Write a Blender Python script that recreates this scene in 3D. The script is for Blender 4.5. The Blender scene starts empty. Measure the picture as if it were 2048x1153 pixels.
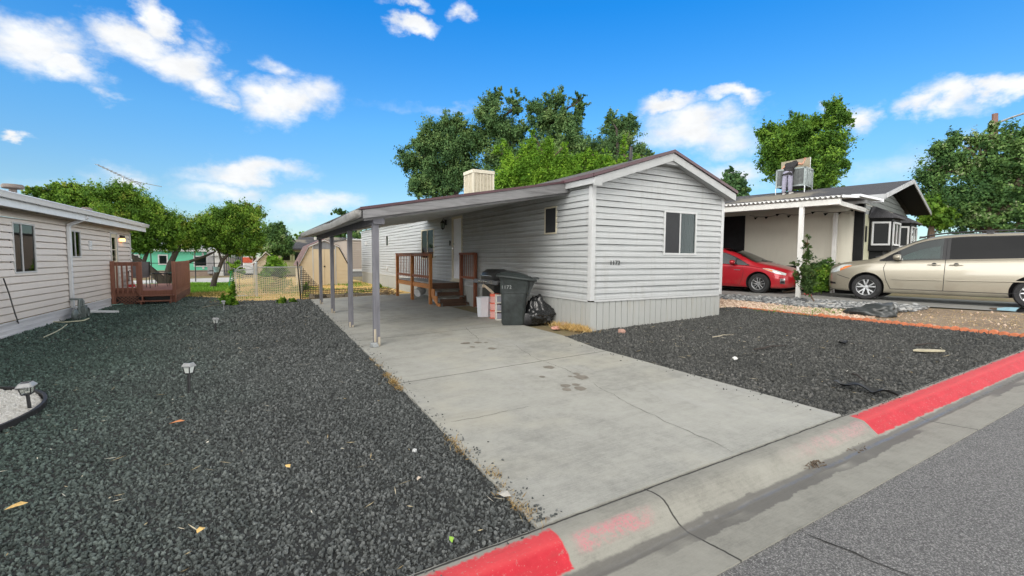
import bpy, bmesh, math, random
import numpy as np
from mathutils import Vector, Matrix
R = math.radians
random.seed(7); RNG = np.random.default_rng(7)
scene = bpy.context.scene
COL = scene.collection

# ------------------------------------------------------------------ camera model
F_PX, CX, CY, CAM_H = 923.0, 1024.0, 576.5, 1.6
_y, _p, _r = R(29.8), R(3.66), R(0.37)
fw0 = np.array([math.sin(_y), math.cos(_y), 0]); rt0 = np.array([math.cos(_y), -math.sin(_y), 0]); up0 = np.array([0, 0, 1.0])
FW = fw0*math.cos(_p) - up0*math.sin(_p); _up = up0*math.cos(_p) + fw0*math.sin(_p)
RT = rt0*math.cos(_r) + _up*math.sin(_r); UP = _up*math.cos(_r) - rt0*math.sin(_r)
CAM = np.array([0, 0, CAM_H])
def ray(u, v): return FW + RT*(u-CX)/F_PX - UP*(v-CY)/F_PX
def onY(u, v, y): d = ray(u, v); return CAM + d*(y/d[1])
def onX(u, v, x): d = ray(u, v); return CAM + d*(x/d[0])
def onZ(u, v, z): d = ray(u, v); return CAM + d*((z-CAM_H)/d[2])
def at(u, v, dist): d = ray(u, v); return CAM + d*(dist/math.hypot(d[0], d[1]))
SL = 0.027
def gz(x):
    if x < -8: return -8*SL
    if x < 10: return x*SL
    if x < 14: return .27+(x-10)*.07
    return .55
def pg(u, v):
    p = onZ(u, v, 0)
    for _ in range(12): p = onZ(u, v, gz(p[0]))
    return p

# ------------------------------------------------------------------ object helpers
def tag(o, label=None, cat=None, group=None, kind=None):
    if label: o['label'] = label
    if cat: o['category'] = cat
    if group: o['group'] = group
    if kind: o['kind'] = kind
    return o
def thing(name, label, cat, loc=(0, 0, 0), rz=0.0, group=None):
    o = bpy.data.objects.new(name, None); COL.objects.link(o)
    o.location = loc; o.rotation_euler = (0, 0, rz); o.empty_display_size = .2
    return tag(o, label, cat, group)
def children(o): return [c for c in bpy.data.objects if c.parent == o]
def copy_tree(o, parent=None):
    c = o.copy(); COL.objects.link(c)
    if parent is not None: c.parent = parent
    for ch in children(o): copy_tree(ch, c)
    return c

class MB:
    def __init__(s, off=(0, 0, 0)):
        s.v = []; s.f = []; s.m = []; s.off = np.array(off, float)
    def add(s, vs, fs, mi=0):
        b = len(s.v); s.v += [tuple(map(float, p)) for p in vs]
        s.f += [tuple(b+i for i in f) for f in fs]; s.m += [mi]*len(fs)
    def box(s, x0, y0, z0, x1, y1, z1, mi=0):
        s.add([(x0,y0,z0),(x1,y0,z0),(x1,y1,z0),(x0,y1,z0),(x0,y0,z1),(x1,y0,z1),(x1,y1,z1),(x0,y1,z1)],
              [(3,2,1,0),(4,5,6,7),(0,1,5,4),(1,2,6,5),(2,3,7,6),(3,0,4,7)], mi)
    def obox(s, o, u, n, s0, s1, t0, t1, h0, h1, mi=0):   # box in a frame: along u, along n, up
        o = np.array(o, float); u = np.array(u, float); n = np.array(n, float); z = np.array([0, 0, 1.])
        P = lambda a, b, c: o+u*a+n*b+z*c
        s.add([P(s0,t0,h0),P(s1,t0,h0),P(s1,t1,h0),P(s0,t1,h0),P(s0,t0,h1),P(s1,t0,h1),P(s1,t1,h1),P(s0,t1,h1)],
              [(3,2,1,0),(4,5,6,7),(0,1,5,4),(1,2,6,5),(2,3,7,6),(3,0,4,7)], mi)
    def ext(s, pts, vec, mi=0):
        n = len(pts); pts = [np.array(p, float) for p in pts]; vec = np.array(vec, float)
        s.add(pts+[p+vec for p in pts], [tuple(range(n-1,-1,-1)), tuple(range(n, 2*n))]+[(i,(i+1)%n,n+(i+1)%n,n+i) for i in range(n)], mi)
    def beam(s, p0, p1, w, h, mi=0, up=(0,0,1)):
        p0 = np.array(p0, float); p1 = np.array(p1, float); d = p1-p0; d = d/np.linalg.norm(d)
        up = np.array(up, float)
        if abs(d@up) > .97: up = np.array([1., 0, 0])
        a = np.cross(d, up); a = a/np.linalg.norm(a); b = np.cross(a, d)
        q = [a*w/2+b*h/2, -a*w/2+b*h/2, -a*w/2-b*h/2, a*w/2-b*h/2]
        s.add([p0+x for x in q]+[p1+x for x in q], [(0,1,2,3),(7,6,5,4)]+[(i,4+i,4+(i+1)%4,(i+1)%4) for i in range(4)], mi)
    def tube(s, pts, r, n=7, mi=0, caps=True):
        pts = [np.array(p, float) for p in pts]; k = len(pts); rr = [r]*k if np.isscalar(r) else list(r)
        vs = []; pa = None
        for i, p in enumerate(pts):
            d = pts[min(i+1, k-1)]-pts[max(i-1, 0)]; d = d/(np.linalg.norm(d)+1e-9)
            if pa is None:
                a = np.cross(d, (0, 0, 1.)) if abs(d[2]) < .9 else np.cross(d, (1., 0, 0))
            else: a = pa-d*(pa@d)
            a = a/(np.linalg.norm(a)+1e-9); pa = a; b = np.cross(d, a)
            vs += [p+(a*math.cos(2*math.pi*j/n)+b*math.sin(2*math.pi*j/n))*rr[i] for j in range(n)]
        fs = [(i*n+j, i*n+(j+1)%n, (i+1)*n+(j+1)%n, (i+1)*n+j) for i in range(k-1) for j in range(n)]
        if caps: fs += [tuple(range(n-1,-1,-1)), tuple((k-1)*n+j for j in range(n))]
        s.add(vs, fs, mi)
    def lathe(s, prof, c=(0,0,0), axis='z', n=24, mi=0):   # prof: (radius, height)
        c = np.array(c, float); vs = []
        for r_, h in prof:
            for j in range(n):
                a = 2*math.pi*j/n; p = (r_*math.cos(a), r_*math.sin(a), h)
                if axis == 'y': p = (p[0], p[2], p[1])
                if axis == 'x': p = (p[2], p[0], p[1])
                vs.append(c+np.array(p))
        k = len(prof)
        s.add(vs, [(i*n+j, i*n+(j+1)%n, (i+1)*n+(j+1)%n, (i+1)*n+j) for i in range(k-1) for j in range(n)], mi)
    def grid(s, fn, nu, nv, mi=0):
        s.add([fn(i/nu, j/nv) for i in range(nu+1) for j in range(nv+1)],
              [(i*(nv+1)+j, (i+1)*(nv+1)+j, (i+1)*(nv+1)+j+1, i*(nv+1)+j+1) for i in range(nu) for j in range(nv)], mi)
    def mesh(s, name, mats):
        me = bpy.data.meshes.new(name)
        if len(s.v):
            vv = np.array(s.v)-s.off
            me.from_pydata(vv.tolist(), [], s.f)
            me.polygons.foreach_set('material_index', s.m)
        for m in (mats if isinstance(mats, (list, tuple)) else [mats]): me.materials.append(m)
        me.update(); return me
    def build(s, name, mats, parent=None, smooth=None, bevel=0, normals=True):
        me = s.mesh(name, mats)
        if normals:
            bm = bmesh.new(); bm.from_mesh(me); bmesh.ops.recalc_face_normals(bm, faces=bm.faces); bm.to_mesh(me); bm.free()
        o = bpy.data.objects.new(name, me); COL.objects.link(o)
        if parent is not None: o.parent = parent
        else:
            if s.off.any(): o.location = tuple(s.off)
        if smooth is not None:
            me.shade_smooth()
            if smooth < 179:
                me.set_sharp_from_angle(angle=R(smooth))
        if bevel:
            b = o.modifiers.new('bevel', 'BEVEL'); b.width = bevel; b.segments = 2; b.limit_method = 'ANGLE'
        return o

def text_mesh(s, size, depth=.004):
    cu = bpy.data.curves.new('txt', 'FONT'); cu.body = s; cu.size = size; cu.extrude = depth/2; cu.align_x = 'LEFT'
    o = bpy.data.objects.new('txt', cu); COL.objects.link(o)
    dg = bpy.context.evaluated_depsgraph_get(); me = bpy.data.meshes.new_from_object(o.evaluated_get(dg))
    bpy.data.objects.remove(o); bpy.data.curves.remove(cu)
    return me

# ------------------------------------------------------------------ node helpers
class NT:
    def __init__(s, nt): s.nt = nt
    def node(s, t, **kw):
        n = s.nt.nodes.new(t)
        for k, v in kw.items(): setattr(n, k, v)
        return n
    def link(s, a, b): s.nt.links.new(a, b)
    def put(s, sock, v):
        if isinstance(v, S): s.link(v.k, sock)
        elif isinstance(v, bpy.types.NodeSocket): s.link(v, sock)
        else: sock.default_value = v
    def math(s, op, a, b=0.0, c=None, clamp=False):
        n = s.node('ShaderNodeMath', operation=op); n.use_clamp = clamp
        s.put(n.inputs[0], a); s.put(n.inputs[1], b)
        if c is not None: s.put(n.inputs[2], c)
        return S(s, n.outputs[0])
    def smooth(s, x, a, b):
        n = s.node('ShaderNodeMapRange', interpolation_type='SMOOTHSTEP')
        s.put(n.inputs[0], x); n.inputs[1].default_value = a; n.inputs[2].default_value = b
        n.inputs[3].default_value = 0; n.inputs[4].default_value = 1
        return S(s, n.outputs[0])
    def lin(s, x, a, b, c, d):
        n = s.node('ShaderNodeMapRange'); s.put(n.inputs[0], x)
        for i, q in enumerate((a, b, c, d)): n.inputs[i+1].default_value = q
        return S(s, n.outputs[0])
    def pos(s):
        g = s.node('ShaderNodeNewGeometry'); return g.outputs['Position']
    def obj(s): return s.node('ShaderNodeTexCoord').outputs['Object']
    def sep(s, v):
        n = s.node('ShaderNodeSeparateXYZ'); s.link(v, n.inputs[0]); return [S(s, o) for o in n.outputs]
    def mapv(s, v, scale=(1,1,1), loc=(0,0,0)):
        n = s.node('ShaderNodeMapping'); s.link(v, n.inputs[0]); n.inputs['Scale'].default_value = scale; n.inputs['Location'].default_value = loc
        return n.outputs[0]
    def noise(s, v, scale, detail=4, rough=.55, dist=0):
        n = s.node('ShaderNodeTexNoise'); s.link(v, n.inputs['Vector']); n.inputs['Scale'].default_value = scale
        n.inputs['Detail'].default_value = detail; n.inputs['Roughness'].default_value = rough; n.inputs['Distortion'].default_value = dist
        return S(s, n.outputs[0])
    def voro(s, v, scale, feature='F1', out=0):
        n = s.node('ShaderNodeTexVoronoi', feature=feature); s.link(v, n.inputs['Vector']); n.inputs['Scale'].default_value = scale
        return S(s, n.outputs[out])
    def mix(s, f, a, b, blend='MIX'):
        n = s.node('ShaderNodeMix', data_type='RGBA', blend_type=blend)
        s.put(n.inputs[0], f)
        for i, q in ((6, a), (7, b)):
            if isinstance(q, (S, bpy.types.NodeSocket)): s.put(n.inputs[i], q)
            else: n.inputs[i].default_value = (*q[:3], 1)
        return n.outputs[2]
    def ramp(s, f, stops):
        n = s.node('ShaderNodeValToRGB'); s.put(n.inputs[0], f); e = n.color_ramp.elements
        while len(e) < len(stops): e.new(.5)
        for k, (p, c) in zip(e, stops): k.position = p; k.color = (*c, 1)
        return n.outputs[0]
    def bump(s, h, strength=.3, dist=.02):
        n = s.node('ShaderNodeBump'); s.put(n.inputs['Height'], h); n.inputs['Strength'].default_value = strength; n.inputs['Distance'].default_value = dist
        return n.outputs[0]
class S:
    def __init__(s, t, k): s.t = t; s.k = k
    def __add__(s, o): return s.t.math('ADD', s, o)
    __radd__ = __add__
    def __sub__(s, o): return s.t.math('SUBTRACT', s, o)
    def __rsub__(s, o): return s.t.math('SUBTRACT', o, s)
    def __mul__(s, o): return s.t.math('MULTIPLY', s, o)
    __rmul__ = __mul__
    def __truediv__(s, o): return s.t.math('DIVIDE', s, o)
    def abs(s): return s.t.math('ABSOLUTE', s)
    def max(s, o): return s.t.math('MAXIMUM', s, o)
    def min(s, o): return s.t.math('MINIMUM', s, o)
    def pow(s, o): return s.t.math('POWER', s, o)
    def sqrt(s): return s.t.math('SQRT', s)
    def frac(s): return s.t.math('FRACT', s)
    def clamp(s): return s.t.math('ADD', s, 0.0, clamp=True)

def newmat(name):
    m = bpy.data.materials.new(name); m.use_nodes = True; nt = m.node_tree
    t = NT(nt); b = nt.nodes['Principled BSDF']; return m, t, b
def mat(name, col, rough=.6, metal=0.0, var=.18, scale=6.0, bump=0.0, bscale=60.0, coat=0.0, spec=.5, stretch=(1,1,1), col2=None, emit=None):
    m, t, b = newmat(name); v = t.mapv(t.obj(), stretch)
    n1 = t.noise(v, scale, 5, .6); n2 = t.noise(v, scale*5.3, 3, .6)
    f = (n1*.7+n2*.3)
    lo = tuple(c*(1-var) for c in col); hi = tuple(min(1, c*(1+var)) for c in (col2 or col))
    b.inputs['Base Color'].default_value = (*col, 1)
    t.link(t.ramp(f, [(.3, lo), (.7, hi)]), b.inputs['Base Color'])
    t.put(b.inputs['Roughness'], t.lin(n2, .3, .7, max(0, rough-.06), min(1, rough+.06)))
    b.inputs['Metallic'].default_value = metal; b.inputs['Coat Weight'].default_value = coat; b.inputs['Coat Roughness'].default_value = .06
    b.inputs['Specular IOR Level'].default_value = spec
    if bump:
        t.link(t.bump(t.noise(v, bscale, 4), bump, .01), b.inputs['Normal'])
    if emit:
        b.inputs['Emission Color'].default_value = (*emit[0], 1); b.inputs['Emission Strength'].default_value = emit[1]
    return m
def wood(name, col, axis='x', rough=.75, var=.3, dark=(.5,.5,.5)):
    m, t, b = newmat(name); sc = {'x': (1.2,14,14), 'y': (14,1.2,14), 'z': (14,14,1.2)}[axis]
    v = t.mapv(t.obj(), sc); n = t.noise(v, 1.6, 6, .65, .6); n2 = t.noise(t.obj(), 2.1, 3)
    c = t.ramp(n*.75+n2*.25, [(.28, tuple(x*(1-var)*.8 for x in col)), (.5, col), (.75, tuple(min(1, x*(1+var)) for x in col))])
    t.link(c, b.inputs['Base Color']); b.inputs['Roughness'].default_value = rough
    t.link(t.bump(n, .25, .006), b.inputs['Normal']); return m
def glass(name, tint=(.75,.85,.82), refl=.35, rough=.02, ior=1.45):
    m = bpy.data.materials.new(name); m.use_nodes = True; nt = m.node_tree; nt.nodes.clear(); t = NT(nt)
    o = t.node('ShaderNodeOutputMaterial'); tr = t.node('ShaderNodeBsdfTransparent'); gl = t.node('ShaderNodeBsdfGlossy')
    tr.inputs[0].default_value = (*tint, 1); gl.inputs['Roughness'].default_value = rough; gl.inputs['Color'].default_value = (1,1,1,1)
    fr = t.node('ShaderNodeFresnel'); fr.inputs[0].default_value = ior
    mx = t.node('ShaderNodeMixShader'); f = (S(t, fr.outputs[0])*(1-refl)+refl).clamp()
    t.link(f.k, mx.inputs[0]); t.link(tr.outputs[0], mx.inputs[1]); t.link(gl.outputs[0], mx.inputs[2]); t.link(mx.outputs[0], o.inputs[0])
    return m
EXPOSURE, CLOUD, FILL_DECK = 0.75, (6.1, 6.2, 6.3), (10.0, 10.0, 9.9)

# ------------------------------------------------------------------ camera, light, sky
cd = bpy.data.cameras.new('camera'); cam = bpy.data.objects.new('camera', cd); COL.objects.link(cam); scene.camera = cam
cd.sensor_width = 36.0; cd.lens = 36.0*F_PX/2048; cd.clip_end = 5000; cd.clip_start = .05
M = Matrix(((RT[0], UP[0], -FW[0], 0), (RT[1], UP[1], -FW[1], 0), (RT[2], UP[2], -FW[2], CAM_H), (0, 0, 0, 1)))
cam.matrix_world = M
SUN_EL, SUN_AZ = 42.0, 228.0      # compass style: measured from +Y towards +X
sd = bpy.data.lights.new('sun', 'SUN'); sd.energy = 1.45; sd.angle = R(34); sd.color = (1.0, .95, .88)
sun = bpy.data.objects.new('sun', sd); COL.objects.link(sun)
sv = Vector((math.sin(R(SUN_AZ))*math.cos(R(SUN_EL)), math.cos(R(SUN_AZ))*math.cos(R(SUN_EL)), math.sin(R(SUN_EL))))
sun.rotation_euler = sv.to_track_quat('Z', 'Y').to_euler(); sun.location = (-8, -8, 25)

w = bpy.data.worlds.new("World"); scene.world = w; w.use_nodes = True
t = NT(w.node_tree); bg = w.node_tree.nodes['Background']
sky = t.node('ShaderNodeTexSky', sky_type='NISHITA'); sky.sun_disc = False; sky.sun_elevation = R(SUN_EL); sky.sun_rotation = R(SUN_AZ)
sky.air_density = 1.0; sky.dust_density = .3; sky.ozone_density = 2.0
dirv = t.node('ShaderNodeTexCoord').outputs['Generated']
dx, dy, dz = t.sep(dirv)
# clear sky, deep and saturated
tint = t.ramp((dz*2.0).clamp(), [(.12, (.84*.33, 1.03*.33, 1.15*.33)), (.26, (.78*.33, 1.08*.33, 1.23*.33)), (.5, (.60*.33, 1.26*.33, 1.62*.33)), (.92, (.13*.33, 1.20*.33, 2.06*.33))])
skyc = t.mix(1.0, t.mix(1.0, sky.outputs[0], tint, 'MULTIPLY'), (2.12, 2.12, 2.12), 'MULTIPLY')
# warp for ragged edges
wn = t.node('ShaderNodeTexNoise'); t.link(t.mapv(dirv, (1, 1, 1.6)), wn.inputs['Vector']); wn.inputs['Scale'].default_value = 9; wn.inputs['Detail'].default_value = 6; wn.inputs['Roughness'].default_value = .6
ws = t.node('ShaderNodeVectorMath', operation='SUBTRACT'); t.link(wn.outputs['Color'], ws.inputs[0]); ws.inputs[1].default_value = (.5, .5, .5)
wm = t.node('ShaderNodeVectorMath', operation='MULTIPLY_ADD'); t.link(ws.outputs[0], wm.inputs[0]); wm.inputs[1].default_value = (.16, .16, .10); t.link(dirv, wm.inputs[2])
wdir = wm.outputs[0]
BLOBS = [  # centre u, v and half sizes in pixels of the photograph, tilt, strength: each becomes a direction in the sky dome
 (60,80,125,62,22,1),(150,135,85,40,30,1),(255,72,82,48,10,1),(310,38,45,36,-20,.9),(345,118,95,50,30,1),(415,168,62,36,22,.85),(578,206,108,45,-3,1),(440,205,45,14,0,.5),(548,138,45,24,20,.55),(395,75,22,22,0,.3),
 (500,345,125,36,0,1),(470,390,100,26,6,.6),(640,410,95,26,-6,.65),(240,360,75,32,0,.5),(120,385,90,25,0,.4),(822,48,52,24,5,1),(915,22,32,20,10,.6),(800,3,45,12,0,.55),(12,278,26,13,0,.8),
 (215,190,34,12,0,.4),(1340,212,90,26,0,1),(1400,266,135,58,4,1),(1465,197,62,21,4,.85),(1470,350,120,40,-10,.7),(1718,236,45,32,-10,.9),(1640,226,18,12,0,.4),
 (1905,198,80,34,8,1),(1845,215,50,20,0,.7),(2005,176,58,33,-10,1),(1800,330,140,35,-14,.25),(900,215,130,8,0,.16)]
acc = None
for (u, v, a, b_, tl, stg) in BLOBS:
    c = ray(u, v); n_ = np.linalg.norm(c); c = c/n_
    k = F_PX*n_; tr_ = math.radians(tl)
    e1 = RT-c*(RT@c); e1 /= np.linalg.norm(e1); e2 = np.cross(c, e1); e2 = e2 if e2@UP > 0 else -e2
    t1 = (e1*math.cos(tr_)-e2*math.sin(tr_))/(a/k); t2 = (e1*math.sin(tr_)+e2*math.cos(tr_))/(b_/k)
    d1 = t.node('ShaderNodeVectorMath', operation='DOT_PRODUCT'); t.link(wdir, d1.inputs[0]); d1.inputs[1].default_value = tuple(t1)
    d2 = t.node('ShaderNodeVectorMath', operation='DOT_PRODUCT'); t.link(wdir, d2.inputs[0]); d2.inputs[1].default_value = tuple(t2)
    A = S(t, d1.outputs['Value'])-float(t1@c); B = S(t, d2.outputs['Value'])-float(t2@c)
    q = (1.0-(A*A+B*B).sqrt())*stg
    acc = q if acc is None else acc.max(q)
front = dx*float(fw0[0])+dy*float(fw0[1])
acc = acc*t.smooth(front, 0.0, .25)          # the mapped clouds stand in front of the camera only
n1 = t.noise(t.mapv(dirv, (1, 1, 1.5)), 22, 6, .62)
n1b = t.noise(t.mapv(dirv, (1, 1, 1.8)), 7, 4, .55)
dens = t.smooth(acc+(n1-.5)*.44+(n1b-.5)*.36, -.10, .74)
# cloud deck added overhead and behind (never in this frame) as neutral fill light
fh = front/(dx*dx+dy*dy+1e-6).sqrt()
over = t.smooth(dz, .52, .66).max((1.0-t.smooth(fh, .42, .58))*t.smooth(dz, -.04, .02))
n2 = t.noise(dirv, 3.0, 5, .6)
deck = over
dkb = t.lin(n2, .3, .6, .78, 1.0)*t.lin(dz, 0.0, .5, 2.5, .56)*t.lin(dx.abs(), .35, .95, .50, 1.9)*t.lin(dx, .3, .9, 1.0, 1.4)  # added deck brightened low down, most to east and west, to fill the walls
dkc = t.node('ShaderNodeMix', data_type='RGBA', blend_type='MULTIPLY'); dkc.inputs[0].default_value = 1; dkc.inputs[6].default_value = (*FILL_DECK, 1); dkm = t.node('ShaderNodeCombineColor'); [t.link(dkb.k, dkm.inputs[i]) for i in range(3)]; t.link(dkm.outputs[0], dkc.inputs[7])
shade = t.lin(t.noise(t.mapv(dirv, (1, 1, 2)), 14, 5, .6), .3, .7, .86, 1.04)
cl = t.node('ShaderNodeMix', data_type='RGBA', blend_type='MULTIPLY'); cl.inputs[0].default_value = 1; cl.inputs[6].default_value = (*CLOUD, 1)
cmb = t.node('ShaderNodeCombineColor'); [t.link(shade.k, cmb.inputs[i]) for i in range(3)]; t.link(cmb.outputs[0], cl.inputs[7])
c1 = t.mix(dens, skyc, cl.outputs[2])
c2 = t.mix(deck, c1, dkc.outputs[2])
t.link(c2, bg.inputs['Color']); bg.inputs['Strength'].default_value = .1
w.cycles.sampling_method = 'MANUAL'; w.cycles.sample_map_resolution = 512
vs = scene.view_settings; vs.view_transform = 'Standard'; vs.look = 'None'; vs.exposure = EXPOSURE; vs.gamma = 1; vs.use_curve_mapping = False
scene.cycles.max_bounces = 9; scene.cycles.diffuse_bounces = 6; scene.cycles.glossy_bounces = 3; scene.cycles.transparent_max_bounces = 12
scene.cycles.use_denoising = True; scene.cycles.use_adaptive_sampling = True; scene.cycles.adaptive_threshold = .015; scene.cycles.caustics_reflective = False; scene.cycles.caustics_refractive = False

# ------------------------------------------------------------------ ground materials
def m_concrete(name, base=(.328,.327,.296), joints=(), xjoints=(), stains=True, kerb=False, red=(.47,.012,.026)):
    m, t, b = newmat(name); p = t.pos(); x, y, z = t.sep(p)
    big = t.noise(p, .55, 4, .6); mid = t.noise(p, 3.2, 6, .7); fine = t.noise(p, 90, 3, .7); broom = t.noise(t.mapv(p, (3, 55, 1)), 1.6, 3, .6)
    grit = t.noise(p, 14, 5, .75); f = big*.30+mid*.26+fine*.13+broom*.13+grit*.18
    dark = tuple(c*.60 for c in base); lite = tuple(min(1, c*1.22) for c in base)
    c = t.ramp(f, [(.365, dark), (.5, base), (.63, lite)])
    rough = None
    if stains:
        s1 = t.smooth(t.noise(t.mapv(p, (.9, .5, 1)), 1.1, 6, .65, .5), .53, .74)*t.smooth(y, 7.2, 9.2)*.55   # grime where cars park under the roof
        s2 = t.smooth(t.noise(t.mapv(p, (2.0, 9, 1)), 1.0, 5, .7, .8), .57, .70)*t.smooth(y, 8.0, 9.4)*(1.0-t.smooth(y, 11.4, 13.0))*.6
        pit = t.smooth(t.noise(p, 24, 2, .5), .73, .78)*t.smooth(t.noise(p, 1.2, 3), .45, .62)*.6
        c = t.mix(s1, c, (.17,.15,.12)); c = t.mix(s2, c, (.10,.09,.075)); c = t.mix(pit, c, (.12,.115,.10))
        s3 = t.smooth(t.noise(t.mapv(p, (.35, 2.2, 1)), 1.3, 5, .65, .4), .50, .66)*.22; c = t.mix(s3, c, (.165,.162,.145)); s4 = t.smooth(t.noise(t.mapv(p, (2.4, .5, 1)), .9, 5, .6, .3), .54, .70)*.35; c = t.mix(s4, c, (.40,.40,.385))
        warm = t.smooth(t.noise(p, .8, 4), .5, .7)*.3; c = t.mix(warm, c, (.42,.39,.30))
    jn = (t.noise(p, 7, 3)-.5)*.03
    for yj in joints: c = t.mix(1.0-t.smooth((y-yj+jn).abs(), .004, .012), c, (.03,.028,.024))
    for xj in xjoints: c = t.mix(1.0-t.smooth((x-xj+jn).abs(), .003, .010), c, (.03,.028,.024))
    if kerb:
        e = (t.noise(p, 12, 4)-.5)*.035
        speck = t.smooth(t.noise(p, 48, 4, .75), .60, .66).max(t.smooth(t.noise(t.mapv(p, (1, 3, 3)), 16, 5, .75), .64, .70)*.7)
        mask = (1.0-t.smooth(x+e, 1.46, 1.475)).max(t.smooth(x+e, 4.86, 4.875))*t.smooth(y+e*1.2, 1.865, 1.88)
        mask = mask*(1.0-t.smooth(y+(t.noise(p, 30, 4)-.5)*.10, 2.085, 2.12))
        rc = t.ramp(t.noise(p, 6, 5, .7), [(.3, tuple(q*.86 for q in red)), (.7, (.53,.022,.038))])
        top = t.smooth(y, 1.965, 2.0)
        rc = t.mix(top*.5, rc, (.62,.075,.08)); rc = t.mix(t.smooth(t.noise(t.mapv(p, (.6, 5, 5)), 5, 6, .7), .50, .70)*.30, rc, (.22,.05,.045))
        c = t.mix(mask*(1.0-speck*.5), c, rc)
        fd = t.smooth(t.noise(p, 9, 6, .75), .36, .60)*t.smooth(t.noise(p, 75, 4, .75), .40, .52)
        f1 = t.smooth(x, 1.5, 1.6)*(1.0-t.smooth(x, 1.95, 2.2))*t.smooth(y, 1.90, 1.93)*(1.0-t.smooth(y, 1.98, 2.03))
        f2 = t.smooth(x, 3.4, 4.4)*(1.0-t.smooth(x, 4.8, 4.86))*t.smooth(y, 1.90, 1.94)*(1.0-t.smooth(y, 1.99, 2.05))
        c = t.mix(f1*fd*.75, c, (.50,.16,.19)); c = t.mix(f2*fd*.45, c, (.50,.22,.25))
        wn_ = (t.noise(p, 3.3, 5, .7)-.5)*.16
        wet = 1.0-t.smooth((y-1.815+wn_*.45).abs(), .035, .055)
        wet2 = (1.0-t.smooth((y-1.775+wn_).abs(), .07, .085))*t.smooth(t.noise(p, .7, 3), .42, .5)
        wet = wet.max(wet2)
        c = t.mix(wet*.72, c, (.085,.08,.075))
        b.inputs['Coat Roughness'].default_value = .04
        t.put(b.inputs['Coat Weight'], wet*(1.0-t.smooth((y-1.812+wn_*.35).abs(), .004, .022))*t.smooth(t.noise(p, 21, 4, .7), .40, .56)*.8)
    t.link(c, b.inputs['Base Color']); b.inputs['Roughness'].default_value = .82
    t.link(t.bump(fine*.6+broom*.4+mid*.6, .35, .006), b.inputs['Normal'])
    return m
def m_asphalt():
    m, t, b = newmat('old_asphalt'); p = t.pos(); x, y, z = t.sep(p)
    ag = t.voro(p, 130); tone = t.noise(p, .6, 4); spk = t.noise(p, 170, 2)
    cell = t.node('ShaderNodeTexVoronoi'); t.link(p, cell.inputs['Vector']); cell.inputs['Scale'].default_value = 130
    g = S(t, t.sep(cell.outputs['Color'])[0].k)
    c = t.ramp(g*.55+spk*.25+tone*.2, [(.15, (.06,.06,.061)), (.45, (.165,.163,.161)), (.68, (.24,.237,.233)), (.95, (.50,.49,.47))])
    c = t.mix(t.smooth(ag, .35, .62)*.55, c, (.03,.03,.03))
    t.link(c, b.inputs['Base Color']); b.inputs['Roughness'].default_value = .85
    t.link(t.bump(1.0-ag, .5, .006), b.inputs['Normal']); return m
def m_dirt(name, stops, scale=9, bump=.5):
    m, t, b = newmat(name); p = t.pos()
    n = t.noise(p, scale, 6, .7); n2 = t.noise(p, scale*.12, 4, .6); n3 = t.noise(p, scale*9, 3, .7)
    f = n*.4+n2*.35+n3*.25
    c = t.ramp(f, stops)
    t.link(c, b.inputs['Base Color']); b.inputs['Roughness'].default_value = .95
    t.link(t.bump(n+n3, bump, .03), b.inputs['Normal']); return m
M_ground = m_dirt('dry_soil', [(.3,(.13,.10,.06)),(.5,(.23,.18,.10)),(.62,(.12,.15,.05)),(.75,(.30,.24,.14))])
M_gravelbase = m_dirt('lava_rock_base', [(.3,(.016,.018,.018)),(.5,(.052,.056,.055)),(.7,(.095,.10,.098))], 30, .9)
M_straw = m_dirt('straw_ground', [(.32,(.26,.20,.08)),(.45,(.55,.38,.14)),(.58,(.82,.60,.25)),(.75,(.90,.72,.38))], 7)
M_lawn = m_dirt('lawn_ground', [(.3,(.05,.13,.012)),(.5,(.11,.27,.02)),(.7,(.19,.38,.04))], 6)
M_soil = m_dirt('bare_soil', [(.36,(.17,.125,.085)),(.5,(.32,.245,.175)),(.63,(.46,.37,.27))], 8, .9)
M_pinkbase = m_dirt('pink_gravel_base', [(.3,(.18,.12,.08)),(.5,(.42,.30,.21)),(.7,(.60,.45,.35))], 25, .8)
M_conc = m_concrete('driveway_concrete', joints=(5.55, 8.76, 11.35))
M_conc2 = m_concrete('old_concrete', base=(.27,.27,.255), stains=False)
M_pad = m_concrete('pale_concrete', base=(.50,.50,.49), stains=False)
M_kerb = m_concrete('kerb_concrete', base=(.255,.250,.218), joints=(2.145,), xjoints=(2.27, 5.72, 8.75, -1.2), stains=False, kerb=True)
M_asph = m_asphalt()
M_crack = mat('crack', (.02,.019,.017), .95, var=.3)

# ------------------------------------------------------------------ ground sheets
def sheet(name, poly, dz, mats, kind='structure', thick=0, extra=()):
    bm = bmesh.new(); vs = [bm.verts.new((p[0], p[1], 0)) for p in poly]; bm.faces.new(vs)
    for xb in (-8, 10, 14)+tuple(extra):
        bmesh.ops.bisect_plane(bm, geom=bm.verts[:]+bm.edges[:]+bm.faces[:], plane_co=(xb, 0, 0), plane_no=(1, 0, 0))
    if thick:
        ex = bmesh.ops.extrude_face_region(bm, geom=bm.faces[:])
        for v in [g for g in ex['geom'] if isinstance(g, bmesh.types.BMVert)]: v.co.z = 1
    for v in bm.verts: v.co.z = gz(v.co.x)+(dz if (not thick or v.co.z > .5) else dz-thick)
    bmesh.ops.recalc_face_normals(bm, faces=bm.faces)
    if not thick:
        for f in bm.faces:
            if f.normal.z < 0: f.normal_flip()
    me = bpy.data.meshes.new(name); bm.to_mesh(me); bm.free()
    for m in (mats if isinstance(mats, list) else [mats]): me.materials.append(m)
    o = bpy.data.objects.new(name, me); COL.objects.link(o); return tag(o, kind=kind) if kind else o
BIG = 900
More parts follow.
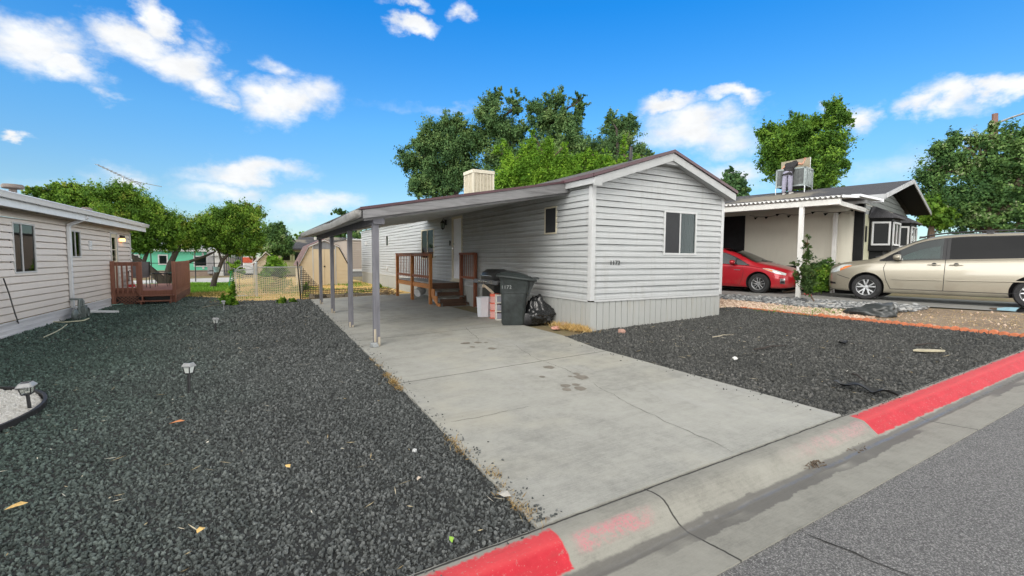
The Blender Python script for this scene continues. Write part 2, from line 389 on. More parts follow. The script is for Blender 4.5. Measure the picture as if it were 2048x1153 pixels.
gb = sheet('ground', [(-BIG, 2.06), (BIG, 2.06), (BIG, BIG), (-BIG, BIG)], -.035, M_ground)
sheet('road', [(-BIG, 1.49), (-BIG, -9), (BIG, -9), (BIG, 1.49)], -.088, M_asph)
sheet('ground', [(-BIG, -8.9), (-BIG, -BIG), (BIG, -BIG), (BIG, -8.9)], -.10, M_ground)
# kerb and gutter: one long rolled profile
prof = [(2.16,-.3),(2.16,.004),(2.10,.012),(2.03,.012),(1.99,.004),(1.955,-.018),(1.915,-.055),(1.875,-.085),(1.84,-.10),(1.81,-.108),(1.78,-.106),(1.70,-.099),(1.50,-.082),(1.455,-.078),(1.455,-.4)]
k = MB(); xs = [-120, -40, -8, -5, -3, -2, -1] + [i*.25 for i in range(-2, 48)] + [13, 14, 20, 60, 120]
k.grid(lambda a, b: (xs[int(round(a*(len(xs)-1)))], prof[int(round(b*(len(prof)-1)))][0], gz(xs[int(round(a*(len(xs)-1)))])+prof[int(round(b*(len(prof)-1)))][1]), len(xs)-1, len(prof)-1)
ko = k.build('kerb', M_kerb, smooth=50); tag(ko, kind='structure')
# driveway slab (with hairline cracks and spots)
DW = [(1.42,2.165),(4.84,2.165),(4.88,4.2),(4.92,5.8),(5.16,7.1),(5.2,9.5),(5.22,13.0),(5.94,13.0),(5.94,18.3),(1.96,18.25),(1.80,13.0),(1.62,7.0)]
dw = sheet('driveway', DW, .012, [M_conc], thick=.12)
def ribbon(mb, pts, w0, lift=.0145, base=None):
    pts = [np.array(p, float) for p in pts]
    out = []
    for a, b in zip(pts[:-1], pts[1:]):
        n = max(2, int(np.linalg.norm(b-a)/.05))
        for i in range(n): out.append(a+(b-a)*i/n)
    out.append(pts[-1]); L = []; j = 0.0
    for i, p in enumerate(out):
        d = out[min(i+1, len(out)-1)]-out[max(i-1, 0)]; nn = np.array([-d[1], d[0], 0]); nn /= np.linalg.norm(nn)+1e-9
        j = j*.8+random.uniform(-.012, .012); w_ = w0*random.uniform(.35, 1.4)*(1 if 2 < i < len(out)-3 else .4)
        q = p+nn*j; zz = (base(q) if base else gz(q[0]))+lift
        L += [(q[0]+nn[0]*w_/2, q[1]+nn[1]*w_/2, zz), (q[0]-nn[0]*w_/2, q[1]-nn[1]*w_/2, zz)]
    mb.add(L, [(2*i, 2*i+1, 2*i+3, 2*i+2) for i in range(len(out)-1)])
ck = MB()
G = lambda u, v: pg(u, v)
ribbon(ck, [G(1180,765),G(1262,812),G(1345,853),G(1390,873),G(1440,893),G(1472,908)], .0045)
ribbon(ck, [G(1028,690),G(1060,713),G(1130,740),G(1180,765)], .005)
ribbon(ck, [G(880,850),G(960,838),G(1010,826),G(1080,812)], .004)
ribbon(ck, [G(930,655),G(952,675),G(958,684)], .006)
co = ck.build('crack', M_crack, dw); co.matrix_parent_inverse = Matrix()
rk = MB(); rz = lambda q: gz(q[0])-.088
def pr(u, v): return onZ(u, v, gz(2.3)-.088)
ribbon(rk, [pr(1595,1062),pr(1625,1080),pr(1680,1100),pr(1740,1128),pr(1800,1150),pr(1900,1190)], .012, .003, rz)
ribbon(rk, [onZ(1960,842,.11),onZ(2010,848,.12),onZ(2048,851,.12)], .008, .004, rz)
tag(rk.build('road_crack', M_crack), kind='structure')
# oil spots on the slab
M_oil = mat('oil_stain', (.20,.18,.15), .6, var=.25, scale=12)
ob = MB()
for (u, v, ru) in [(1098,737,13),(1163,757,17),(1085,756,8),(1140,755,5),(1160,780,15),(1130,774,12),(1134,782,12),(1152,772,9),(1153,750,8),(933,688,10),(955,687,9),(945,696,7),(984,699,10),(972,687,5),(1095,1042,6),(926,689,6)]:
    c = G(u, v); r0 = ru*np.linalg.norm(c-CAM)/F_PX*.82; pts = []
    for i in range(14):
        a = i/14*2*math.pi; rr = r0*random.uniform(.75, 1.15); x_ = c[0]+math.cos(a)*rr; y_ = c[1]+math.sin(a)*rr*1.25; pts.append((x_, y_, gz(x_)+.0146))
    ob.add(pts, [tuple(range(14))])
oo = ob.build('oil_stain', M_oil, dw)
# beds and yards
LB = [(1.43,2.16),(1.63,7.0),(1.81,13.0),(1.97,18.3),(-.6,19.6),(-1.0,21.6),(-2.1,23.0),(-4.2,23.0),(-4.6,13.0),(-6.5,12.8),(-6.5,2.16)]
RB = [(4.845,2.165),(11.15,2.165),(11.2,7.6),(9.9,8.6),(9.8,7.15),(6.05,7.15),(5.1,7.0),(4.93,5.8),(4.89,4.2)]
sheet('gravel_bed', LB, -.012, M_gravelbase); sheet('gravel_bed', RB, -.012, M_gravelbase)
sheet('straw_ground', [(-1.25,19.4),(1.66,18.3),(5.94,18.32),(6.1,30),(5.5,40),(-.8,40),(-.9,26),(-1.1,22)], -.018, M_straw)
sheet('lawn', [(-14,26.2),(-.95,25.2),(-.85,33.5),(-3.4,36.0),(-14,36.0)], -.010, M_lawn)
sheet('straw_ground', [(-14,22.9),(-2.0,22.9),(-.9,21.8),(-.95,25.2),(-14,26.2)], -.020, M_straw)
sheet('street', [(-60,37.5),(-3.5,36.2),(-1.2,34.0),(-.8,40),(-.8,43),(-60,45)], -.008, M_pad)
sheet('rock_bed', [(9.95,8.6),(11.25,7.55),(11.25,4.75),(12.0,4.4),(13.3,5.4),(12.7,9.0),(11.5,13.5),(9.95,14)], -.014, M_pinkbase)
sheet('bare_soil', [(11.2,2.165),(14.2,2.165),(13.4,5.3),(12.0,4.5),(11.25,4.8)], -.010, M_soil)
NX1, NX2 = np.array([math.cos(R(11)), math.sin(R(11)), 0]), np.array([-math.sin(R(11)), math.cos(R(11)), 0]); NC = np.array([16.75, 7.2, 0])
def NF(a, b, z=0): p = NC+NX1*a+NX2*b; return np.array([p[0], p[1], z])
sheet('neighbour_driveway', [tuple(NF(a, b)[:2]) for a, b in [(-3.55,-5.3),(-.05,-5.3),(-.05,14),(-2.9,14),(-3.0,1.0),(-3.35,-1.6)]], -.004, M_conc2)
M_puddle = mat('puddle_water', (.05,.05,.055), .02, var=.05, spec=.9)
pd = MB(); c = NF(-2.75, -3.55)
pp = [(c[0]+math.cos(i/22*2*math.pi)*.75*random.uniform(.8,1.1)*1.0, c[1]+math.sin(i/22*2*math.pi)*.45*random.uniform(.75,1.1)) for i in range(22)]
pd.add([(x_, y_, gz(x_)+.002) for x_, y_ in pp], [tuple(range(22))])
tag(pd.build('puddle', M_puddle), kind='structure')

# ------------------------------------------------------------------ scattered stones (uncountable: stuff)
def inside(poly, P):
    x, y = P[:, 0], P[:, 1]; r = np.zeros(len(P), bool); n = len(poly)
    for i in range(n):
        x1, y1 = poly[i]; x2, y2 = poly[(i+1) % n]
        c = ((y1 > y) != (y2 > y)) & (x < (x2-x1)*(y-y1)/(y2-y1+1e-12)+x1); r ^= c
    return r
def rpts(poly, n):
    a = np.array(poly); lo, hi = a.min(0), a.max(0); out = []
    P = lo+(hi-lo)*RNG.random((int(n), 2)); return P[inside(poly, P)]
def vgz(x): return np.where(x < -8, -8*SL, np.where(x < 10, x*SL, np.where(x < 14, .27+(x-10)*.07, .55)))
def stone_set(name, mat_, k=8, flat=.75, sub=1, rough=.28, asp=1.15):
    c = bpy.data.collections.new(name)
    for i in range(k):
        bm = bmesh.new(); bmesh.ops.create_icosphere(bm, subdivisions=sub, radius=.5)
        ax = RNG.normal(size=(7, 3))
        for v in bm.verts:
            p = np.array(v.co); d = 1+rough*sum(math.sin(3.1*float(a@p)+j) for j, a in enumerate(ax))/4
            v.co = Vector((p[0]*d*asp, p[1]*d*.92, p[2]*d*flat))
        me = bpy.data.meshes.new(name); bm.to_mesh(me); bm.free(); me.materials.append(mat_)
        c.objects.link(bpy.data.objects.new(name, me))
    return c
def scatter(name, P, sc, coll, rot=None, kind='stuff'):
    me = bpy.data.meshes.new(name); me.vertices.add(len(P)); me.vertices.foreach_set('co', np.ascontiguousarray(P, dtype=np.float32).ravel())
    a = me.attributes.new('sc', 'FLOAT', 'POINT'); a.data.foreach_set('value', np.asarray(sc, np.float32))
    rot = RNG.random((len(P), 3))*6.28 if rot is None else rot
    a = me.attributes.new('rt', 'FLOAT_VECTOR', 'POINT'); a.data.foreach_set('vector', np.asarray(rot, np.float32).ravel())
    ng = bpy.data.node_groups.new(name, 'GeometryNodeTree'); ng.interface.new_socket('Geometry', in_out='INPUT', socket_type='NodeSocketGeometry'); ng.interface.new_socket('Geometry', in_out='OUTPUT', socket_type='NodeSocketGeometry')
    t = NT(ng); i = t.node('NodeGroupInput'); o = t.node('NodeGroupOutput'); ins = t.node('GeometryNodeInstanceOnPoints'); ci = t.node('GeometryNodeCollectionInfo')
    ci.inputs[0].default_value = coll; ci.inputs['Separate Children'].default_value = True; ci.inputs['Reset Children'].default_value = True
    n1 = t.node('GeometryNodeInputNamedAttribute', data_type='FLOAT'); n1.inputs[0].default_value = 'sc'
    n2 = t.node('GeometryNodeInputNamedAttribute', data_type='FLOAT_VECTOR'); n2.inputs[0].default_value = 'rt'
    er = t.node('FunctionNodeEulerToRotation'); t.link(n2.outputs[0], er.inputs[0])
    t.link(i.outputs[0], ins.inputs['Points']); t.link(ci.outputs[0], ins.inputs['Instance']); ins.inputs['Pick Instance'].default_value = True
    t.link(er.outputs[0], ins.inputs['Rotation']); t.link(n1.outputs[0], ins.inputs['Scale']); t.link(ins.outputs[0], o.inputs[0])
    ob = bpy.data.objects.new(name, me); COL.objects.link(ob); md = ob.modifiers.new('scatter', 'NODES'); md.node_group = ng
    return tag(ob, kind=kind)
def m_stone(name, stops, rough=.8):
    m, t, b = newmat(name); oi = t.node('ShaderNodeObjectInfo'); n = t.noise(t.obj(), 3.5, 4, .7); p = t.pos()
    patch = t.noise(p, .45, 3, .6)
    f = S(t, oi.outputs['Random'])*.50+n*.24+patch*.26
    cc = t.ramp(f, stops)
    if name == 'lava_rock':      # greener stones in the left bed, browner ones to the right
        px_, py_, pz_ = t.sep(p); gn = t.noise(p, .35, 3, .6); gx = t.smooth(px_+(gn-.5)*2.4, -3.2, .8)
        cc = t.mix((1.0-gx)*.9, cc, t.mix(1.0, cc, (.66, 1.03, .86), 'MULTIPLY'))
        cc = t.mix(t.smooth(px_, 1.6, 5.0), cc, t.mix(1.0, cc, (.80, .75, .72), 'MULTIPLY'))
    t.link(cc, b.inputs['Base Color']); b.inputs['Roughness'].default_value = rough
    t.link(t.bump(n, .6, .05), b.inputs['Normal']); return m
M_lava = m_stone('lava_rock', [(.13,(.036,.041,.040)),(.40,(.084,.093,.091)),(.64,(.140,.151,.148)),(.85,(.27,.284,.279))])
S_lava = stone_set('lava_stone', M_lava, 12, .66, 1, .55, 1.35)
P = np.vstack([rpts([q for q in LB], 1)])
def gravel(poly, bands, spill=0):
    out = []; scs = []
    a = np.array(poly); lo, hi = a.min(0), a.max(0); area = float(np.prod(hi-lo))
    for (y0, y1, dn, s0) in bands:
        n = int(dn*(hi[0]-lo[0])*(y1-y0)); Q = np.column_stack([lo[0]+(hi[0]-lo[0])*RNG.random(n), y0+(y1-y0)*RNG.random(n)])
        Q = Q[inside(poly, Q)]
        Q = Q[(Q[:, 0] > -.42*Q[:, 1]-1.6)]
        s = s0*(.45+1.0*RNG.random(len(Q))**1.9)
        out.append(np.column_stack([Q, vgz(Q[:, 0])-.012+s*RNG.uniform(-.05, .42, len(Q))])); scs.append(s)
    return np.vstack(out), np.concatenate(scs)
P1, s1 = gravel(LB, [(2.16,4.5,4200,.0195),(4.5,7.5,3000,.022),(7.5,12,1500,.029),(12,24,480,.046)])
P2, s2 = gravel(RB, [(2.16,9,2000,.026)])
# strays on the slab, gutter and kerb
n = 420; yy = 2.2+14*RNG.random(n)**2.2; xx = 1.43+(yy-2.2)*.034+np.abs(RNG.normal(0, .075, n))
n3 = 160; xr = 4.9+6*RNG.random(n3); yr = 2.16-np.abs(RNG.normal(0, .035, n3))
n4 = 40; xq = 1.3+.1*RNG.random(n4)-RNG.random(n4)*2; yq = 2.15-np.abs(RNG.normal(0, .04, n4))
n5 = 60; yf = 2.3+4*RNG.random(n5); xf = 4.88-np.abs(RNG.normal(0, .12, n5))
Ps = np.vstack([np.column_stack([xx, yy, vgz(xx)+.016]), np.column_stack([xr, yr, vgz(xr)+.016]), np.column_stack([xq, yq, vgz(xq)+.016]), np.column_stack([xf, yf, vgz(xf)+.016])])
scatter('gravel', np.vstack([P1, P2, Ps]), np.concatenate([s1, s2, .008+.014*RNG.random(len(Ps))**2]), S_lava)
# pink gravel and grey river stones in front of the neighbouring house
M_pinkst = m_stone('pink_stone', [(.15,(.30,.19,.13)),(.4,(.58,.42,.31)),(.7,(.75,.60,.47)),(.9,(.80,.72,.62))])
S_pink = stone_set('pink_stone', M_pinkst, 6, .7)
poly = [(9.95,8.7),(11.2,7.6),(11.25,4.8),(12.0,4.6),(12.7,5.2),(12.2,8.8),(11.2,13),(9.95,13.5)]
Q = rpts(poly, 16000); s = .045+.05*RNG.random(len(Q)); scatter('pink_gravel', np.column_stack([Q, vgz(Q[:,0])-.014+s*.2]), s, S_pink)
M_river = m_stone('river_stone', [(.15,(.07,.075,.08)),(.38,(.20,.21,.215)),(.65,(.40,.405,.40)),(.85,(.60,.59,.56))], .6)
S_river = stone_set('river_stone', M_river, 6, .42, 2, .12)
poly = [(12.15,8.2),(12.0,6.3),(12.2,5.4),(12.3,4.75),(13.0,4.4),(13.6,4.4),(13.35,6.4),(12.9,9.0),(12.2,12),(11.9,11.5)]
Q = rpts(poly, 9500); s = .045+.065*RNG.random(len(Q)); rot = np.column_stack([RNG.normal(0,.25,len(Q)), RNG.normal(0,.25,len(Q)), RNG.random(len(Q))*6.28])
scatter('river_stones', np.column_stack([Q, vgz(Q[:,0])+s*RNG.uniform(.05, .7, len(Q))]), s, S_river, rot)
# round bed of white chips by the left edge of the frame
M_white = m_stone('white_chip', [(.1,(.62,.60,.56)),(.5,(.78,.77,.73)),(.9,(.88,.87,.85))])
S_white = stone_set('white_chip', M_white, 6, .5)
WC, WR = np.array([-3.56, 6.66]), 1.56
bedp = [(WC[0]+WR*math.cos(i/40*6.2832), WC[1]+WR*math.sin(i/40*6.2832)) for i in range(40)]
sheet('white_gravel_bed', bedp, .006, mat('white_chip_base', (.62,.60,.56), .9, var=.2, scale=30))
Q = rpts(bedp, 34000); s = .022+.022*RNG.random(len(Q)); scatter('white_gravel', np.column_stack([Q, vgz(Q[:,0])+.012+s*.15]), s, S_white)
M_blackpl = mat('black_plastic', (.018,.018,.02), .45, var=.2)
e = MB(); pts = [(x_*1.0, y_, gz(x_)+.03) for x_, y_ in [(WC[0]+(WR+.015)*math.cos(i/60*6.2832), WC[1]+(WR+.015)*math.sin(i/60*6.2832)) for i in range(61)]]
for i in range(60):
    a, b = np.array(pts[i]), np.array(pts[i+1]); e.add([a-(0,0,.06), b-(0,0,.06), b+(0,0,.025), a+(0,0,.025)], [(0,1,2,3)])
    a2 = a+np.array([(a[0]-WC[0])*.02, (a[1]-WC[1])*.02, 0]); b2 = b+np.array([(b[0]-WC[0])*.02, (b[1]-WC[1])*.02, 0])
    e.add([a2-(0,0,.06), b2-(0,0,.06), b2+(0,0,.025), a2+(0,0,.025)], [(3,2,1,0)]); e.add([a+(0,0,.025), b+(0,0,.025), b2+(0,0,.025), a2+(0,0,.025)], [(0,1,2,3)])
tag(e.build('garden_edging', M_blackpl), 'black plastic edging strip around the bed of white chips', 'garden edging')

# ------------------------------------------------------------------ building helpers
def siding(mb, o, u, n, ext, z0, z1, c=.125, holes=(), mi=0, dutch=True):
    o = np.array(o, float); u = np.array(u, float); n = np.array(n, float)
    prof = []; z = z0
    while z < z1-1e-4:
        if dutch: q = [(0,-.045),(0,.020),(.50,.014),(.64,.001),(.905,.002),(.905,-.045)]
        else: q = [(0,-.045),(0,.022),(.84,.002),(.84,-.045)]
        prof += [(z+a*c, t_) for a, t_ in q]; z += c
    prof.append((z, -.03)); cuts = sorted({h[2] for h in holes}|{h[3] for h in holes}|{z1})
    pl = [prof[0]]
    for p in prof[1:]:
        a = pl[-1]
        for cz in cuts:
            if a[0]+1e-6 < cz < p[0]-1e-6:
                f = (cz-a[0])/(p[0]-a[0]); pl.append((cz, a[1]+(p[1]-a[1])*f))
        pl.append(p)
    for a, b in zip(pl[:-1], pl[1:]):
        zm = (a[0]+b[0])/2
        if zm > z1+1e-6: continue
        ea, eb = ext(min(a[0], z1)), ext(min(b[0], z1))
        if ea is None: continue
        if eb is None: eb = ((ea[0]+ea[1])/2,)*2
        iv = [(0.0, 1.0)]
        segs = []; hs = sorted([(h[0], h[1]) for h in holes if h[2] <= zm <= h[3]])
        cur = None
        lo, hi = ea
        pts = [lo]
        for h in hs: pts += [h[0], h[1]]
        pts.append(hi)
        for i in range(0, len(pts), 2):
            s0, s1 = pts[i], pts[i+1]
            t0, t1 = (eb[0] if i == 0 else s0), (eb[1] if i+2 >= len(pts) else s1)
            ci = int((zm-z0)/c); sm = (ci*1.37) % 3.6
            wob = lambda s: .0035*math.sin(s*1.3+ci*2.1)+.0025*math.sin(s*3.1+ci*4.3)+(.0035 if int((s+sm)/3.6) % 2 else 0)
            P = lambda s, q: o+u*s+n*(q[1]+wob(s))+np.array([0, 0, q[0]+.6*wob(s)])
            ns = max(1, int((s1-s0)/.6))
            for i in range(ns):
                f0, f1 = i/ns, (i+1)/ns
                mb.add([P(s0+(s1-s0)*f0, a), P(s0+(s1-s0)*f1, a), P(t0+(t1-t0)*f1, b), P(t0+(t1-t0)*f0, b)], [(0, 1, 2, 3)], mi)
def ring(mb, o, u, n, s0, s1, z0, z1, w_, t0, t1, mi=0):
    mb.obox(o, u, n, s0, s0+w_, t0, t1, z0, z1, mi); mb.obox(o, u, n, s1-w_, s1, t0, t1, z0, z1, mi)
    mb.obox(o, u, n, s0+w_, s1-w_, t0, t1, z0, z0+w_, mi); mb.obox(o, u, n, s0+w_, s1-w_, t0, t1, z1-w_, z1, mi)
M_glass = glass('window_glass', (.50,.58,.58), .0, .02, 1.16); M_glassd = glass('dark_glass', (.16,.22,.21), .0, .02, 1.3)
M_room = mat('room_inside', (.035,.035,.035), .9, var=.4, scale=2)
M_curtain = mat('curtain', (.062,.07,.08), .9, var=.1); M_screen = mat('insect_screen', (.022,.024,.027), .8, var=.1)
M_curtaind = mat('dark_curtain', (.045,.055,.055), .9, var=.5, scale=3)
def window(root, off, o, u, n, s0, s1, z0, z1, fm, fw_=.045, mull=(), screen=None, curtains=(), gl=None, proud=.03, name='window', depth=.30):
    f = MB(off); ring(f, o, u, n, s0, s1, z0, z1, fw_, -.03, proud)
    for m_ in mull: f.obox(o, u, n, m_-.018, m_+.018, -.02, proud-.006, z0+fw_, z1-fw_)
    fo = f.build(name, fm, root, bevel=.004)
    p = MB(off); p.obox(o, u, n, s0+fw_-.004, s1-fw_+.004, .001, .006, z0+fw_-.004, z1-fw_+.004); p.build('pane', gl or M_glass, fo)
    r = MB(off); P = lambda s, t_, z: np.array(o, float)+np.array(u)*s+np.array(n)*t_+np.array([0, 0, z])
    a, b, c, d = s0+.01, s1-.01, z0+.01, z1-.01
    for q in ([(a,-depth,c),(b,-depth,c),(b,-depth,d),(a,-depth,d)], [(a,-.02,c),(a,-depth,c),(a,-depth,d),(a,-.02,d)], [(b,-.02,c),(b,-depth,c),(b,-depth,d),(b,-.02,d)], [(a,-.02,c),(b,-.02,c),(b,-depth,c),(a,-depth,c)], [(a,-.02,d),(b,-.02,d),(b,-depth,d),(a,-depth,d)]):
        r.add([P(*x) for x in q], [(0, 1, 2, 3)])
    r.build('inside', M_room, fo)
    if screen:
        q = MB(off); q.obox(o, u, n, screen[0], screen[1], .014, .016, z0+fw_*.6, z1-fw_*.6); q.build('screen', M_screen, fo)
    for (c0, c1, cm) in curtains:
        q = MB(off); nn = max(6, int((c1-c0)/.03))
        q.grid(lambda i, j: P(c0+(c1-c0)*i, -.09+.035*math.sin(i*nn*1.3)+.015*math.sin(i*nn*.6+2), z0+.03+(z1-z0-.05)*j), nn*3, 1)
        q.build('curtain', cm, fo, smooth=180)
    return fo

def m_siding(name, col, grime=0.0, gcol=(.20,.18,.15)):
    m, t, b = newmat(name); p = t.pos(); x, y, z = t.sep(p)
    n = t.noise(p, 1.3, 5, .65); st = t.noise(t.mapv(p, (9, 9, .7)), 1.0, 4, .6); fine = t.noise(p, 40, 3)
    c = t.ramp(n*.6+fine*.15+st*.25, [(.3, tuple(q*.88 for q in col)), (.6, col), (.8, tuple(min(1, q*1.07) for q in col))])
    if grime: c = t.mix(t.smooth(st*.6+n*.4, .50, .66)*grime, c, gcol)
    if name == 'white_vinyl_siding':   # brown dust streaks on the wall that faces the parking bay
        sk = t.smooth(t.noise(t.mapv(p, (1, .35, 8)), 1.5, 6, .65, .4)*.6+t.noise(p, .9, 4)*.4, .42, .60)*t.smooth(y, 8.2, 9.8)*(1.0-t.smooth(y, 13.4, 13.6))*(1.0-t.smooth(x, 6.2, 6.3))
        c = t.mix(sk*.5, c, (.24,.215,.18))
    t.link(c, b.inputs['Base Color']); b.inputs['Roughness'].default_value = .5; b.inputs['Specular IOR Level'].default_value = .35
    return m
def m_shingle(name, col):
    m, t, b = newmat(name); v = t.mapv(t.obj(), (3.2, 3.2, 3.2))
    br = t.node('ShaderNodeTexBrick'); t.link(v, br.inputs['Vector']); br.inputs['Scale'].default_value = 2.0; br.inputs['Mortar Size'].default_value = .02
    br.inputs['Color1'].default_value = (*[c*.75 for c in col], 1); br.inputs['Color2'].default_value = (*[c*1.3 for c in col], 1); br.inputs['Mortar'].default_value = (*[c*.35 for c in col], 1)
    n = t.noise(t.obj(), 60, 3, .7); n2 = t.noise(t.obj(), .9, 4)
    c = t.mix(t.smooth(n, .35, .7)*.5, br.outputs['Color'], tuple(c*1.8 for c in col)); c = t.mix(t.smooth(n2, .5, .7)*.35, c, tuple(x*.5 for x in col))
    t.link(c, b.inputs['Base Color']); b.inputs['Roughness'].default_value = .95; t.link(t.bump(n, .6, .01), b.inputs['Normal']); return m
M_vinyl = m_siding('white_vinyl_siding', (.44,.457,.46), .22)
M_trim = mat('white_trim', (.50,.51,.51), .5, var=.08); M_fascia = mat('grey_fascia', (.36,.37,.38), .6, var=.15, stretch=(1,1,1))
M_skirt = m_siding('skirting_panel', (.40,.41,.395), .35, (.30,.27,.20)); M_maroon = mat('maroon_drip_edge', (.085,.042,.05), .6, var=.35, scale=3)
M_shin = m_shingle('weathered_shingle', (.095,.09,.085)); M_soffit = mat('soffit', (.42,.43,.43), .7, var=.12)
M_cream = mat('cream_frame', (.60,.55,.42), .5, var=.08); M_door = mat('white_door', (.84,.85,.89), .4, var=.05)
M_black = mat('black_metal', (.015,.015,.016), .4, var=.3); M_chrome = mat('bright_metal', (.75,.75,.76), .18, 1.0, var=.05); M_galv = mat('galvanised_steel', (.42,.44,.45), .45, .7, var=.2, scale=14)
X, Y, Z = np.array([1., 0, 0]), np.array([0, 1., 0]), np.array([0, 0, 1.])

# ------------------------------------------------------------------ the white mobile home
HX0, HX1, HY0, HY1 = 5.94, 9.95, 7.2, 28.4; ZS = .78
hl = np.array([HX0, HY0, gz(HX0)])
home = thing('mobile_home', 'long white mobile home with lap siding, carport side door and house number 1172', 'mobile home', tuple(hl))
PKX, PKZ, EVZ = 7.96, 3.84, 3.14
WF, WL = (HX0, HY0, 0), (HX0, HY0, 0)
wn = [(2.0, 3.07, 1.70, 2.68)]   # the front window, measured along the gable wall
wl = [(8.38-HY0, 8.86-HY0, 2.15, 2.76), (16.1-HY0, 17.5-HY0, 1.55, 2.68), (22.38-HY0, 22.82-HY0, 2.16, 2.69), (13.52-HY0, 14.38-HY0, .80, 2.95)]
m = MB(hl)
sl = (PKZ-EVZ)/(PKX-HX0+.14)
def extg(z):
    if z <= 3.12: return (0.0, HX1-HX0)
    k_ = (z-3.12)/ .345
    a, b = k_, (HX1-HX0)-k_
    return (a, b) if b > a else None
siding(m, WF, X, -Y, extg, ZS, 3.80, .125, wn)
siding(m, WL, Y, -X, lambda z: (0, HY1-HY0), ZS, 3.155, .125, wl)
m.add([(HX1,HY0,ZS),(HX1,HY1,ZS),(HX1,HY1,3.14),(HX1,HY0,3.14)], [(0,1,2,3)]); m.add([(HX0,HY1,ZS),(HX1,HY1,ZS),(HX1,HY1,3.14),(PKX,HY1,3.8),(HX0,HY1,3.14)], [(0,1,2,3,4)])
m.build('wall', M_vinyl, home, normals=False)
# corner posts and bottom rail
m = MB(hl)
m.box(HX0-.028,HY0-.028,ZS-.02,HX0+.075,HY0+.0,3.16); m.box(HX0-.028,HY0-.001,ZS-.018,HX0+.001,HY0+.085,3.12)
m.build('corner_trim', M_trim, home, bevel=.006); m = MB(hl)
m.box(HX1-.07,HY0-.026,ZS-.02,HX1+.03,HY0+.06,3.12); m.build('corner_trim', M_trim, home, bevel=.006); m = MB(hl); m.box(HX0-.026,HY1-.06,ZS-.02,HX0+.02,HY1+.02,3.14)
m.build('corner_trim', M_trim, home, bevel=.006)
m = MB(hl); m.box(HX0+.08,HY0-.024,ZS-.045,HX1-.07,HY0,ZS-.004); m.box(HX0-.024,HY0+.09,ZS-.045,HX0,HY1-.06,ZS-.004); m.build('bottom_rail', M_trim, home, bevel=.004)
# ribbed skirting
m = MB(hl)
def skirt(o, u, n, L, g0, g1, top, w_=.165):
    o = np.array(o, float); k_ = int(L/w_); w_ = L/k_
    for i in range(k_):
        for (a, b, t0, t1) in ((0, .90, 0, 0), (.90, .915, 0, -.016), (.915, .985, -.016, -.016), (.985, 1, -.016, 0)):
            s0, s1 = (i+a)*w_, (i+b)*w_; za, zb = g0+(g1-g0)*s0/L, g0+(g1-g0)*s1/L
            m.add([o+u*s0+n*t0+Z*za, o+u*s1+n*t1+Z*zb, o+u*s1+n*t1+Z*top, o+u*s0+n*t0+Z*top], [(0,1,2,3)])
skirt((HX0, HY0, 0), X, -Y, HX1-HX0, gz(HX0)-.05, gz(HX1)-.05, ZS-.045); skirt((HX0, HY0, 0), Y, -X, HY1-HY0, gz(HX0)-.05, gz(HX0)-.05, ZS-.045)
m.add([(HX1,HY0,0),(HX1,HY1,0),(HX1,HY1,ZS),(HX1,HY0,ZS)], [(0,1,2,3)]); m.add([(HX0,HY1,0),(HX1,HY1,0),(HX1,HY1,ZS),(HX0,HY1,ZS)], [(0,1,2,3)])
m.build('skirting', M_skirt, home, normals=False)
# roof
RY0 = 6.98
m = MB(hl)
def roofslab(m, y0, y1, th=.05, mi=0):
    L, Rr = (5.78, EVZ+.045), (10.14, EVZ+.035); P_ = (PKX, PKZ+.045)
    for a, b in ((L, P_), (P_, Rr)):
        m.ext([(a[0],y0,a[1]),(b[0],y0,b[1]),(b[0],y0,b[1]+th),(a[0],y0,a[1]+th)], (0, y1-y0, 0), mi)
roofslab(m, RY0-.02, HY1+.15)
ro = m.build('roof', M_shin, home)
m = MB(hl)
for (a, b) in (((5.77, EVZ+.03), (PKX, PKZ+.03)), ((PKX, PKZ+.03), (10.15, EVZ+.02))):
    m.ext([(a[0],RY0-.03,a[1]+.005),(b[0],RY0-.03,b[1]+.005),(b[0],RY0-.03,b[1]+.07),(a[0],RY0-.03,a[1]+.07)], (0, .012, 0))
m.box(5.755,RY0-.02,EVZ+.03,5.78,8.0,EVZ+.10); m.box(10.14,RY0-.02,EVZ+.02,10.155,HY1,EVZ+.09)
m.build('drip_edge', M_maroon, ro)
m = MB(hl)
a, p_, c_ = (5.80, EVZ+.03), (PKX, PKZ+.03), (10.12, EVZ+.02); h_ = .165
m.ext([(a[0],RY0,a[1]),(p_[0],RY0,p_[1]),(p_[0],RY0,p_[1]-h_),(a[0],RY0,a[1]-h_)], (0,.028,0)); m.ext([(p_[0],RY0,p_[1]),(c_[0],RY0,c_[1]),(c_[0],RY0,c_[1]-h_),(p_[0],RY0,p_[1]-h_)], (0,.028,0))
m.box(5.80,RY0+.03,EVZ-.09,5.83,8.0,EVZ+.03); m.box(10.095,RY0+.03,EVZ-.12,10.12,HY1,EVZ+.02)
m.box(5.80,RY0-.008,EVZ-.13,5.99,RY0-.001,EVZ+.035)
m.build('fascia', mat('white_rake_board', (.37,.38,.38), .5, var=.1), home, bevel=.004)
m = MB(hl)
m.ext([(5.83,RY0+.03,EVZ-.09),(p_[0],RY0+.03,p_[1]-.12),(p_[0],RY0+.03,p_[1]-.10),(5.83,RY0+.03,EVZ-.07)], (0,HY0-RY0-.03,0))
m.ext([(p_[0],RY0+.03,p_[1]-.12),(10.09,RY0+.03,EVZ-.12),(10.09,RY0+.03,EVZ-.10),(p_[0],RY0+.03,p_[1]-.10)], (0,HY0-RY0-.03,0))
m.ext([(PKX-.28,RY0+.035,PKZ-.21),(PKX+.28,RY0+.035,PKZ-.21),(PKX,RY0+.035,PKZ-.13)], (0,.19,0))
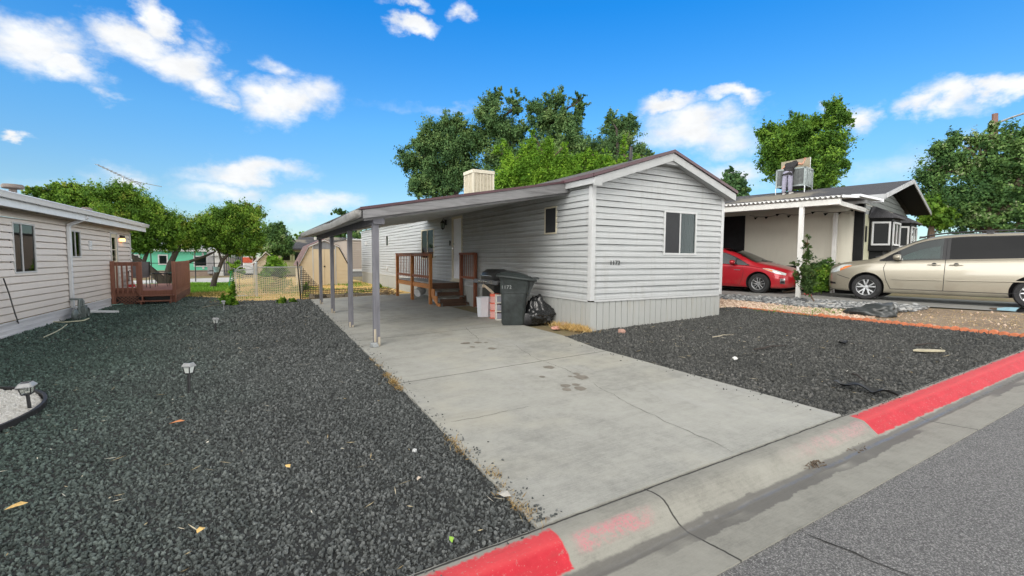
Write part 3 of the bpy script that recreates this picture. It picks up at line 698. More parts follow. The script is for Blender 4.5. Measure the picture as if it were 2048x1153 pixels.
m.box(9.98,HY0,EVZ-.12,10.09,HY1,EVZ-.10); m.build('soffit', M_soffit, home)
m = MB(hl); m.lathe([(.10,0),(.10,.02),(.055,.06),(.036,.08),(.036,.36),(.03,.37),(0.0,.37)], (7.68,7.98,3.80), n=14); m.build('vent_pipe', M_black, ro, smooth=40)
m = MB(hl); m.lathe([(.09,0),(.04,.06),(.04,.3),(0,.3)], (7.3,20.5,3.70), n=12); m.build('vent_pipe', M_galv, ro, smooth=40)
# windows and door
window(home, hl, WF, X, -Y, *wn[0][:2], *wn[0][2:], M_trim, .045, mull=(2.52,), screen=(2.04,2.51), curtains=[(2.06,2.50,M_curtaind),(2.55,2.72,M_curtain),(2.74,3.02,M_curtaind)])
window(home, hl, WL, Y, -X, *wl[0][:2], *wl[0][2:], M_cream, .035, screen=(wl[0][0]+.03, wl[0][1]-.03), curtains=[(wl[0][0]+.03, wl[0][1]-.03, M_curtaind)])
window(home, hl, WL, Y, -X, *wl[1][:2], *wl[1][2:], M_cream, .05, mull=(wl[1][0]+.7,), curtains=[(wl[1][0]+.06, wl[1][0]+.66, M_curtaind)])
window(home, hl, WL, Y, -X, *wl[2][:2], *wl[2][2:], M_trim, .03, gl=M_glassd)
d0, d1 = wl[3][0], wl[3][1]
m = MB(hl); ring(m, WL, Y, -X, d0, d1, .86, 2.95, .07, -.02, .035); m.obox(WL, Y, -X, d0-.0, d1+.0, .0, .10, .83, .862); m.build('door_frame', M_cream, home, bevel=.005)
m = MB(hl); o_ = WL; a, b = d0+.07, d1-.07; wd = b-a
m.obox(o_, Y, -X, a, b, -.05, -.012, .862+.07, 2.88)
for (r0, r1) in ((1.06,1.52),(1.66,2.30),(2.44,2.74)):
    for c0 in (.12, .56):
        ring(m, o_, Y, -X, a+wd*c0, a+wd*(c0+.32), r0, r1, .022, -.012, .0); m.obox(o_, Y, -X, a+wd*c0+.05, a+wd*(c0+.32)-.05, -.012, -.003, r0+.05, r1-.05)
do = m.build('door', M_door, home, bevel=.004)
m = MB(hl); m.lathe([(0,.07),(.026,.065),(.03,.045),(.012,.03),(.03,.0)], np.array([HX0, HY0+b-.07, 1.92])*1.0, 'x', 12); 
for i in range(len(m.v)): m.v[i] = (2*HX0-m.v[i][0], m.v[i][1], m.v[i][2])
m.build('handle', M_chrome, do, smooth=40); m = MB(hl)
m.lathe([(0,-.03),(.028,-.028),(.028,.012)], (HX0, HY0+b-.07, 2.06), 'x', 12); m.build('door_lock', M_chrome, do, smooth=40); m = None
if 0: m.build('handle', M_chrome, do, smooth=40)
# wall lantern, doorbell, vents, number
m = MB(hl); lx, ly, lz = HX0-.13, 14.92, 2.74
m.box(HX0-.05,ly-.05,lz-.02,HX0-.01,ly+.05,lz+.17); m.tube([(HX0-.04,ly,lz+.10),(HX0-.10,ly,lz+.2),(lx,ly,lz+.17)], .012)
m.lathe([(0,.16),(.02,.15),(.085,.07),(.09,.055),(.07,.055)], (lx,ly,lz), n=6); m.lathe([(.055,-.14),(.06,-.12),(.03,-.16),(0,-.19)], (lx,ly,lz), n=6)
for i in range(6):
    a_ = i/6*6.2832; m.beam((lx+.075*math.cos(a_),ly+.075*math.sin(a_),lz+.055),(lx+.055*math.cos(a_),ly+.055*math.sin(a_),lz-.13),.012,.012)
lo = m.build('wall_lantern', M_black, home)
m = MB(hl); m.lathe([(.066,.052),(.05,-.12)], (lx,ly,lz), n=6); m.build('lantern_glass', glass('lantern_glass', (.75,.85,.8), .1), lo)
m = MB(hl); m.box(HX0-.05,14.50,2.02,HX0-.005,14.58,2.19); m.build('doorbell', M_black, home, bevel=.008)
c = onX(733,487,HX0); m = MB(hl); ring(m, WL, Y, -X, c[1]-HY0-.14, c[1]-HY0+.14, c[2]-.13, c[2]+.10, .03, .0, .06); m.obox(WL, Y, -X, c[1]-HY0-.11, c[1]-HY0+.11, 0, .03, c[2]-.1, c[2]+.07); m.build('wall_vent', M_trim, home, bevel=.005)
c = onX(776,537,HX0); m = MB(hl); ring(m, WL, Y, -X, c[1]-HY0-.16, c[1]-HY0+.16, c[2]-.13, c[2]+.13, .04, .0, .04); m.lathe([(0,-.09),(.08,-.085),(.085,0)], (HX0,c[1],c[2]), 'x', 14); m.build('wall_vent', M_trim, home, bevel=.005)
M_num = mat('number_black', (.02,.025,.022), .5)
for i, ch in enumerate('1172'):
    tm = text_mesh(ch, .125, .012); tm.materials.append(M_num)
    to = bpy.data.objects.new('house_number_digit', tm); COL.objects.link(to); to.parent = home; to.rotation_euler = (R(90), 0, 0); to.location = (6.40+i*.072-hl[0], HY0-.026-hl[1], 1.485-hl[2])

# ------------------------------------------------------------------ carport
cl_ = np.array([1.95, 8.1, gz(1.95)])
carport = thing('carport', 'grey wooden carport roof on four slim posts along the white mobile home', 'carport', tuple(cl_))
M_cwood = wood('grey_painted_wood', (.20,.20,.205), 'x', .8, .35); M_cpost = wood('grey_post_wood', (.155,.155,.175), 'z', .8, .35); M_cunder = mat('grey_beadboard', (.52,.53,.53), .8, var=.22, scale=2, stretch=(1,8,1))
M_gut = mat('grey_gutter', (.24,.235,.225), .5, var=.3, scale=4)
CY0, CY1 = 7.95, 16.85
zu = lambda x: 2.31+(x-1.95)*.1755
m = MB(cl_); A_, B_ = 1.68, 5.92
m.ext([(A_,CY0+.03,zu(A_)),(B_,CY0+.03,zu(B_)),(B_,CY0+.03,zu(B_)+.04),(A_,CY0+.03,zu(A_)+.04)], (0,CY1-CY0-.03,0)); 
for i in range(34):
    x_ = 1.75+i*.125; m.ext([(x_,CY0+.04,zu(x_)-.007),(x_+.105,CY0+.04,zu(x_+.105)-.007),(x_+.105,CY0+.04,zu(x_+.105)),(x_,CY0+.04,zu(x_))], (0,CY1-CY0-.1,0))
m.build('ceiling_boards', M_cunder, carport)
m = MB(cl_); m.ext([(A_-.04,CY0-.03,zu(A_)+.135),(B_,CY0-.03,zu(B_)+.205),(B_,CY0-.03,zu(B_)+.235),(A_-.04,CY0-.03,zu(A_)+.165)], (0,CY1-CY0+.06,0)); rr_ = m.build('roof_deck', M_shin, carport)
m = MB(cl_); m.ext([(A_-.045,CY0-.045,zu(A_)+.125),(B_,CY0-.045,zu(B_)+.195),(B_,CY0-.045,zu(B_)+.24),(A_-.045,CY0-.045,zu(A_)+.17)], (0,.014,0)); m.build('drip_edge', M_maroon, rr_)
m = MB(cl_); m.ext([(A_,CY0-.03,zu(A_)-.015),(B_+.0,CY0-.03,zu(B_)-.005),(B_,CY0-.03,zu(B_)+.195),(A_,CY0-.03,zu(A_)+.125)], (0,.04,0)); m.ext([(A_,CY1-.04,zu(A_)-.01),(B_,CY1-.04,zu(B_)-.01),(B_,CY1-.04,zu(B_)+.19),(A_,CY1-.04,zu(A_)+.12)], (0,.04,0))
m.ext([(A_+.03,CY0+.05,zu(A_+.03)-.055),(B_-.02,CY0+.05,zu(B_)-.055),(B_-.02,CY0+.05,zu(B_)-.01),(A_+.03,CY0+.05,zu(A_+.03)-.01)], (0,.05,0))
m.box(1.655,CY0+.02,zu(A_)-.01,1.68,CY1-.05,zu(A_)+.12)
m.build('fascia', M_cwood, carport)
PST = [(1.92,8.10),(1.95,10.55),(2.02,13.5),(2.08,16.3)]
m = MB(cl_); m.beam((1.94,CY0+.08,2.245),(2.08,CY1-.05,2.245),.09,.13); m.build('beam', M_cpost, carport)
m = MB(cl_); m.box(1.86,8.01,2.17,2.06,8.20,2.30); m.build('post_cap', M_cpost, carport, bevel=.006)
M_bare = wood('bare_wood', (.42,.37,.29), 'z', .85, .3)
for i, (x_, y_) in enumerate(PST):
    m = MB(cl_); g_ = gz(x_)+.012; s_ = .052 if i == 0 else .047; m.box(x_-s_,y_-s_,g_+.005,x_+s_,y_+s_,2.185)
    po = m.build('post', M_cpost, carport, bevel=.006)
    m = MB(cl_); m.box(x_-s_-.004,y_-s_-.006,g_+.004,x_-s_+.035,y_-s_-.001,g_+(.30 if i == 0 else .12)); m.box(x_+.01,y_-s_-.006,g_+.004,x_+s_,y_-s_-.001,g_+(.16 if i == 0 else .05)); m.build('bare_patch', M_bare, po)
    if i == 0:
        m = MB(cl_); m.box(x_-.13,y_-.12,g_,x_-.01,y_-.056,g_+.075); m.box(x_-.10,y_-.15,g_,x_+.0,y_-.12,g_+.05); m.build('base_bracket', M_galv, po, bevel=.008)
m = MB(cl_)
gp = [(0,.055),(0,-.045),(.035,-.07),(.08,-.06),(.098,-.015),(.098,.05),(.088,.06)]
ys = [CY0-.03, 8.7, 9.6, 10.6, 11.6, 13, 15, CY1]; sag = [0,-.012,-.03,-.045,-.03,-.02,-.008,0]
m.grid(lambda a, b: (1.65-gp[int(round(b*6))][0], ys[int(round(a*7))], zu(A_)+.06+gp[int(round(b*6))][1]+sag[int(round(a*7))]), 7, 6)
m.add([(1.65-p_[0], CY0-.03, zu(A_)+.06+p_[1]) for p_ in gp], [tuple(range(7))]); go = m.build('gutter', M_gut, carport, smooth=40, normals=False)
sd_ = go.modifiers.new('s', 'SOLIDIFY'); sd_.thickness = .006

# ------------------------------------------------------------------ porch with steps at the side door
M_redw = wood('red_brown_wood', (.23,.075,.035), 'z', .7, .4); M_redwx = wood('red_brown_rail_wood', (.20,.07,.035), 'y', .7, .4); M_org = wood('orange_stained_wood', (.47,.19,.055), 'y', .65, .3); M_tread = wood('grey_tread_wood', (.15,.14,.12), 'x', .85, .35); M_deckb = wood('grey_deck_board', (.36,.36,.35), 'y', .85, .25); M_darkw = wood('dark_riser_wood', (.10,.055,.035), 'x', .8, .5)
DX0, DX1, DY0, DY1, DZ = 5.0, 5.90, 13.75, 17.55, .82
pl_ = np.array([5.0, 13.75, gz(5)])
porch = thing('porch', 'wooden porch with orange brown railing and four steps by the white side door', 'porch', tuple(pl_))
m = MB(pl_)
for i in range(6): m.box(DX0+i*.15,DY0,DZ-.035,DX0+i*.15+.144,DY1,DZ)
m.build('deck', M_deckb, porch, bevel=.003)
m = MB(pl_); m.box(DX0-.04,DY0+.06,DZ-.19,DX0-.002,DY1-.05,DZ-.045); m.build('rim_joist', M_org, porch)
m = MB(pl_); m.box(DX0,DY0-.04,DZ-.19,DX1,DY0-.002,DZ-.002); m.build('front_board', M_darkw, porch); m = MB(pl_); m.box(DX0,DY1,DZ-.19,DX1,DY1+.04,DZ); m.build('front_board', M_darkw, porch)
for (x_, y_, top) in ((5.0,13.80,1.74),(5.0,15.65,1.72),(5.0,17.48,1.74)):
    m = MB(pl_); m.box(x_-.09,y_-.048,gz(x_)+.012,x_-.042,y_+.048,top); m.box(x_-.042,y_-.048,gz(x_)+.012,x_+.006,y_+.048,top-.012); m.build('post', M_org if True else 0, porch, bevel=.004)
for (ya, yb) in ((13.85,15.60),(15.70,17.43)):
    m = MB(pl_); m.box(DX0-.07,ya,1.66,DX0-.03,yb,1.735); m.box(DX0-.07,ya,.96,DX0-.03,yb,1.04)
    k_ = 9
    for i in range(k_):
        yy = ya+(yb-ya)*(i+.5)/k_; m.box(DX0-.030,yy-.017,.92,DX0-.010,yy+.017,1.70)
    m.build('railing', M_redw, porch, bevel=.003)
m = MB(pl_); m.box(DX0-.10,13.72,1.742,DX0+.02,17.55,1.775); m.build('top_rail', M_redwx, porch, bevel=.004)
m = MB(pl_)
for i in range(7): yy = 12.54+i*.135; m.box(5.80,yy-.016,.98,5.812,yy+.016,1.72)
m.box(5.77,12.42,1.70,5.86,13.45,1.77); m.box(5.78,12.44,.98,5.83,13.42,1.05); m.box(5.80,12.36,gz(5.9),5.89,12.45,1.76); m.box(5.80,13.40,gz(5.9),5.89,13.49,1.76); m.build('railing', M_redw, porch, bevel=.003)
tz = [.63,.43,.23]
for i, z_ in enumerate(tz):
    y1_ = DY0-.04-i*.235; m = MB(pl_); m.box(DX0-.02,y1_-.26,z_-.04,DX1-.04,y1_-.002,z_); m.build('tread', M_tread, porch, bevel=.004)
m = MB(pl_)
zz = [gz(5)+.015]+[.23,.43,.63]
for i in range(4):
    y1_ = DY0-.06-(3-i)*.235; z0_ = zz[i] if i else gz(5)+.015
    if i < 3: m.box(DX0+.05,y1_-.012,z0_,DX1-.08,y1_,z0_+.115)
m.build('riser', M_darkw, porch)
for x_ in (DX0-.06, DX1-.035):
    m = MB(pl_); pts = [(x_,DY0-.045,.63)]; yy = DY0-.045
    pts = [(x_,DY0-.045,.64),(x_,DY0-.30,.64),(x_,DY0-.30,.44),(x_,DY0-.535,.44),(x_,DY0-.535,.24),(x_,DY0-.77,.24),(x_,DY0-.77,gz(x_)+.012),(x_,DY0-.58,gz(x_)+.012),(x_,DY0-.045,.42)]
    m.ext(pts, (.038,0,0)); m.build('stringer', M_org if x_ < 5.2 else M_darkw, porch)
# clutter under and beside the porch
m = MB((5.3,16.2,gz(5.3))); m.lathe([(.0,0),(.15,0),(.17,.28),(.18,.28),(.18,.30),(.155,.30),(.14,.02)], (5.3,16.2,gz(5.3)+.012), n=18); o = m.build('bucket', mat('white_bucket_plastic', (.7,.7,.7), .4), smooth=40); tag(o, 'white plastic bucket lying under the wooden porch', 'bucket'); o.rotation_euler = (0, R(70), R(30)); o.location.z += .18
m = MB((5.35,14.9,gz(5.3))); m.lathe([(0,0),(.17,0),(.18,.32),(.19,.33),(.19,.36),(0,.38)], (5.45,14.6,gz(5.4)+.012), n=18); o = m.build('bucket', mat('pale_bucket_plastic', (.45,.47,.5), .4), smooth=40); tag(o, 'pale grey lidded pail standing behind the porch steps', 'bucket')
m = MB((5.0,18.3,gz(5)))
for i in range(46):
    a = random.uniform(0, 6.28); c0 = np.array([4.86+random.uniform(-.28,.2), 18.2+random.uniform(-.55,.45), gz(5)+.02+random.uniform(0,.12)]); d_ = np.array([math.cos(a), math.sin(a), random.uniform(-.05,.55)])*random.uniform(.15,.42)
    m.tube([c0, c0+d_*.5+np.array([0,0,.02]), c0+d_], [.012,.009,.004], 5)
tag(m.build('brush_pile', wood('dead_branch', (.26,.18,.10), 'x')), 'pile of dead brown branches at the far end of the porch', 'branches')

# ------------------------------------------------------------------ things beside the home
M_bin = mat('dark_bin_plastic', (.018,.023,.023), .42, var=.5, scale=3.2, col2=(.034,.042,.042)); 
def rrect(hx, hy, r, n=5):
    out = []
    for cx, cy, a0 in ((hx-r,hy-r,0),(-hx+r,hy-r,90),(-hx+r,-hy+r,180),(hx-r,-hy+r,270)):
        for i in range(n+1):
            a = R(a0+90*i/n); out.append((cx+r*math.cos(a), cy+r*math.sin(a)))
    return out
def loft(mb, secs, mi=0, cap0=True, cap1=True):
    n = len(secs[0]); vs = [p for s in secs for p in s]
    fs = [(i*n+j, i*n+(j+1)%n, (i+1)*n+(j+1)%n, (i+1)*n+j) for i in range(len(secs)-1) for j in range(n)]
    if cap0: fs.append(tuple(range(n-1,-1,-1)))
    if cap1: fs.append(tuple((len(secs)-1)*n+j for j in range(n)))
    mb.add(vs, fs, mi)
def sec(hx, hy, r, z, dx=0, n=5, dz=lambda x, y: 0): return [(x+dx, y, z+dz(x, y)) for x, y in rrect(hx, hy, r, n)]
bp = pg(1026, 649); bp[2] = gz(bp[0])+.012
bin_ = thing('wheelie_bin', 'large dark wheeled rubbish bin with a domed lid and painted number 1172', 'wheelie bin', tuple(bp), R(-29.8))
m = MB(); loft(m, [sec(.235,.25,.09,0), sec(.255,.265,.09,.05), sec(.285,.29,.10,.70,.02), sec(.305,.305,.10,.705,.025), sec(.325,.315,.10,.98,.035), sec(.345,.33,.10,1.0,.04), sec(.35,.335,.10,1.05,.045), sec(.33,.32,.10,1.05,.045)], cap1=True)
m.box(.34,-.24,.90,.46,.24,.96); m.ext([(.31,-.2,.55),(.46,-.2,.93),(.36,-.2,.93)], (0,.03,0)); m.ext([(.31,.17,.55),(.46,.17,.93),(.36,.17,.93)], (0,.03,0))
m.build('body', M_bin, bin_, smooth=35)
m = MB(); dz = lambda x, y: -.13*max(0, x)/.55
loft(m, [sec(.43,.36,.12,1.045,.07,5,dz), sec(.445,.37,.12,1.06,.07,5,dz), sec(.445,.37,.12,1.09,.07,5,dz), sec(.40,.33,.12,1.115,.05,5,dz), sec(.34,.27,.12,1.115,.03,5,dz), sec(.30,.23,.10,1.15,.02,5,dz), sec(.16,.12,.06,1.165,.02,5,dz)])
m.box(.44,-.28,1.0,.56,.28,1.03); li = m.build('lid', M_bin, bin_, smooth=35)
for s in (-1, 1):
    m = MB(); m.lathe([(0,-.03),(.10,-.03),(.13,-.015),(.13,.015),(.10,.03),(0,.03)], (.30, s*.20, .13), 'y', 18); m.build('wheel', M_blackpl, bin_, smooth=40)
M_fpaint = mat('faded_white_paint', (.30,.32,.32), .7, var=.3, scale=30)
for i, ch in enumerate('1172'):
    tm = text_mesh(ch, .105, .003); tm.materials.append(M_fpaint); to = bpy.data.objects.new('painted_digit', tm); COL.objects.link(to); to.parent = bin_
    to.rotation_euler = (R(90), 0, 0); to.location = (-.262+i*.058, -.318, .80)
# bag
bg_ = pg(1072, 648); bgz = gz(bg_[0])
bm = bmesh.new(); bmesh.ops.create_icosphere(bm, subdivisions=5, radius=1)
from mathutils import noise as MN
for v in bm.verts:
    p = v.co.copy(); r_ = 1.0
    w1 = MN.noise(p*1.6+Vector((3,1,7)))*.20; q = Vector((p.x*2.2+p.z*2.0, p.y*2.2, p.z*3.2)); w2 = abs(MN.noise(q*1.25))*.22; w3 = abs(MN.noise(q*3.4+Vector((9,2,1))))*.09
    p = p*(1+w1+w2-.12+w3)
    top = max(0, p.z)
    p.x *= (1-.42*top**1.1); p.y *= (1-.45*top**1.1)
    if p.z > .6: p.z += (p.z-.6)*.75
    p.z = max(p.z, -.62)
    v.co = Vector((p.x*.385+(.13*max(0, p.x) if p.z > 0 else 0), p.y*.33, (p.z+.62)*.325))
me = bpy.data.meshes.new('rubbish_bag'); bm.to_mesh(me); bm.free(); me.shade_smooth(); me.materials.append(mat('black_bag_film', (.014,.015,.016), .28, var=.3, spec=.6))
o = bpy.data.objects.new('rubbish_bag', me); COL.objects.link(o); o.location = (bg_[0]+.02, bg_[1]+.05, bgz+.005); o.rotation_euler = (0, 0, R(-29.8)); tag(o, 'black plastic rubbish bag slumped against the white skirting beside the bin', 'rubbish bag')
# white bin, drawers
wb = pg(972, 634); wz = gz(wb[0])+.012
o_ = thing('storage_bin', 'white plastic bin with chamfered corners in front of the barbecue', 'plastic bin', (wb[0]-.04, wb[1]+.02, wz), R(-24))
m = MB(); cs = lambda h, w_, z_: [(h,-w_*.5,z_),(h,w_*.5,z_),(h*.5,w_,z_),(-h*.5,w_,z_),(-h,w_*.5,z_),(-h,-w_*.5,z_),(-h*.5,-w_,z_),(h*.5,-w_,z_)]
loft(m, [cs(.165,.145,0), cs(.19,.17,.46), cs(.20,.18,.462), cs(.20,.18,.485), cs(.18,.16,.485), cs(.15,.135,.06)], cap1=True); m.build('tub', mat('white_plastic', (.72,.74,.78), .4, var=.04), o_, smooth=20)
M_opl = mat('orange_clear_plastic', (.85,.16,.09), .25, var=.1); M_opk = mat('pink_clear_plastic', (.80,.42,.38), .25, var=.1)
dp = pg(983, 640); dz_ = gz(dp[0])+.012
d1_ = thing('drawer_tower', 'narrow orange and pink see through drawer tower beside the white bin', 'drawers', (dp[0]+.17, dp[1]+.17, dz_), R(-24))
m = MB(); m.box(-.11,-.13,0,.11,.13,.02)
for z_ in (.19,.37,.55): m.box(-.115,-.135,z_-.012,.115,.135,z_+.012)
m.box(-.11,-.13,.56,.11,.13,.60); m.box(.06,-.14,.0,.115,.135,.60); m.build('frame', M_opl, d1_, bevel=.006)
for z_ in (.025,.205,.385): m = MB(); m.ext([(-.10,-.125,z_),(.06,-.125,z_),(.06,-.125,z_+.15),(-.112,-.135,z_+.15)], (0,.25,0)); m.build('drawer', M_opk, d1_, bevel=.006)
d2_ = thing('drawer_tower', 'white framed drawer unit with clear drawers squeezed against the dark bin', 'drawers', (dp[0]+.19, dp[1]-.15, dz_), R(-24))
m = MB(); 
for z_ in (0,.20,.40,.57): m.box(-.15,-.16,z_,.15,.14,z_+.028)
for (x_, y_) in ((-.15,-.16),(.12,-.16),(-.15,.11),(.12,.11)): m.box(x_,y_,0,x_+.03,y_+.03,.6)
m.build('frame', mat('cream_plastic', (.75,.73,.66), .4, var=.05), d2_, bevel=.005)
M_clr = mat('clear_drawer_plastic', (.36,.36,.42), .15, var=.3)
for z_ in (.03,.23,.43): m = MB(); m.box(-.145,-.155,z_+.005,.13,.12,z_+.135); m.build('drawer', M_clr, d2_, bevel=.008)
tp = np.array([dp[0]+.12, dp[1]+.17, dz_+.60]); m = MB(tuple(tp))
m.tube([tp+(0.02,0,.0), tp+(-.05,.05,.08), tp+(-.14,.12,.17), tp+(-.20,.16,.19)], [.03,.035,.03,.05], 9); tag(m.build('paint_roller', mat('rag_paper', (.66,.55,.42), .9, var=.4, scale=20), smooth=60), 'rolled tan paper with orange marks leaning out of the orange drawers', 'paper roll')
# barbecue
gp_ = np.array([5.56, 10.55, gz(5.5)+.012]); grill = thing('barbecue', 'black gas barbecue with closed lid and side shelf against the white wall', 'barbecue', tuple(gp_), R(-90))
# local: x along the front (towards the street), -y is the front (faces the drive)
M_gblk = mat('barbecue_enamel', (.02,.021,.021), .35, var=.4, scale=5, col2=(.032,.033,.033)); M_ggry = mat('barbecue_grey', (.15,.15,.155), .45, var=.2)
m = MB(); m.box(-.33,-.22,.07,.33,.24,.76); 
for x_ in (-.31,.26): m.box(x_,-.2,.0,x_+.05,-.15,.08); m.box(x_,.15,.0,x_+.05,.2,.08)
m.build('cabinet', M_gblk, grill, bevel=.008)
m = MB(); m.box(-.325,-.232,.10,-.005,-.221,.72); m.box(.005,-.232,.10,.325,-.221,.72); m.build('door', M_gblk, grill, bevel=.005)
m = MB(); m.box(-.36,-.27,.77,.36,.27,.88); m.build('firebox', M_gblk, grill, bevel=.01)
m = MB(); prof_ = [(-.26,0),(-.27,.10),(-.22,.20),(-.10,.275),(.06,.28),(.20,.22),(.27,.10),(.27,0)]
m.ext([(-.34, y_, .885+z_) for y_, z_ in prof_], (.68,0,0)); ll = m.build('lid', M_gblk, grill, smooth=40, bevel=.012)
m = MB(); m.tube([(-.26,-.255,.99),(-.26,-.31,1.0),(.26,-.31,1.0),(.26,-.255,.99)], .011, 8); m.build('handle', M_chrome, ll, smooth=50)
m = MB(); m.ext([(-.68,-.30,.78),(-.68,-.345,.80),(-.68,-.30,.895),(-.68,-.27,.895)], (1.36,0,0)); pn = m.build('control_panel', M_ggry, grill, bevel=.006)
for i in range(4): m = MB(); m.lathe([(0,-.045),(.028,-.043),(.034,0),(.034,.01)], (-.24+i*.13,-.332,.845), 'y', 14); m.build('knob', M_chrome, pn, smooth=40)
m = MB(); ring(m, (0,0,0), X, -Y, .31,.43,.81,.88,.012,.325,.338); m.build('badge', M_chrome, pn)
for s in (-1, 1): m = MB(); m.box(min(s*.36,s*.70),-.26,.855,max(s*.36,s*.70),.22,.885); m.build('side_shelf', M_ggry, grill, bevel=.008)
m = MB(); m.box(.02,-.04,0,.09,.02,.38); o = MB((5.75,11.32,gz(5.7))); o.box(5.72,11.28,gz(5.7),5.78,11.34,1.31); tag(o.build('plastic_pipe', mat('white_pvc', (.72,.74,.76), .4, var=.04), bevel=.01), 'white plastic pipe standing upright behind the barbecue', 'pipe')

# ------------------------------------------------------------------ neighbouring pale home on the left
LA = math.atan(.0532); UL = np.array([math.sin(LA), math.cos(LA), 0]); NL = np.array([math.cos(LA), -math.sin(LA), 0])   # along the wall, outward (towards us)
LO = np.array([-5.186+.0532*2.0, 2.0, 0])
left = thing('manufactured_home', 'pale beige sided home with white gutter, downpipe and lit door lamp', 'mobile home', (LO[0], LO[1], -.13))
lo3 = np.array([LO[0], LO[1], -.13])
def LS(y): return (y-2.0)/math.cos(LA)
M_wtrim = mat('bright_white_trim', (.64,.66,.68), .45, var=.08)
M_beige = m_siding('pale_beige_siding', (.69,.635,.585), .12, (.30,.26,.22)); M_lskirt = mat('white_skirting_board', (.58,.58,.60), .6, var=.2, scale=3, stretch=(1,.3,6))
Lh = [(LS(14.14),LS(15.17),1.20,2.33),(LS(17.30),LS(17.98),1.55,2.31),(LS(20.66),LS(21.42),.35,2.42)]
LE = LS(23.05)
m = MB(lo3); siding(m, LO, UL, NL, lambda z: (0, LE), .20, 2.62, .158, Lh, dutch=False)
E_ = LO+UL*LE; m.add([E_+Z*-.3, E_-NL*7+Z*-.3, E_-NL*7+Z*2.6, E_+Z*2.6], [(0,1,2,3)]); m.add([LO+Z*-.3, LO-NL*7+Z*-.3, LO-NL*7+Z*2.6, LO+Z*2.6], [(0,1,2,3)])
m.build('wall', M_beige, left, normals=False)
m = MB(lo3); m.obox(LO, UL, NL, 0, LE, -.03, .012, -.2, .13); m.obox(LO, UL, NL, 0, LE, -.0, .035, .13, .175); m.obox(LO, UL, NL, 0, LE, 0, .035, -.13, -.085); m.obox(LO, UL, NL, 0, LE, 0, .022, -.01, .01); m.build('skirting', M_lskirt, left)
m = MB(lo3); m.obox(LO, UL, NL, LE-.07, LE+.03, -.02, .03, .18, 2.55); m.build('corner_trim', M_trim, left); m = MB(lo3); m.obox(LO, UL, NL, LE+.03, LE+.10, -.35, -.02, .0, 2.5); m.build('corner_post', M_black, left)
window(left, lo3, LO, UL, NL, *Lh[0], M_trim, .035, mull=(Lh[0][0]+.40,), gl=M_glassd, curtains=[(Lh[0][0]+.04,Lh[0][0]+.36,M_curtaind),(Lh[0][0]+.46,Lh[0][1]-.05,M_curtaind)])
window(left, lo3, LO, UL, NL, *Lh[1], M_trim, .035, mull=(Lh[1][0]+.3,), gl=M_glassd)
a, b = Lh[2][:2]
m = MB(lo3); ring(m, LO, UL, NL, a, b, .33, 2.42, .06, -.02, .035); m.build('door_frame', M_trim, left)
m = MB(lo3); ring(m, LO, UL, NL, a+.06, b-.06, .38, 2.36, .12, -.03, .012); m.obox(LO, UL, NL, a+.17, b-.17, -.03, .004, .45, 1.42); dd = m.build('door', M_cream, left); m = MB(lo3); m.obox(LO, UL, NL, a+.17, b-.17, -.02, -.012, 1.42, 2.25); m.build('pane', M_glassd, dd); m = MB(lo3); m.obox(LO, UL, NL, a+.17, b-.17, -.012, .008, 1.80, 1.83); m.build('glazing_bar', M_cream, dd)
c = LO+UL*LS(21.86); m = MB(lo3); m.obox(c, UL, NL, -.13, .13, 0, .11, 2.24, 2.35); lm = m.build('door_lamp', M_black, left, bevel=.01); m = MB(lo3); m.obox(c, UL, NL, -.12, .12, .01, .12, 2.13, 2.24); m.build('lamp_glass', mat('lit_lamp_glass', (.9,.5,.2), .4, emit=((1.0,.42,.12), 3.2)), lm, bevel=.02)
c = LO+UL*LS(18.7); m = MB(lo3); m.obox(c, UL, NL, -.10, .10, .01, .05, 1.78, 2.06); 
for i in range(4): m.obox(c, UL, NL, -.08, .08, .05, .058, 1.80+i*.065, 1.83+i*.065)
m.build('wall_vent', M_wtrim, left, bevel=.004)
# eave, gutter, roof
m = MB(lo3); m.obox(LO, UL, NL, -.3, LE+.45, -.5, .42, 2.60, 2.625); m.build('soffit', mat('stained_soffit', (.40,.37,.33), .8, var=.35, scale=2), left)
m = MB(lo3); m.obox(LO, UL, NL, -.3, LE+.45, .405, .43, 2.56, 2.83); m.obox(LO, UL, NL, LE+.43, LE+.45, -3, .40, 2.60, 2.8); m.build('fascia', M_wtrim, left)
m = MB(lo3); gp = [(.0,.09),(0,0),(.02,-.03),(.085,-.03),(.10,.0),(.11,.06),(.125,.075),(.125,.095)]
P = lambda s, t_, z: LO+UL*s+NL*t_+Z*z
m.grid(lambda p_, q: P(-.3+(LE+.75)*p_, .432+gp[int(round(q*7))][0], 2.755+gp[int(round(q*7))][1]+.012*math.sin(p_*9)), 24, 7); m.add([P(LE+.45, .432+g_[0], 2.755+g_[1]) for g_ in gp], [tuple(range(8))])
gg = m.build('gutter', M_wtrim, left, smooth=40, normals=False); gg.modifiers.new('s', 'SOLIDIFY').thickness = .005
m = MB(lo3)
m.ext([P(-.3,.43,2.83), P(-.3,-3.4,3.36), P(-.3,-7.2,2.83), P(-.3,-7.2,2.78), P(-.3,-3.4,3.31), P(-.3,.43,2.79)], UL*(LE+.75)); lr = m.build('roof', mat('pale_metal_roof', (.40,.40,.40), .5, var=.12), left)
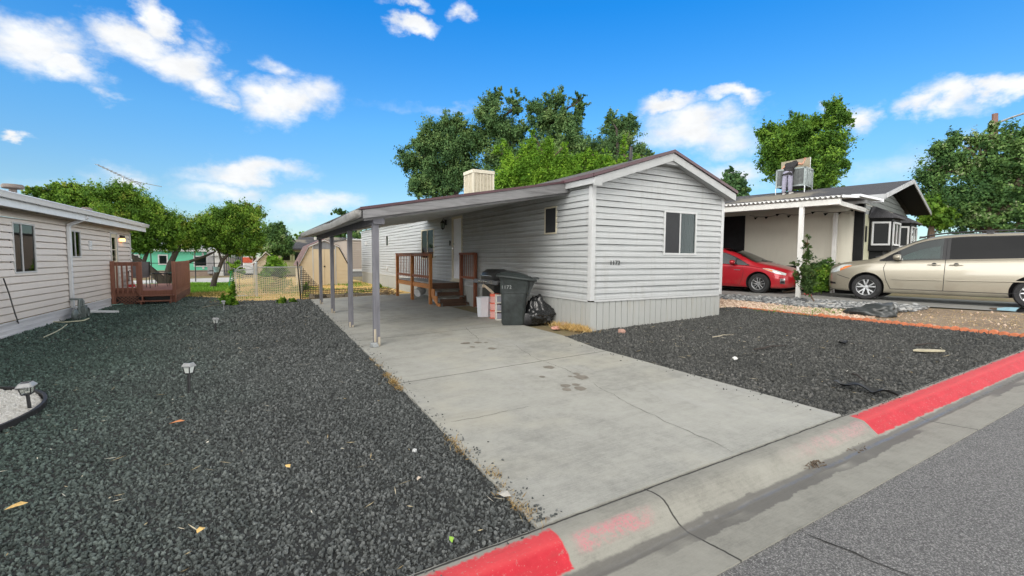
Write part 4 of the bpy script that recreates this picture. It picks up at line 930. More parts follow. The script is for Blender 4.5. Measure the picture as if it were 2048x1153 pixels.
for (s_, t_, h) in ((LS(16.9), -.95, .25), (LS(21.8), -.9, .20)):
    b0 = P(s_, t_, 2.99); m = MB(lo3)
    if h > .22: m.lathe([(.16,-.06),(.17,.05),(.19,.06),(.19,.10),(.08,.13),(.075,.24),(.19,.25),(.215,.27),(.215,.33),(.19,.36),(0,.365)], tuple(b0+Z*.08), n=20)
    else: m.lathe([(.13,-.06),(.13,.17),(.17,.17),(.17,.26),(.10,.30),(0,.30)], tuple(b0+Z*.02), n=16)
    m.build('roof_vent', mat('tan_vent', (.17,.14,.125), .6, var=.2), lr, smooth=40)
m = MB(lo3); s_ = LS(17.03); q = [P(s_+.02,.48,2.68), P(s_+.01,.40,2.60), P(s_,.10,2.45), P(s_,.06,2.40), P(s_,.06,.20)]
for a, b in zip(q[:-1], q[1:]): m.beam(a, b, .115, .075)
m.beam(P(s_,.06,.20), P(s_+.16,.22,.02), .085, .065); m.beam(P(s_+.16,.22,.04), P(s_+.75,.85,-.06), .09, .065); m.build('downpipe', M_wtrim, left, bevel=.008)
# gas meter
gm = LO+UL*LS(16.72)+NL*.32; meter = thing('gas_meter', 'grey gas meter with regulator at the foot of the white downpipe', 'gas meter', (gm[0], gm[1], gz(gm[0])-.01), -LA)
M_meter = mat('meter_grey', (.16,.19,.185), .5, .2, var=.3, scale=9)
m = MB(); m.box(-.08,-.02,.03,.10,.24,.30); m.box(-.06,0,.30,.08,.22,.36); m.lathe([(0,-.07),(.10,-.07),(.115,-.05),(.115,.0)], (.13,.11,.17), 'x', 18); m.build('body', M_meter, meter, bevel=.02)
m = MB(); m.lathe([(0,-.05),(.12,-.045),(.15,-.012),(.15,.012),(.12,.045),(.04,.06),(.04,.12)], (-.02,-.36,.14), 'x', 20); m.build('regulator', M_meter, meter, smooth=40)
m = MB(); m.tube([(0,-.12,-.02),(0,-.12,.46),(0,-.10,.52),(0,-.02,.52),(0,0,.46),(0,0,.34)], .03, 8); m.tube([(0,.20,.34),(0,.20,.46),(-.02,.20,.52),(-.28,.20,.53)], .028, 8); m.tube([(0,-.30,.14),(0,.0,.14)], .03, 8); m.build('pipe', M_meter, meter, smooth=50)
# cable and hoses
cb = [onY(0,557,13.5), onY(12,590,13.6), onY(24,630,13.6), pg(36,662)]; m = MB(tuple(cb[-1])); m.tube([(p[0]+.05,p[1],p[2]) for p in cb], .012, 6); tag(m.build('cable', M_black), 'thin black cable hanging down the beige wall to the gravel', 'cable')
def hose(pts, r, mt, label, name='garden_hose'):
    ps = [pg(u, v) for u, v in pts]; ps = [np.array([p[0], p[1], gz(p[0])+r+.02]) for p in ps]; m = MB(tuple(ps[0])); m.tube(ps, r, 6); tag(m.build(name, mt, smooth=60), label, 'hose')
M_hose = mat('green_hose', (.18,.36,.30), .5); M_phose = mat('pale_hose', (.55,.55,.40), .5)
hose([(100,646),(125,648),(150,646),(168,644),(178,640)], .016, M_phose, 'pale yellow green hose lying in front of the gas meter')
hose([(88,678),(110,668),(124,660),(134,652)], .012, M_phose, 'thin faded hose trailing across the gravel from the gas meter')
hose([(214,613),(232,612),(255,610),(272,607)], .018, M_hose, 'green hose along the foot of the red deck lattice')

# ------------------------------------------------------------------ red deck beside the left home
RX0, RX1, RY0_, RY1_, RZ = -4.06, -2.30, 20.55, 25.2, .40
rg = gz(-3)-.0
M_red = wood('red_stained_wood', (.225,.095,.062), 'z', .7, .3); M_redd = wood('red_deck_board', (.40,.20,.17), 'x', .75, .25); M_redl = wood('red_lattice', (.17,.085,.06), 'x', .8, .4)
deck = thing('deck', 'red stained timber deck with lattice base and slatted railings by the beige home', 'deck', (RX1, RY0_, rg)); of = np.array([RX1, RY0_, rg])
m = MB(of); 
for i in range(31): m.box(RX0,RY0_+i*.15,RZ-.035,RX1,RY0_+i*.15+.143,RZ)
m.build('deck_boards', M_redd, deck)
m = MB(of); m.box(RX0,RY0_-.04,RZ-.20,RX1+.04,RY0_-.002,RZ-.02); m.box(RX1,RY0_,RZ-.20,RX1+.04,RY1_,RZ-.02); m.build('rim_joist', M_red, deck)
for (x_, y_, tp_, b0) in ((-4.02,RY0_-.05,1.42,rg),(-3.28,RY0_-.05,1.40,RZ-.2),(RX1-.02,RY0_-.05,1.42,rg),(RX1-.02,RY1_,1.42,rg)):
    m = MB(of); m.box(x_-.055,y_-.055,b0,x_+.055,y_+.055,tp_); m.build('post', M_red, deck, bevel=.006)
m = MB(of); m.box(-3.98,RY0_-.07,1.26,-3.33,RY0_-.03,1.39); m.box(-3.98,RY0_-.07,.40,-3.33,RY0_-.035,.50)
for i in range(5): x_ = -3.90+i*.135; m.box(x_-.025,RY0_-.095,.30,x_+.025,RY0_-.07,1.38)
m.build('railing', M_red, deck, bevel=.004)
m = MB(of); m.box(RX1-.02,RY0_,1.30,RX1+.02,RY1_,1.38); m.box(RX1-.02,RY0_,.50,RX1+.02,RY1_,.58)
for i in range(27): y_ = RY0_+.12+i*.17; m.box(RX1+.02,y_-.045,.28,RX1+.045,y_+.045,1.41)
m.build('railing', M_red, deck, bevel=.004)
m = MB(of)
for i in range(9):
    for d_ in (-1, 1):
        x_ = -4.0+i*.1; z0, z1 = rg, RZ-.19; dx_ = d_*(z1-z0); a = max(-4.0, min(-3.3, x_)); b = x_+dx_
        if -4.02 <= b <= -3.28: m.beam((x_,RY0_-.03+(.008 if d_ > 0 else 0),z0), (b,RY0_-.03+(.008 if d_ > 0 else 0),z1), .035, .008, up=(0,1,0))
m.build('lattice', M_redl, deck); m = MB(of)
for i in range(46):
    for d_ in (-1, 1):
        y_ = RY0_+i*.1; z0, z1 = rg, RZ-.19; b = y_+d_*(z1-z0)
        if RY0_ <= b <= RY1_: m.beam((RX1+.03+(.008 if d_ > 0 else 0),y_,z0), (RX1+.03+(.008 if d_ > 0 else 0),b,z1), .035, .008, up=(1,0,0))
m.build('lattice', M_redl, deck); m = MB(of); m.box(-4.0,RY0_+.06,rg-.02,RX1-.06,RY0_+.08,RZ-.2); m.box(RX1-.06,RY0_+.06,rg-.02,RX1-.04,RY1_,RZ-.2); m.build('under_deck_shade', M_black, deck)  # black panel added behind the lattice, standing for shade under the deck
for i, z_ in enumerate((.23, .06)):
    m = MB(of); y1_ = RY0_-.06-i*.26; m.box(-3.27-(.06 if i else 0),y1_-.27,z_-.035,RX1-.02-(.05 if i else 0),y1_,z_); m.build('tread', M_red, deck, bevel=.004)
for x_ in (-3.22, -2.42): m = MB(of); m.ext([(x_,RY0_-.05,.20),(x_,RY0_-.33,.20),(x_,RY0_-.33,.03),(x_,RY0_-.58,.03),(x_,RY0_-.58,rg),(x_,RY0_-.05,rg)], (.04,0,0)); m.build('stringer', M_red, deck)
# things on the deck
def chair(loc, rz_, label, mt, mt2):
    t_ = thing('garden_chair', label, 'chair', loc, rz_, 'chairs on the red deck')
    m = MB(); m.grid(lambda a, b: ((a-.5)*.5, (b-.5)*.48, .42+.02*math.cos(a*6)+.02*math.cos(b*5)), 6, 6); s_ = m.build('seat', mt2, t_); s_.modifiers.new('s', 'SOLIDIFY').thickness = .015
    m = MB(); m.grid(lambda a, b: ((a-.5)*.5, .24+.12*b, .44+.55*b), 6, 6); s_ = m.build('backrest', mt2, t_); s_.modifiers.new('s', 'SOLIDIFY').thickness = .015
    for sx in (-1, 1):
        m = MB(); m.tube([(sx*.26,-.26,0),(sx*.26,-.22,.42),(sx*.27,-.20,.62),(sx*.27,.0,.66),(sx*.26,.26,.62)], .014, 7); m.build('arm', mt, t_, smooth=60)
        m = MB(); m.tube([(sx*.26,.30,0),(sx*.26,.24,.42),(sx*.26,.38,1.0)], .014, 7); m.build('leg', mt, t_, smooth=60)
M_iron = mat('dark_iron', (.03,.03,.032), .5, .3); M_mesh = mat('grey_sling', (.16,.16,.17), .8)
chair((-3.55, 22.0, RZ), R(200), 'grey sling garden chair on the red deck behind the railing', M_iron, M_mesh)
t_ = thing('side_table', 'round dark metal table on the red deck near the railing gap', 'table', (-3.05, 22.9, RZ))
m = MB(); m.lathe([(0,.50),(.27,.50),(.28,.52),(.27,.535),(0,.535)], n=20); m.build('tabletop', M_iron, t_, smooth=40)
for i in range(3): a = i*2.09; m = MB(); m.tube([(.24*math.cos(a),.24*math.sin(a),0),(.20*math.cos(a),.20*math.sin(a),.3),(.23*math.cos(a),.23*math.sin(a),.5)], .012, 6); m.build('leg', M_iron, t_)
t_ = thing('fire_pit', 'small dark green metal grill stand on the deck by the right railing', 'grill stand', (-2.62, 23.4, RZ))
m = MB(); m.lathe([(0,.36),(.16,.38),(.26,.45),(.28,.50),(.30,.505),(.26,.52),(.1,.56),(0,.565)], n=20); m.build('bowl', mat('dark_green_enamel', (.03,.075,.065), .3, var=.4), t_, smooth=40)
for i in range(3): a = i*2.09+.5; m = MB(); m.tube([(.26*math.cos(a),.26*math.sin(a),0),(.15*math.cos(a),.15*math.sin(a),.42)], .012, 6); m.build('leg', M_iron, t_)
t_ = thing('detergent_jug', 'white plastic jug with a red label on the red deck', 'jug', (-3.62, 20.95, RZ), .4)
m = MB(); loft(m, [sec(.10,.075,.03,0), sec(.105,.08,.03,.22), sec(.06,.055,.03,.30), sec(.03,.03,.02,.31), sec(.03,.03,.02,.35)]); m.build('body', mat('jug_white', (.75,.76,.76), .35), t_, smooth=40); m = MB(); loft(m, [sec(.107,.082,.03,.10), sec(.108,.083,.03,.2)]); m.build('label', mat('jug_red', (.65,.05,.06), .4), t_, smooth=40)
t_ = thing('cooler_box', 'small white picnic cooler on the lawn beyond the red deck', 'cooler box', (-3.55, 26.0, gz(-3.5)), .3)
m = MB(); loft(m, [sec(.28,.18,.04,.02), sec(.30,.20,.04,.30)]); m.build('tub', mat('cooler_white', (.72,.72,.66), .4), t_, smooth=40); m = MB(); loft(m, [sec(.31,.21,.04,.305), sec(.31,.21,.04,.36), sec(.27,.18,.04,.385)]); m.build('lid', mat('cooler_white_lid', (.75,.75,.70), .4), t_, smooth=40)

# ------------------------------------------------------------------ solar path lamps
M_lampb = mat('lamp_black', (.02,.02,.022), .4); M_lampc = mat('lamp_cap', (.30,.31,.32), .35, var=.15); M_lampg = mat('frosted_lamp_glass', (.62,.66,.64), .3, var=.06); M_pv = mat('dark_solar_cell', (.03,.035,.05), .15)
LAMPS = [((-2.06,6.76), .31, 'squat solar path lamp with clear panes on the white chip bed', True, -8, .055), ((-.65,6.66), .345, 'black solar path lamp nearest the driveway, white frosted panes', False, 12, .045), ((-.64,11.81), .30, 'solar path lamp halfway up the gravel strip', False, 4, .043), ((-.65,16.36), .30, 'farthest solar path lamp, pale stemmed, in front of the green weeds', False, -3, .045)]
for (x_, y_), h, lab, clear, tilt, hw_ in LAMPS:
    t_ = thing('solar_lamp', lab, 'path lamp', (x_, y_, gz(x_)-.02), R(20+tilt*3), 'solar path lamps on the gravel'); t_.rotation_euler = (R(2 if clear else -1), R(3*(1 if tilt > 0 else -1)), R(20+tilt*3))
    hh = h+.02; m = MB(); m.lathe([(.017,0),(.016,hh-.13),(.022,hh-.125),(0,hh-.12)], n=10); m.build('stake', M_lampb if y_ < 15 else M_lampc, t_, smooth=40)
    m = MB(); q = hw_; loft(m, [[(a*q*.62, b*q*.62, hh-.125) for a, b in ((-1,-1),(1,-1),(1,1),(-1,1))], [(a*q*.9, b*q*.9, hh-.045) for a, b in ((-1,-1),(1,-1),(1,1),(-1,1))]]); m.build('lantern', glass('clear_lamp_pane', (.85,.88,.84), .15) if clear else M_lampg, t_)
    m = MB()
    for a, b in ((-1,-1),(1,-1),(1,1),(-1,1)): m.beam((a*q*.64,b*q*.64,hh-.127), (a*q*.93,b*q*.93,hh-.043), .008, .008)
    m.box(-q*.66,-q*.66,hh-.132,q*.66,q*.66,hh-.122); m.build('cage', M_lampb, t_)
    m = MB(); q2 = q*1.28; sq = lambda s, z_: [(a*s, b*s, z_) for a, b in ((-1,-.8),(-.8,-1),(.8,-1),(1,-.8),(1,.8),(.8,1),(-.8,1),(-1,.8))]
    loft(m, [sq(q2, hh-.046), sq(q2, hh-.036), sq(q2*.72, hh-.008), sq(q2*.68, hh-.002)]); ca = m.build('cap', M_lampc, t_)
    m = MB(); m.box(-q*.6,-q*.6,hh-.002,q*.6,q*.6,hh+.001); m.build('solar_cell', M_pv, ca)

# ------------------------------------------------------------------ cars
def pchip(xk, yk):
    xk = np.array(xk, float); yk = np.array(yk, float); h = np.diff(xk); dl = np.diff(yk)/h; d = np.zeros_like(yk)
    for i in range(1, len(xk)-1):
        if dl[i-1]*dl[i] > 0:
            w1, w2 = 2*h[i]+h[i-1], h[i]+2*h[i-1]; d[i] = (w1+w2)/(w1/dl[i-1]+w2/dl[i])
    d[0], d[-1] = dl[0], dl[-1]
    def f(x):
        x = np.clip(np.asarray(x, float), xk[0], xk[-1]); i = np.clip(np.searchsorted(xk, x)-1, 0, len(xk)-2); t_ = (x-xk[i])/h[i]
        return (1+2*t_)*(1-t_)**2*yk[i]+t_*(1-t_)**2*h[i]*d[i]+t_*t_*(3-2*t_)*yk[i+1]+t_*t_*(t_-1)*h[i]*d[i+1]
    return f
class Car:
    NR = 34
    def __init__(s, top, bot, hw, sh, rw, L):
        s.top, s.bot, s.hw, s.sh, s.rw = [pchip(*zip(*q)) for q in (top, bot, hw, sh, rw)]; s.L = L; s.cache = {}
    def section(s, x):
        k_ = round(float(x), 4)
        if k_ in s.cache: return s.cache[k_]
        zt, zb, w_, sh, rw = [float(f(x)) for f in (s.top, s.bot, s.hw, s.sh, s.rw)]
        sh = min(sh, zt-.05); ze = max(sh+.015, zt-.065)
        pts = [(w_*.80, zb), (w_*.93, zb+.015), (w_*.975, zb+.08), (w_*.985, zb+.17), (w_*1.0, zb+(sh-zb)*.55), (w_*.992, zb+(sh-zb)*.80), (w_*.97, sh-.012), (w_*.945, sh+.008)]
        g = max(0.0, (ze-sh))
        y0 = w_*.945
        for a in (.33, .66): pts.append((y0+(rw-y0)*(a*.85+a*a*.15), sh+.008+(ze-sh-.008)*a))
        pts += [(rw, ze), (rw*.95, ze+(zt-ze)*.45), (rw*.80, ze+(zt-ze)*.76), (rw*.45, ze+(zt-ze)*.96), (0.0, zt)]
        pts = np.array(pts); tt = np.arange(len(pts)); fy, fz = pchip(tt, pts[:, 0]), pchip(tt, pts[:, 1]); q = np.linspace(0, len(pts)-1, s.NR)
        r = (fy(q), fz(q)); s.cache[k_] = r; return r
    def body(s, nx=110):
        u_ = np.linspace(0, 1, nx); xs = s.L*(u_-.5*np.sin(2*np.pi*u_)/(2*np.pi)*.8); vs = []; NR = s.NR
        for x in xs:
            y, z = s.section(x); vs += [(x, -y[i], z[i]) for i in range(NR)]+[(x, y[i], z[i]) for i in range(NR-2, -1, -1)]
        n = 2*NR-1; fs = [(i*n+j, i*n+j+1, (i+1)*n+j+1, (i+1)*n+j) for i in range(nx-1) for j in range(n-1)]
        fs += [(i*n+n-1, i*n, (i+1)*n, (i+1)*n+n-1) for i in range(nx-1)]
        fs += [tuple(range(n-1, -1, -1)), tuple((nx-1)*n+j for j in range(n))]
        m = MB(); m.add(vs, fs); return m
    def side(s, x, z):      # half width of the skin at height z
        y, zz = s.section(x); k_ = int(np.argmax(zz >= zz.max()-.004)); return float(np.interp(z, zz[:k_+1], y[:k_+1]))
    def topz(s, x, y):
        yy, zz = s.section(x); k_ = s.NR//2; return float(np.interp(-abs(y), -yy[k_:], zz[k_:]))
    def patch(s, x0, x1, lo, hi, sg, off=.004, nx=14, nz=6, th=.006):   # skin patch between two curves lo(x), hi(x)
        m = MB(); lo_ = pchip(*zip(*lo)); hi_ = pchip(*zip(*hi))
        for o2 in (off, off-th):
            m.grid(lambda a, b: (x0+(x1-x0)*a, sg*(s.side(x0+(x1-x0)*a, float(lo_(x0+(x1-x0)*a))+(float(hi_(x0+(x1-x0)*a))-float(lo_(x0+(x1-x0)*a)))*b)+o2), float(lo_(x0+(x1-x0)*a))+(float(hi_(x0+(x1-x0)*a))-float(lo_(x0+(x1-x0)*a)))*b), nx, nz)
        return m
    def line(s, pts, sg, r=.004, off=.001):
        out = []
        for (x0, z0), (x1, z1) in zip(pts[:-1], pts[1:]):
            n = max(2, int(math.hypot(x1-x0, z1-z0)/.05))
            for i in range(n): x = x0+(x1-x0)*i/n; z = z0+(z1-z0)*i/n; out.append((x, sg*(s.side(x, z)+off), z))
        x, z = pts[-1]; out.append((x, sg*(s.side(x, z)+off), z)); return out
def car_paint(name, col, metal, rough=.3):
    m, t, b = newmat(name); n = t.noise(t.obj(), 700, 2, .5); d = t.noise(t.obj(), 2.4, 4, .6); x, y, z = t.sep(t.obj())
    c = t.mix(t.smooth(n, .4, .65)*.22, col, tuple(min(1, q*1.7+.03) for q in col)); c = t.mix(t.smooth(d, .45, .75)*(1.0-t.smooth(z, .25, .75))*.35, c, (.20,.17,.13))
    t.link(c, b.inputs['Base Color']); b.inputs['Metallic'].default_value = metal; b.inputs['Roughness'].default_value = rough; b.inputs['Coat Weight'].default_value = .8; b.inputs['Coat Roughness'].default_value = .05
    return m
M_tyre = mat('tyre_rubber', (.02,.02,.021), .85, var=.3, scale=8); M_alloy = mat('alloy_wheel', (.55,.56,.57), .3, .85, var=.1); M_well = mat('wheel_well', (.012,.012,.013), .95); M_dark = mat('dark_trim', (.014,.014,.016), .45); M_cglass = glass('car_side_glass', (.50,.58,.57), .06, .02, 1.4); M_tint = glass('tinted_car_glass', (.09,.10,.105), .012, .02, 1.42); M_lens = mat('headlamp_lens', (.62,.66,.64), .08, .15, var=.25, scale=14, coat=1); M_amber = mat('amber_lens', (.75,.22,.05), .15, coat=.8); M_cin = mat('car_interior', (.10,.095,.085), .9, var=.4)
M_hubd = mat('hub_dark', (.03,.03,.03), .6)
def wheel(root, x, y, sg, rt, wid, rr_, kind):
    m = MB(); pr_ = [(rr_-.005,-wid/2),(rr_+.01,-wid/2-.004),(rt-.03,-wid/2-.006),(rt-.008,-wid/2+.02),(rt,-wid/2+.05),(rt,wid/2-.05),(rt-.008,wid/2-.02),(rt-.03,wid/2+.006),(rr_+.01,wid/2+.004),(rr_-.005,wid/2)]
    m.lathe(pr_, (x, y, rt), 'y', 40); w_ = m.build('wheel', M_tyre, root, smooth=35)
    yo = y+sg*(wid/2-.012); m = MB(); f = lambda d: yo-sg*d
    m.lathe([(rr_, f(-.012)-yo), (rr_-.012, f(-.008)-yo), (rr_-.022, f(.02)-yo), (rr_-.03, f(.10)-yo)], (x, yo, rt), 'y', 40)
    a0 = .35
    if kind == 'van':
        for i in range(5):
            a = a0+i*2*math.pi/5
            for da in (-.25, .25):
                p0 = (x+.045*math.cos(a), f(.012), rt+.045*math.sin(a)); p1 = (x+(rr_-.012)*math.cos(a+da), f(.004), rt+(rr_-.012)*math.sin(a+da)); m.beam(p0, p1, .036, .03, up=(0,1,0))
    else:
        for i in range(5):
            a = a0+i*2*math.pi/5
            for da in (-.045, .045):
                o_ = np.array([-math.sin(a), 0, math.cos(a)])*da*.55; p0 = np.array([x+.04*math.cos(a), f(.012), rt+.04*math.sin(a)])+o_; p1 = np.array([x+(rr_-.01)*math.cos(a), f(.004), rt+(rr_-.01)*math.sin(a)])+o_*1.9; m.beam(p0, p1, .024, .028, up=(0,1,0))
    m.lathe([(0, -sg*.0+sg*.004), (.05, sg*.002), (.062, -sg*.02)], (x, yo, rt), 'y', 20)
    ri = m.build('rim', M_alloy, w_, smooth=40, bevel=.004)
    m = MB(); m.lathe([(0, 0), (rr_-.02, 0)], (x, f(.075), rt), 'y', 30); m.lathe([(0,0),(.13,0)], (x, f(.06), rt), 'y', 24); m.build('brake_disc', M_hubd, w_)
def make_car(root, car, paint, wheels, rt, arch):
    bo = car.body().build('body', [paint, M_well], root, smooth=38)
    for (x, sg) in wheels:
        yb = car.side(x, .75)
        cm = MB(); y0, y1 = (yb-.27, yb+.3); cm.lathe([(0,y0),(arch,y0),(arch,y1),(0,y1)], (x, 0, rt+.015), 'y', 48)
        if sg < 0:
            for i in range(len(cm.v)): cm.v[i] = (cm.v[i][0], -cm.v[i][1], cm.v[i][2])
        me = cm.mesh('cut', [M_well, M_well]); bmx = bmesh.new(); bmx.from_mesh(me); bmesh.ops.remove_doubles(bmx, verts=bmx.verts, dist=1e-5); bmesh.ops.recalc_face_normals(bmx, faces=bmx.faces); bmx.to_mesh(me); bmx.free()
        for p_ in me.polygons: p_.material_index = 1
        co = bpy.data.objects.new('cut', me); COL.objects.link(co)
        md = bo.modifiers.new('b', 'BOOLEAN'); md.operation = 'DIFFERENCE'; md.solver = 'EXACT'; md.object = co; md.use_self = False
        dg = bpy.context.evaluated_depsgraph_get(); mw = bo.parent; bo.parent = None
        dg.update(); ev = bo.evaluated_get(dg); nm = bpy.data.meshes.new_from_object(ev); bo.modifiers.clear(); old = bo.data; bo.data = nm; bo.parent = mw; bpy.data.objects.remove(co)
    return bo
# --- the gold minivan (local x runs from the nose to the tail)
van = Car(top=[(0,.80),(.03,.86),(.12,.925),(.35,1.005),(.7,1.065),(.98,1.105),(1.12,1.15),(1.5,1.365),(1.85,1.545),(2.15,1.655),(2.5,1.715),(3.0,1.742),(3.7,1.742),(4.3,1.715),(4.7,1.66),(4.9,1.56),(5.02,1.25),(5.08,.95)],
          bot=[(0,.36),(.05,.27),(.3,.22),(1,.20),(4.2,.22),(4.8,.28),(5.08,.40)],
          hw=[(0,.52),(.05,.66),(.16,.80),(.35,.895),(.7,.955),(1.2,.98),(3.8,.98),(4.6,.955),(4.95,.89),(5.08,.80)],
          sh=[(0,.60),(.12,.74),(.4,.86),(.8,.95),(1.2,1.02),(1.8,1.045),(3,1.075),(4.3,1.10),(4.8,1.08),(5.08,.85)],
          rw=[(0,.42),(.1,.62),(.4,.80),(.8,.86),(1.1,.87),(1.5,.80),(2.0,.735),(2.6,.735),(4.4,.725),(4.8,.70),(5.08,.62)], L=5.08)
vp = NF(-2.42+.98, -.70+.98+.02); VR = R(-79)
vroot = thing('minivan', 'gold minivan with roof rails parked nose in on the neighbouring drive', 'minivan', (vp[0], vp[1], gz(14.5)), VR)
M_gold = car_paint('champagne_paint', (.335,.305,.24), .5, .32)
vb = make_car(vroot, van, M_gold, [(.98,-1),(4.01,-1),(.98,1),(4.01,1)], .335, .395)
for x in (.98, 4.01):
    for sg in (-1, 1): wheel(vroot, x, sg*.845, sg, .335, .225, .222, 'van')
WB = [(1.28,1.055),(1.8,1.075),(2.4,1.095),(3.2,1.12),(4.2,1.15),(4.75,1.16)]
WT = [(1.28,1.06),(1.45,1.19),(1.7,1.345),(1.95,1.475),(2.2,1.555),(2.45,1.60),(3.0,1.635),(3.7,1.635),(4.3,1.605),(4.65,1.545),(4.78,1.46)]
WTf = lambda x: float(pchip(*zip(*WT))(x)); WBf = lambda x: float(pchip(*zip(*WB))(x))
for sg in (-1, 1):
    van.patch(1.24, 4.72, [(p[0], p[1]-.012) for p in WB], [(p[0], p[1]+.02) for p in WT], sg, .003, 40, 5, .02).build('window_surround', M_dark, vroot, normals=False)
    for nm, a, b, g in (('quarter_window',1.30,1.60,M_tint),('side_window',1.66,2.47,M_cglass),('side_window',2.60,4.0,M_tint),('side_window',4.12,4.66,M_tint)):
        van.patch(a, b, WB, WT, sg, .008, 16, 6, .003).build(nm, g, vroot, smooth=180, normals=False)
    # pale panel painted as the reflection and interior view in the front door glass
    van.patch(1.72, 2.42, [(p[0], p[1]+.01) for p in WB], [(p[0], p[1]-.18) for p in WT], sg, .0045, 10, 3, .001).build('reflection_panel', mat('painted_reflection', (.26,.36,.33), .7, var=.5, scale=5), vroot, normals=False)
    for pts in ([(1.40,1.05),(1.34,.86),(1.40,.56),(1.50,.32)], [(2.53,1.60),(2.535,1.1),(2.52,.32)], [(4.38,1.12),(4.35,.92),(4.18,.60),(3.92,.38),(3.60,.31)], [(1.50,.32),(3.62,.32)], [(.30,.66),(.47,.60),(.60,.56)]):
        m = MB(); m.tube(van.line(pts, sg), .0065, 5); m.build('panel_gap', M_dark, vroot)
    m = MB(); pp = van.line([(1.52,.575),(2.50,.58)], sg, 0, .006); m.tube(pp, [.006]+[.018]*(len(pp)-2)+[.008], 7); pp = van.line([(2.56,.58),(3.92,.60)], sg, 0, .006); m.tube(pp, [.008]+[.018]*(len(pp)-2)+[.006], 7); m.build('side_moulding', M_gold, vroot, smooth=60)
    for x in (2.33, 2.73):
        z = .955; m = MB(); y_ = sg*(van.side(x, z)); m.lathe([(0, -.004), (.045, -.002), (.048, .002)], (x, y_, z+.01), 'y', 16); h = m.build('handle_recess', M_dark, vroot)
        m = MB(); m.tube([(x-.12, y_+sg*.008, z), (x-.06, y_+sg*.032, z+.004), (x+.06, y_+sg*.032, z+.004), (x+.12, y_+sg*.008, z)], .013, 8); m.build('door_handle', M_gold, vroot, smooth=60)
    y_ = van.side(1.62, 1.10); m = MB(); m.beam((1.60, sg*(y_-.02), 1.10), (1.60, sg*(y_+.07), 1.12), .10, .05); am = m.build('mirror_mount', M_dark, vroot, bevel=.01)
    m = MB(); loft(m, [[(1.56+.0*k_-(.0 if k_ else .05)+b*.085*s2, sg*(y_+.14+a*.105*s2), 1.155+c*.075*s2) for a, b, c in [(math.cos(i/12*6.2832), 0, math.sin(i/12*6.2832)) for i in range(12)]] if False else [(1.54+dx_, sg*(y_+.14+.11*s2*math.cos(i/12*6.2832)), 1.15+.075*s2*math.sin(i/12*6.2832)) for i in range(12)] for k_, (dx_, s2) in enumerate(((0,.35),(.02,.8),(.07,1.0),(.13,1.02),(.15,.9)))]); m.build('mirror', M_gold, vroot, smooth=50)
    van.patch(.10, .62, [(.10,.70),(.3,.745),(.62,.90)], [(.10,.79),(.25,.87),(.45,.945),(.62,.945)], sg, .006, 14, 5, .004).build('headlight', M_lens, vroot, smooth=180, normals=False)
    van.patch(.36, .63, [(.36,.765),(.63,.905)], [(.36,.83),(.50,.905),(.63,.925)], sg, .010, 8, 3, .003).build('turn_signal', M_amber, vroot, smooth=180, normals=False)
    van.patch(.10, .26, [(.10,.395),(.26,.395)], [(.10,.46),(.26,.44)], sg, .005, 6, 3, .003).build('fog_lamp_recess', M_dark, vroot, smooth=180, normals=False)
    m = MB(); rp = [(1.98,sg*.66,1.635),(2.2,sg*.675,1.70),(2.5,sg*.69,1.745),(3.2,sg*.69,1.775),(4.0,sg*.69,1.765),(4.5,sg*.68,1.72),(4.62,sg*.68,1.69)]; m.tube(rp, .018, 8)
    for x in (2.05, 3.25, 4.55): m.box(x-.06, sg*.69-.02, 1.63 if x < 2.1 or x > 4.5 else 1.70, x+.06, sg*.69+.02, 1.68 if x < 2.1 or x > 4.5 else 1.765)
    m.build('roof_rail', M_dark, vroot, smooth=50)
    van.patch(4.78, 5.0, [(4.78,.80),(5.0,.82)], [(4.78,1.15),(5.0,1.10)], sg, .006, 6, 5, .004).build('tail_light', mat('red_lens', (.5,.02,.02), .15, coat=.8), vroot, normals=False)
m = MB(); m.grid(lambda a, b: (1.16+.98*a, (b-.5)*2*(.80-.11*a), van.topz(1.16+.98*a, (b-.5)*2*(.80-.11*a))+.006), 16, 14); m.build('windshield', M_tint, vroot, smooth=180, normals=False)
m = MB(); m.tube([(1.08,-.55,1.155),(1.22,-.1,1.22)], .009, 5); m.tube([(1.08,.15,1.155),(1.22,.6,1.215)], .009, 5); m.build('wiper', M_dark, vroot)
m = MB(); m.box(.012,-.30,.50,.05,.30,.72); m.build('grille', M_dark, vroot, bevel=.01)
m = MB(); m.box(1.0,-.62,.24,4.9,.62,.34); m.build('underbody', M_well, vroot)
# --- the red hatchback (local x runs from the nose to the tail; it faces the street)
pri = Car(top=[(0,.62),(.04,.70),(.2,.80),(.5,.89),(.8,.955),(1.05,1.02),(1.4,1.185),(1.75,1.345),(2.1,1.445),(2.4,1.485),(2.8,1.48),(3.3,1.41),(3.8,1.27),(4.2,1.12),(4.38,1.05),(4.46,.70)],
          bot=[(0,.30),(.06,.22),(.4,.18),(4,.19),(4.3,.26),(4.46,.40)],
          hw=[(0,.40),(.05,.56),(.2,.72),(.45,.82),(.9,.865),(1.6,.873),(3.4,.873),(4.1,.84),(4.46,.70)],
          sh=[(0,.50),(.15,.62),(.5,.745),(.9,.83),(1.4,.89),(2.2,.92),(3.2,.96),(4.1,.98),(4.46,.65)],
          rw=[(0,.32),(.1,.5),(.4,.68),(.9,.76),(1.2,.74),(1.7,.63),(2.3,.60),(3.2,.58),(4,.60),(4.46,.55)], L=4.46)
ppz = NF(-2.22+.82, 2.14-.90); PR = R(101)
proot = thing('hatchback_car', 'red hatchback under the neighbouring white carport, nose towards the street', 'car', (ppz[0], ppz[1], .53), PR)
M_redp = car_paint('red_paint', (.42,.008,.018), .25, .3)
make_car(proot, pri, M_redp, [(.90,-1),(3.60,-1),(.90,1),(3.60,1)], .318, .375)
